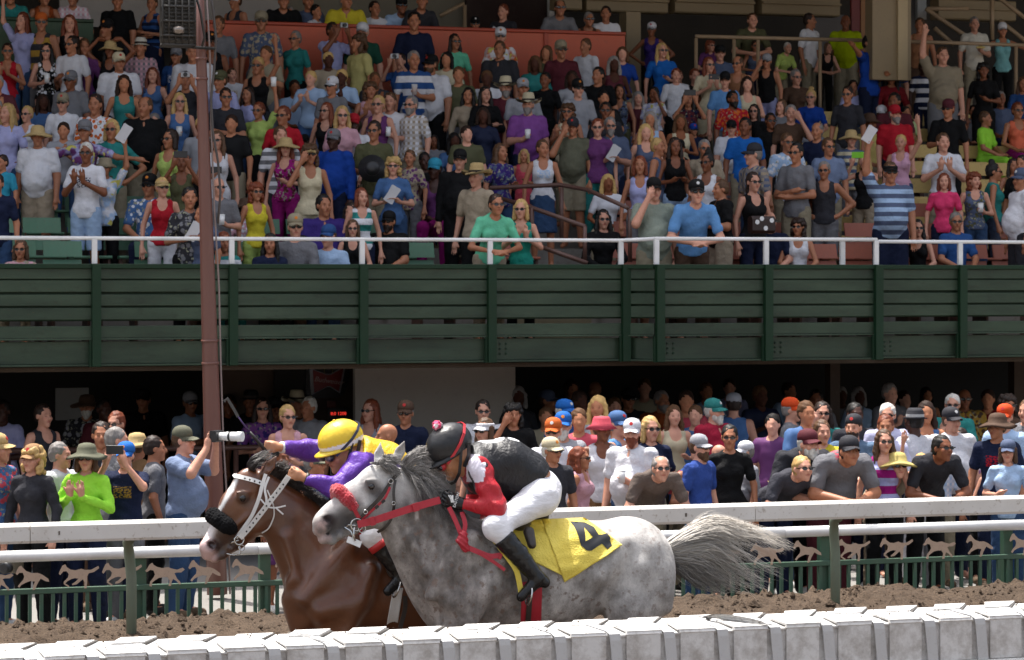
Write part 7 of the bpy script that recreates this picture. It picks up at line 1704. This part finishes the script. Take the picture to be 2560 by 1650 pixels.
sheet('girth', TB, BF, [(983, 1470), (1008, 1470), (990, 1590), (962, 1590)], M_white, bay, .012, 10, .006); strap(TB, 'girth_buckle_strap', [(1012, 1490, -.32), (1014, 1520, -.33), (1000, 1570, -.33)], .03, M_leather, bay, (0, -1, .2))
f = SDF(TB(880, 1480, -.38), TB(1130, 1270, .38), .012); f.cap(TB(930, 1330, 0), TB(1040, 1330, 0), .09, .08, .04); f.cap(TB(955, 1360, -.24), TB(985, 1430, -.32), .05, .045, .03); f.cap(TB(955, 1340, -.1), TB(955, 1360, -.24), .06, k=.04); mobj('saddle', f.mesh('saddle'), M_leather, bay)
MB().tube([TB(992, 1470, -.37)+np.array([.022*math.sin(a), .052*math.cos(a), .062*math.sin(a)]) for a in np.linspace(0, 2*math.pi, 17)], .006, 6, False).build('stirrup', M_metal, bay, True)

# ------------------------------------------------------------------ jockeys
def satin(name, rough=.38, sc=16, amp=1.0, stretch=(1, 1, 1)):
    m = N(name); at = m.n('Attribute'); at.attribute_name = 'tint'; co = m.coord(stretch); a = m.noise(sc, 3, co, .5); b = m.noise(sc*3.2, 3, co); fine = m.noise(300, 2, co)
    nd = a.node; nd.inputs['Distortion'].default_value = 1.2
    m.base(m.mix(.25, at.outputs['Color'], m.ramp(b, [(.3, (.7, .7, .7)), (.6, (1, 1, 1))]), 'MULTIPLY')).bump(m.math('ADD', m.math('MULTIPLY', a, 3.0), m.math('ADD', b, m.math('MULTIPLY', fine, .05))), .30*amp, .022); return m.set(rough, spec=.35)
M_satin = satin('racing_silk', .46, 13, 1.0, (1, 1, .6)); M_breech = satin('white_breeches', .6, 11, .7, (.5, 1, 1.6)); M_boot = satin('boot_leather', .22, 9, .6)
def folds(v, seed, amp, fr=30, ax=(1, 0, .6)):
    n = vnoise(v, 6, seed); return amp*(np.sin((v@np.array(ax))*fr+n*9)+.6*np.sin((v@np.array([.5, .4, -1]))*fr*1.5+n*12))
def fold_warp(f, amp, fr, seed):
    rg = np.random.default_rng(seed); p = rg.uniform(0, 6, 4)
    f.warp(lambda X, Y, Z: amp*(np.sin(X*fr+Z*fr*.6+2*np.sin(Z*14+p[0])+p[1])*.6+np.sin(Z*fr*1.3-X*fr*.5+2*np.sin(X*11+Y*9+p[2]))*.6+.5*np.sin(Y*fr+Z*fr*.4+p[3])))
def head_frame(fwd, up_hint=(0, 0, 1), roll=0.0):
    y = -np.array(fwd, float); y /= np.linalg.norm(y); x = np.cross(y, up_hint); x /= np.linalg.norm(x); z = np.cross(x, y); M = np.stack([x, y, z], 1); return M
def fist(f, w, d, n, q=1.0, side=1):
    """a closed hand: palm, four curled fingers of different length, thumb; d runs out of the wrist, n along the knuckles"""
    d = np.array(d, float); d /= np.linalg.norm(d); n = np.array(n, float); n -= d*(n@d); n /= np.linalg.norm(n); c = np.cross(d, n)*side; w = np.array(w, float)
    f.cap(w-d*.02, w+d*.03, .025*q, .030*q, .01); f.cap(w+d*.05*q-n*.018*q, w+d*.05*q+n*.018*q, .024*q, k=.012)
    for o_, L in ((-.033, .88), (-.011, 1.0), (.011, .97), (.032, .82)):
        k0 = w+(d*.078+n*o_)*q; k1 = k0+(d*.026*L+c*.022)*q; k2 = k1+(-d*.012+c*.024*L)*q; k3 = k2+(-d*.022*L+c*.002)*q
        f.cap(k0, k1, .0108*q, .0098*q, .004); f.cap(k1, k2, .0098*q, .0092*q, .003); f.cap(k2, k3, .0092*q, .0080*q, .003)
    t0 = w+(d*.025+n*.026+c*.012)*q; t1 = t0+(d*.036+c*.022+n*.006)*q; t2 = t1+(d*.022+c*.010-n*.012)*q; f.cap(t0, t1, .0135*q, .0115*q, .008); f.cap(t1, t2, .0112*q, .0092*q, .004)
def jockey(T, y0, P, parent_label, C):
    """P: photograph-traced joints (px, py, t); C: colours and details"""
    J = {k: T(*v) for k, v in P.items() if len(v) == 3}
    hc = J['head']; Mn = head_frame(C['fwd']); H = lambda p: hc+Mn@np.array(p); H1 = H; rt = frame_mat(y0)
    allp = np.array(list(J.values())); lo, hi = allp.min(0)-.24, allp.max(0)+.22
    # the body: one continuous figure from head to feet
    f = SDF(lo, hi, .0115); f.cap(J['neck'], H((0, .022, -.05)), .058, .052, .03); head_prims(f, H, Mn, 1.14)
    sp = [J['neck'], J['chest'], J['back'], J['waist'], J['hip']]; f.chain(sp, [.075, .125, .14, .125, .13], .06)
    for s_ in 'nf':
        f.cap(J['chest'], J['sh'+s_], .09, .065, .04); f.chain([J['sh'+s_], J['el'+s_], J['wr'+s_]], [.052, .045, .030], .02)
        f.chain([J['hip'], J['hp'+s_], J['kn'+s_], J['an'+s_]], [.12, .11, .065, .042], .04); f.cap(J['an'+s_], J['to'+s_], .04, .03, .02)
        fist(f, J['wr'+s_], J['wr'+s_]-J['el'+s_]+np.array(C['hand'+s_]), C['knuck'+s_], 1.0, C.get('side'+s_, 1))
    me = f.mesh('person', 1); tint = face_tint(verts_of(me), hc, Mn, 1.14); paint(me, tint); o = mobj('person', me, M_skin, None, srgb(C['skin'])); o.matrix_world = rt; tag(o, C['label'], 'jockey', 'jockeys')
    px_of = lambda m_: to_px(verts_of(m_), y0)
    # blouse: body panel
    f = SDF(lo, hi, .0085); e = C.get('puff', .02); f.chain(sp[:4]+[sp[4]*.6+sp[3]*.4], [.07+e*.3, .130+e, .150+e, .138+e, .13+e], .06)
    for s_ in 'nf': f.cap(J['chest'], J['sh'+s_], .09+e*.6, .068+e*.5, .05)
    for a_, b_, r_ in C.get('belly', []): f.cap(T(*a_), T(*b_), r_, k=.06)
    fold_warp(f, .0032, 17, C['seed']); a, b = C['cut']; ab = T(b[0], b[1])-T(a[0], a[1]); n = np.array([ab[2], 0, -ab[0]]); n = n if n[0] > 0 else -n; f.half(T(a[0], a[1]), n)
    nk = J['neck']+(H((0, .02, -.05))-J['neck'])*.35; nd = H((0, 0, 0))-J['neck']; f.half(nk, nd)
    me = f.mesh('blouse', 1); paint(me, C['paint'](verts_of(me), *px_of(me))); mobj('blouse', me, M_satin, o)
    for s_ in 'nf':
        f = SDF(np.minimum(np.minimum(J['sh'+s_], J['el'+s_]), J['wr'+s_])-.1, np.maximum(np.maximum(J['sh'+s_], J['el'+s_]), J['wr'+s_])+.1, .0075); e2 = C.get('sleeve', .022)
        f.chain([J['sh'+s_], J['el'+s_], J['wr'+s_]*.97+J['el'+s_]*.03], [.064+e2*.8, .052+e2, .030+e2*.35], .03); fold_warp(f, .0062, 44, C['seed']+3+ord(s_)); dd = J['wr'+s_]-J['el'+s_]; dd /= np.linalg.norm(dd); f.half(J['wr'+s_]-dd*.012, dd) if C['cutw'+s_] else None
        me = f.mesh('sleeve', 1); paint(me, C['sleeve_paint'](verts_of(me), *px_of(me))); mobj('sleeve', me, M_satin, o)
        w0 = J['wr'+s_]-dd*.03; MB().tube([w0, w0+dd*.022], C.get('cuff_r', .040), 14).build('cuff_band', flat(C['cuff'+s_][0], C['cuff'+s_][1], .5), o, True)
    # breeches
    f = SDF(lo, hi, .0095); f.chain([J['waist']*.5+J['hip']*.5, J['hip']], [.125, .138], .05); f.half(J['waist']*.75+J['hip']*.25, J['waist']-J['hip'])
    for s_ in 'nf': f.chain([J['hip'], J['hp'+s_], J['kn'+s_], J['kn'+s_]*.72+J['an'+s_]*.28], [.120, .116, .070, .062], .05)
    fold_warp(f, .0028, 40, C['seed']+9)
    me = f.mesh('breeches', 1); paint(me, np.tile(np.array(C['breech']), (len(me.vertices), 1))); mobj('breeches', me, M_breech, o)
    for s_ in 'nf':
        top = J['kn'+s_]*.80+J['an'+s_]*.20; an, to = J['an'+s_], J['to'+s_]; ax = (an-top)/np.linalg.norm(an-top); L_ = [top, an, to]; f = SDF(np.min(L_, 0)-.12, np.max(L_, 0)+.12, .008)
        f.cap(top, an, .075, .050, .01); f.cap(top*.6+an*.4+ax*0+[.012, 0, .0], top*.3+an*.7, .062, .05, .02); f.cap(an, to, .046, .033, .02); f.cap(an+ax*.045+(an-to)*.10, an+ax*.02, .038, .036, .015); f.half(top-ax*.0, -ax)
        f.warp(lambda X, Y, Z: 0.0014*np.sin((X*ax[0]+Z*ax[2])*95+3*np.sin(Y*30+X*20)))
        me = f.mesh('boot', 1); paint(me, np.tile(np.array([.012, .012, .013]), (len(me.vertices), 1))); mobj('boot', me, M_boot, o)
        if C.get('boot_top'): MB().tube([top-ax*.012, top+ax*.035], .078, 16).build('boot_cuff', flat(*C['boot_top']), o, True)
    # helmet with its peak, straps, goggles (this jockey's head is scaled 1.18)
    q18 = 1.22; H = lambda p: hc+Mn@(np.array(p)*q18)
    hm = C['helmet']; f = SDF(hc-.3, hc+.3, .0085); E = lambda c, r, k, **kw: f.ell(H(c), np.array(r)*q18, Mn, k, **kw)
    E((0, .018, .070), (.106, .136, .112), .02); f.half(H((0, 0, .028)), Mn@np.array([0, -.10, -1])); E((0, .015, .030), (.084, .105, .10), .005, neg=True)
    me = f.mesh('helmet', 2); paint(me, C['helmet_paint'](verts_of(me), (verts_of(me)-hc)@Mn/q18)); hp = mobj('helmet', me, C['helmet_mat'], o)
    m = MB(); vs = []; nn = 14
    for lay in (0, 1):
        for j in (0, 1):
            for i in range(nn+1):
                a = math.pi*i/nn; ex = .052*math.sin(a)**.7 if j else 0; vs.append(H((.100*math.cos(a), .018-.126*math.sin(a)-ex, .034-.012*j+lay*.007)))
    q = nn+1; m.add(vs, [(i, i+1, q+i+1, q+i) for i in range(nn)]+[(3*q+i, 3*q+i+1, 2*q+i+1, 2*q+i) for i in range(nn)]+[(q+i, q+i+1, 3*q+i+1, 3*q+i) for i in range(nn)]); pk_ = m.build('peak', C['peak_mat'], o, True)
    for sd in (-1, 1):
        m = MB(); pts = [H((sd*.100, .03, .05)), H((sd*.092, -.012, -.02)), H((sd*.078, -.04, -.07)), H((sd*.045, -.07, -.108)), H((0, -.08, -.118))]; m.ribbon(pts, lambda i: Mn@np.array([sd, -.2, 0]), .020, .004).build('chin_strap', M_blackf, o)
        MB().ribbon([H((sd*.102, .08, .05)), H((sd*.095, .05, -.01)), H((sd*.083, .0, -.055))], lambda i: Mn@np.array([sd, .1, 0]), .026, .005).build('neck_strap', M_blackf, o)
    f = SDF(H((0, -.10, .01))-.13, H((0, -.10, .01))+.13, .0058)
    for sd in (-1, 1): f.ell(H((sd*.036, -.094, .006)), (.045, .031, .033), Mn@np.array(Matrix.Rotation(sd*-.25, 3, 'Z')), k=.01)
    mobj('goggle_frame', f.mesh('goggle_frame', 1), C['goggle'], o)
    for sd in (-1, 1):
        f = SDF(H((sd*.04, -.115, .006))-.06, H((sd*.04, -.115, .006))+.06, .005); f.ell(H((sd*.039, -.102, .006)), (.038, .027, .026), Mn@np.array(Matrix.Rotation(sd*-.3, 3, 'Z')), k=.005); mobj('lens', f.mesh('lens', 1), C['lens'], o)
        MB().ribbon([H((sd*.075, -.075, .010)), H((sd*.098, -.02, .045)), H((sd*.112, .03, .075)), H((sd*.100, .08, .105)), H((sd*.04, .135, .125)), H((0, .145, .128))], lambda i: Mn@np.array([sd, .1*i, .1*i]), .018, .005).build('goggle_strap', C['gstrap'], o)
    return o, J, H, Mn, hp
def segtint(*a): return near_seg(*a)
M_helm_b = N('black_helmet_silk'); at = M_helm_b.n('Attribute'); at.attribute_name = 'tint'; nz = M_helm_b.noise(14, 2, M_helm_b.coord()); M_helm_b.base(at.outputs['Color']).bump(nz, .35, .02); M_helm_b = M_helm_b.set(.4, spec=.4)
# ---- jockey one: black, white and red
def p1(v, px, py):
    c = np.tile(np.array([.014, .014, .016]), (len(v), 1)); 
    col_ = near_seg(px, py, (1158, 1112), (1166, 1200), 11); blend(c, np.clip((col_-.5)*4, 0, 1), (.35, .02, .035))
    for a, b, r_ in (((1196, 1100), (1216, 1103), 4), ((1216, 1104), (1240, 1103), 4), ((1240, 1101), (1256, 1095), 5), ((1274, 1094), (1297, 1100), 4)): blend(c, np.clip((near_seg(px, py, a, b, r_)-.5)*5, 0, 1), (.8, .8, .8))
    w_ = ((py > 1136) & (px < 1214) & (px > 1166) & (py < 1205+(px-1170)*.0) & ((px-1168)*.80 > (1136-py)*1.0+0) & (py < 1204) & (v[:, 1] < 0)); t_ = w_ & (py-1136 > (px-1172)*.62-14); blend(c, t_*1.0, (.74, .70, .80)); return c
WP = [(1166, 1134), (1192, 1138), (1214, 1172), (1209, 1205), (1186, 1206), (1168, 1170)]
def in_poly(px, py, L):
    c = np.zeros(len(px), bool); j = len(L)-1
    for i in range(len(L)):
        (xi, yi), (xj, yj) = L[i], L[j]; c ^= ((yi > py) != (yj > py)) & (px < (xj-xi)*(py-yi)/((yj-yi) or 1e-9)+xi); j = i
    return c
def s1(v, px, py):
    c = np.tile(np.array([.42, .015, .025]), (len(v), 1)); blend(c, ((px < 1188) & (py < 1236) & (py > 1150))*1.0, (.014, .014, .016)); blend(c, (in_poly(px, py, WP) & (v[:, 1] < .02))*1.0, (.70, .66, .76)); return c
P1 = dict(head=(1130, 1143, -.03), neck=(1160, 1158, -.02), chest=(1200, 1162, 0), back=(1262, 1160, 0), waist=(1316, 1188, 0), hip=(1350, 1228, 0),
    shn=(1198, 1170, -.17), eln=(1240, 1272, -.27), wrn=(1150, 1259, -.20), shf=(1190, 1166, .17), elf=(1200, 1272, .27), wrf=(1128, 1262, .10),
    hpn=(1350, 1244, -.13), knn=(1236, 1318, -.31), ann=(1346, 1447, -.37), ton=(1303, 1492, -.37), hpf=(1350, 1244, .13), knf=(1240, 1322, .31), anf=(1330, 1445, .37), tof=(1296, 1488, .37))
C1 = dict(fwd=(-.84, -.18, -.50), skin='b88460', label='jockey in black, white and red silks with black helmet, crouched on the grey', seed=3, cut=((1378, 1160), (1268, 1262)), paint=p1, sleeve_paint=s1, belly=[((1205, 1195, 0), (1290, 1215, 0), .115)], breech=(.74, .74, .78), puff=.012, sleeve=.020,
    handn=(-.2, 0, .1), handf=(-.2, 0, .1), knuckn=(0, -.3, 1), knuckf=(0, .3, 1), siden=1, sidef=-1, cutwn=True, cutwf=True, cuffn=('cuff_black', (.015, .015, .016)), cufff=('cuff_black', (.015, .015, .016)),
    helmet=1, helmet_mat=M_helm_b, helmet_paint=lambda v, l: np.tile(np.array([.016, .016, .018]), (len(v), 1)), peak_mat=flat('peak_black', (.012, .012, .013), .4), goggle=flat('goggle_red', (.35, .015, .02), .4), lens=flat('lens_dark', (.01, .008, .012), .06, spec=.8), gstrap=flat('goggle_strap_red', (.45, .02, .03), .5))
jk1, J, H, Mn, hp = jockey(TG, YG, P1, '', C1)
c = H((0, .01, .195)); f = SDF(c-.06, c+.06, .006); f.ell(c, (.034, .034, .032), k=.01); f.warp(lambda X, Y, Z: .006*np.sin(X*170)*np.sin(Z*170+Y*90)); me = f.mesh('pompom', 0); v = verts_of(me); cc = np.tile(np.array([.72, .03, .14]), (len(v), 1)); blend(cc, (vnoise(v, 40, 3)-.45)*5, (.8, .75, .78)); paint(me, cc); mobj('pompom', me, M_coat, hp)
# gloves with their white print
for s_, sd in (('n', 1), ('f', -1)):
    f = SDF(J['wr'+s_]-.16, J['wr'+s_]+.14, .0075); dv = J['wr'+s_]-J['el'+s_]; dv /= np.linalg.norm(dv); d_ = J['wr'+s_]-J['el'+s_]+np.array(C1['hand'+s_]); fist(f, J['wr'+s_], d_, C1['knuck'+s_], 1.16, sd); f.cap(J['wr'+s_]-dv*.045, J['wr'+s_], .040, .036, .02); f.cap(J['wr'+s_]-dv*.0, J['wr'+s_]+dv*.04, .036, .040, .02); me = f.mesh('glove', 1); paint(me, np.tile(np.array([.014, .014, .015]), (len(me.vertices), 1))); gv = mobj('glove', me, M_boot, jk1)
    if s_ == 'n':
        wp = J['wrn']; W2 = flat('glove_white', (.75, .75, .75))
        for x0, x1 in ((1121, 1126), (1126, 1129.5), (1131.5, 1130.5)): MB().ribbon([TG(x0, 1238, -.253), TG(x1+1, 1247, -.256), TG(x1+3, 1256, -.255)], (0, -1, 0), .007, .004).build('glove_stripe', W2, jk1)
        tx = mobj('glove_lettering', text_mesh('EASTON', .026, .001), W2, jk1); tx.rotation_euler = (R(90), R(-72), 0); tx.location = TG(1141, 1250, -.262)
strap(TG, 'under_cuff', [(1160, 1272, -.235), (1182, 1288, -.255), (1200, 1292, -.26)], .03, M_blackf, grey)
# ---- jockey two: purple and yellow, whip raised
def p2(v, px, py):
    c = np.tile(np.array([.66, .42, .015]), (len(v), 1)); pr = (py > 1126+(px-885)*.28+6*np.sin(px*.08)) | (px < 872); blend(c, pr*1.0, (.105, .032, .30)); return c
def s2(v, px, py): return np.tile(np.array([.115, .036, .33]), (len(v), 1))
def h2(v, l):
    c = np.tile(np.array([.72, .50, .035]), (len(v), 1)); blend(c, ((l[:, 2] > .040) & (l[:, 2] < .064))*1.0, (.75, .74, .74)); blend(c, np.clip(1-np.abs(l[:, 0])/.004, 0, 1)*.5, (.5, .34, .02)); return c
P2 = dict(head=(853, 1131, -.03), neck=(878, 1146, -.01), chest=(905, 1148, 0), back=(955, 1168, 0), waist=(998, 1205, 0), hip=(1025, 1240, 0),
    shn=(897, 1158, -.17), eln=(846, 1222, -.25), wrn=(760, 1194, -.20), shf=(868, 1128, .18), elf=(770, 1124, .30), wrf=(700, 1118, .22),
    hpn=(1020, 1250, -.13), knn=(930, 1338, -.31), ann=(1008, 1440, -.37), ton=(970, 1478, -.37), hpf=(1020, 1250, .13), knf=(940, 1338, .31), anf=(1020, 1440, .37), tof=(980, 1478, .37))
C2 = dict(fwd=(-.92, -.24, -.30), skin='c08c6c', label='jockey in purple and yellow silks with yellow helmet, whip hand out, riding the bay', seed=8, cut=((1040, 1180), (960, 1265)), paint=p2, sleeve_paint=s2, breech=(.74, .74, .76), puff=.018, sleeve=.022,
    handn=(-.3, 0, .1), handf=(-.25, 0, 0), knuckn=(.25, -.4, .9), knuckf=(0, -.1, 1), siden=1, sidef=1, cutwn=True, cutwf=True, cuffn=('cuff_dark', (.03, .03, .02)), cufff=('cuff_white', (.7, .7, .7)),
    helmet=1, helmet_mat=M_helm_b, helmet_paint=h2, peak_mat=flat('peak_yellow', (.70, .48, .03), .35), goggle=flat('goggle_black', (.02, .018, .02), .4), lens=flat('lens_smoke', (.10, .08, .09), .06, spec=.9), gstrap=flat('goggle_strap_dark', (.02, .025, .05), .5), boot_top=('boot_red', (.45, .02, .02), .5))
jk2, J2, H2, Mn2, hp2 = jockey(TB, YB, P2, '', C2)
MB().lathe([(.0, 0), (.012, .002), (.012, .008), (0, .012)], H2((0, .01, .180)), 10).build('helmet_button', flat('peak_yellow', (.7, .48, .03)), hp2, True)
wh = empty('whip', mat=frame_mat(YB)); tag(wh, 'slim riding whip raised in the hand of the purple sleeved jockey', 'whip')
MB().tube([TB(668, 1132, .21), TB(655, 1116, .21), TB(640, 1098, .21), TB(624, 1080, .21)], [.012, .013, .012, .010], 8).build('grip', flat('whip_grip', (.015, .012, .012)), wh, True)
MB().tube([TB(624, 1080, .21), TB(604, 1054, .21), TB(594, 1040, .21)], [.007, .006, .005], 6).build('shaft', flat('whip_purple', (.06, .03, .12)), wh, True); MB().ribbon([TB(595, 1042, .21), TB(582, 1018, .21), TB(568, 996, .21), TB(560, 1004, .21)], (0, -1, 0), .020, .004).build('flap', flat('whip_flap', (.05, .05, .05)), wh)

# ------------------------------------------------------------------ the padded inner rail in the foreground
YI = 16.75
M_pad = N('rail_cover'); co = M_pad.coord(); a = M_pad.noise(3, 5, co); b = M_pad.noise(26, 5, co, .65); c3 = M_pad.noise(95, 3, co)
base_ = M_pad.ramp(a, [(.3, (.55, .53, .50)), (.7, (.68, .67, .65))]); M_pad.base(M_pad.mix(M_pad.ramp(b, [(.50, (0, 0, 0)), (.70, (.7, .7, .7))]), base_, (.36, .33, .30))); M_pad.bump(M_pad.math('ADD', b, c3), .3, .006); M_pad = M_pad.set(.6, spec=.3)
M_pad_d = N('rail_panel'); co = M_pad_d.coord(); a = M_pad_d.noise(7, 6, co, .7); b = M_pad_d.noise(40, 4, co); M_pad_d.base(M_pad_d.mix(M_pad_d.ramp(a, [(.42, (0, 0, 0)), (.66, (1, 1, 1))]), (.66, .645, .625), (.40, .37, .34))).bump(b, .4, .006); M_pad_d = M_pad_d.set(.75, spec=.2)
M_strap = paintmat('cover_strap', (.52, .52, .52), .5, .35, 6, (.36, .33, .3))
M_padline = flat('rail_edge_shade', (.10, .09, .08), .8)  # dark tone for the painted shade beside the plates
irail = root('padded_rail', 0, 0, 0, 'white padded inner rail of overlapping dirty cover plates along the bottom edge', 'rail', y0=YI)
zF = zat(1572, YI+.15); zN = zF-.035                # far and near edge heights of the top
MOD = .352; s0 = on_plane(-60, 0, YI)[0]; s1 = on_plane(2640, 0, YI)[0]; nmod = int((s1-s0)/MOD)+2
DT = .34                                            # depth of the sloping top
def top_pt(s, d, up=0.0): return Vector((s, d, zN+(zF-zN)*(d/DT)+up))
def plate(poly, up, th):
    """thin plate on the sloping top; poly in (s, d)"""
    n = len(poly); m = MB(); vs = [top_pt(s, d, up+th) for s, d in poly]+[top_pt(s, d, up) for s, d in poly]; m.add(vs, [tuple(range(n)), tuple(range(2*n-1, n-1, -1))]+[(i, n+i, n+(i+1) % n, (i+1) % n) for i in range(n)]); return m
MB().box(s0-.5, s1+.8, .012, DT, zN-.30, zN-.012).build('core_beam', M_pad_d, irail)
m = MB(); m.add([top_pt(s0-.5, .0, -.012), top_pt(s1+.8, .0, -.012), top_pt(s1+.8, DT, 0), top_pt(s0-.5, DT, 0), top_pt(s0-.5, .0, -.022), top_pt(s1+.8, .0, -.022), top_pt(s1+.8, DT, -.011), top_pt(s0-.5, DT, -.011)], [(0, 1, 2, 3), (7, 6, 5, 4), (0, 4, 5, 1), (1, 5, 6, 2), (2, 6, 7, 3), (3, 7, 4, 0)]); m.build('top_sheet', M_pad, irail)
MB().box(s0-.5, s1+.8, DT+.001, DT+.03, zF-.05, zF-.004).build('back_lip', M_pad, irail)
rg2 = random.Random(4)
for i in range(nmod):
    s = s0+i*MOD; j = lambda a=.011: rg2.uniform(-a, a)
    # far row: raised plates whose right edge runs up to the right
    plate([(s+.10+j(), .205), (s+.285+j(), .205), (s+.385+j(), DT-.004), (s+.17+j(), DT-.004)], .002, .014+j(.006)).build('cover_plate', M_pad, irail)
    plate([(s+.283, .203), (s+.293, .203), (s+.395, DT-.006), (s+.385, DT-.006)], .0006, .010).build('edge_shade_strip', M_padline, irail)  # solid dark strip painted as shade along the plate's right edge
    # near row: plates whose right edge runs down to the right, then the strap
    plate([(s+.01+j(), .195), (s+.205+j(), .195), (s+.262+j(), -.004), (s+.028+j(), -.004)], .002, .010+j(.004)).build('cover_plate', M_pad, irail)
    # front face: recessed dirty panel between straps that bend over the edge
    x0, x1 = s+.03, s+.262
    mm = MB(); mm.box(x0+.006, x1-.006, -.006, .010, zN-.262, zN-.012, bev=.004); mm.build('front_panel', M_pad_d, irail)
    mm = MB(); vs = [(x0, -.004, zN+.002), (x1, -.004, zN+.002), (x1, -.010, zN-.010), (x0, -.010, zN-.010), (x0, .01, zN-.034), (x1, .01, zN-.034), (x1, .01, zN+.001), (x0, .01, zN+.001)]; mm.add([Vector(v) for v in vs], [(0, 3, 2, 1), (3, 4, 5, 2), (0, 1, 6, 7), (0, 7, 4, 3), (1, 2, 5, 6)]); mm.build('drip_edge', M_pad, irail)
    P = [top_pt(s+.208, .205, .002), top_pt(s+.262, .02, .006), Vector((s+.272, -.010, zN-.006)), Vector((s+.276, -.014, zN-.04)), Vector((s+.296, -.014, zN-.262))]
    mm = MB(); W = .070; vs = []
    for k, p in enumerate(P):
        n_ = Vector((0, -.3, 1)) if k < 2 else (Vector((0, -1, .6)) if k == 2 else Vector((0, -1, 0))); n_.normalize()
        vs += [p, p+Vector((W, 0, 0)), p+Vector((W, 0, 0))+n_*.009, p+n_*.009]
    mm.add(vs, [(k*4+a, k*4+(a+1) % 4, k*4+4+(a+1) % 4, k*4+4+a) for k in range(4) for a in range(4)]+[(3, 2, 1, 0), (16, 17, 18, 19)]); mm.build('strap', M_strap, irail)
    MB().box(s, s+MOD-.004, -.045, .02, zN-.290, zN-.264, bev=.008).build('lower_ledge', M_pad, irail)
for i in range(-3, 4):
    MB().tube([(i*2.4+.4, .2, 0), (i*2.4+.4, .2, zN-.28)], .035, 8).build('rail_post', M_gpost, irail, True)
# torn and lifted flaps of the cover
def flap(px, w_, h_, seed):
    s, _ = on_plane(px, .25, YI); rgf = np.random.default_rng(seed); n, m_ = 16, 6; V_ = np.zeros((n+1, m_+1, 3))
    for i in range(n+1):
        for j_ in range(m_+1):
            u, v = i/n, j_/m_; lift = h_*math.sin(math.pi*min(1, u*1.15))**.7*(v)**.8*(1-.45*u); p = top_pt(s+u*w_+v*.03, DT-.03-u*(DT-.02)*.92-(v)*.055*(1-u*.4), .020+lift); V_[i, j_] = p
    ii = np.arange((n+1)*(m_+1)).reshape(n+1, m_+1); q = np.stack([ii[:-1, :-1], ii[1:, :-1], ii[1:, 1:], ii[:-1, 1:]], -1).reshape(-1, 4); P = V_.reshape(-1, 3); 
    o = mobj('torn_flap', np_mesh('torn_flap', np.concatenate([P, P-[0, 0, .005]]), np.concatenate([q, q[:, ::-1]+len(P)])), M_pad, irail); mobj('flap_shade_sheet', np_mesh('flap_shade', np.stack([np.array(top_pt(s+u*w_*.95+.03*v, DT-.05-u*(DT-.02)*.90-v*.05, .0195)) for u in np.linspace(.05, 1, 12) for v in (0, 1)]), np.array([[2*i, 2*i+2, 2*i+3, 2*i+1] for i in range(11)])), M_blackf, irail)  # the black sheet under the flap stands in for its shade
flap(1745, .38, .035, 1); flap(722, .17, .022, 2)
rg = np.random.default_rng(9); n = 380; cs = rg.uniform(s0, s1, n); cd = rg.uniform(.02, DT-.02, n); cr = np.clip(rg.lognormal(-5.9, .5, n), .0012, .007)
pp_ = np.array([tuple(top_pt(a, b, .019)) for a, b in zip(cs, cd)]); vv = ico[None]*cr[:, None, None]*rg.uniform(.6, 1.3, (n, 6, 1))+pp_[:, None]; ff = icf[None]+np.arange(n)[:, None, None]*6
o = mobj('dirt_crumbs', np_mesh('dirt_crumbs', vv.reshape(-1, 3), ff.reshape(-1, 3), False), md.m); o.matrix_world = frame_mat(YI); tag(o, 'dark crumbs of dirt kicked onto the white padded rail', 'dirt', kind='stuff')
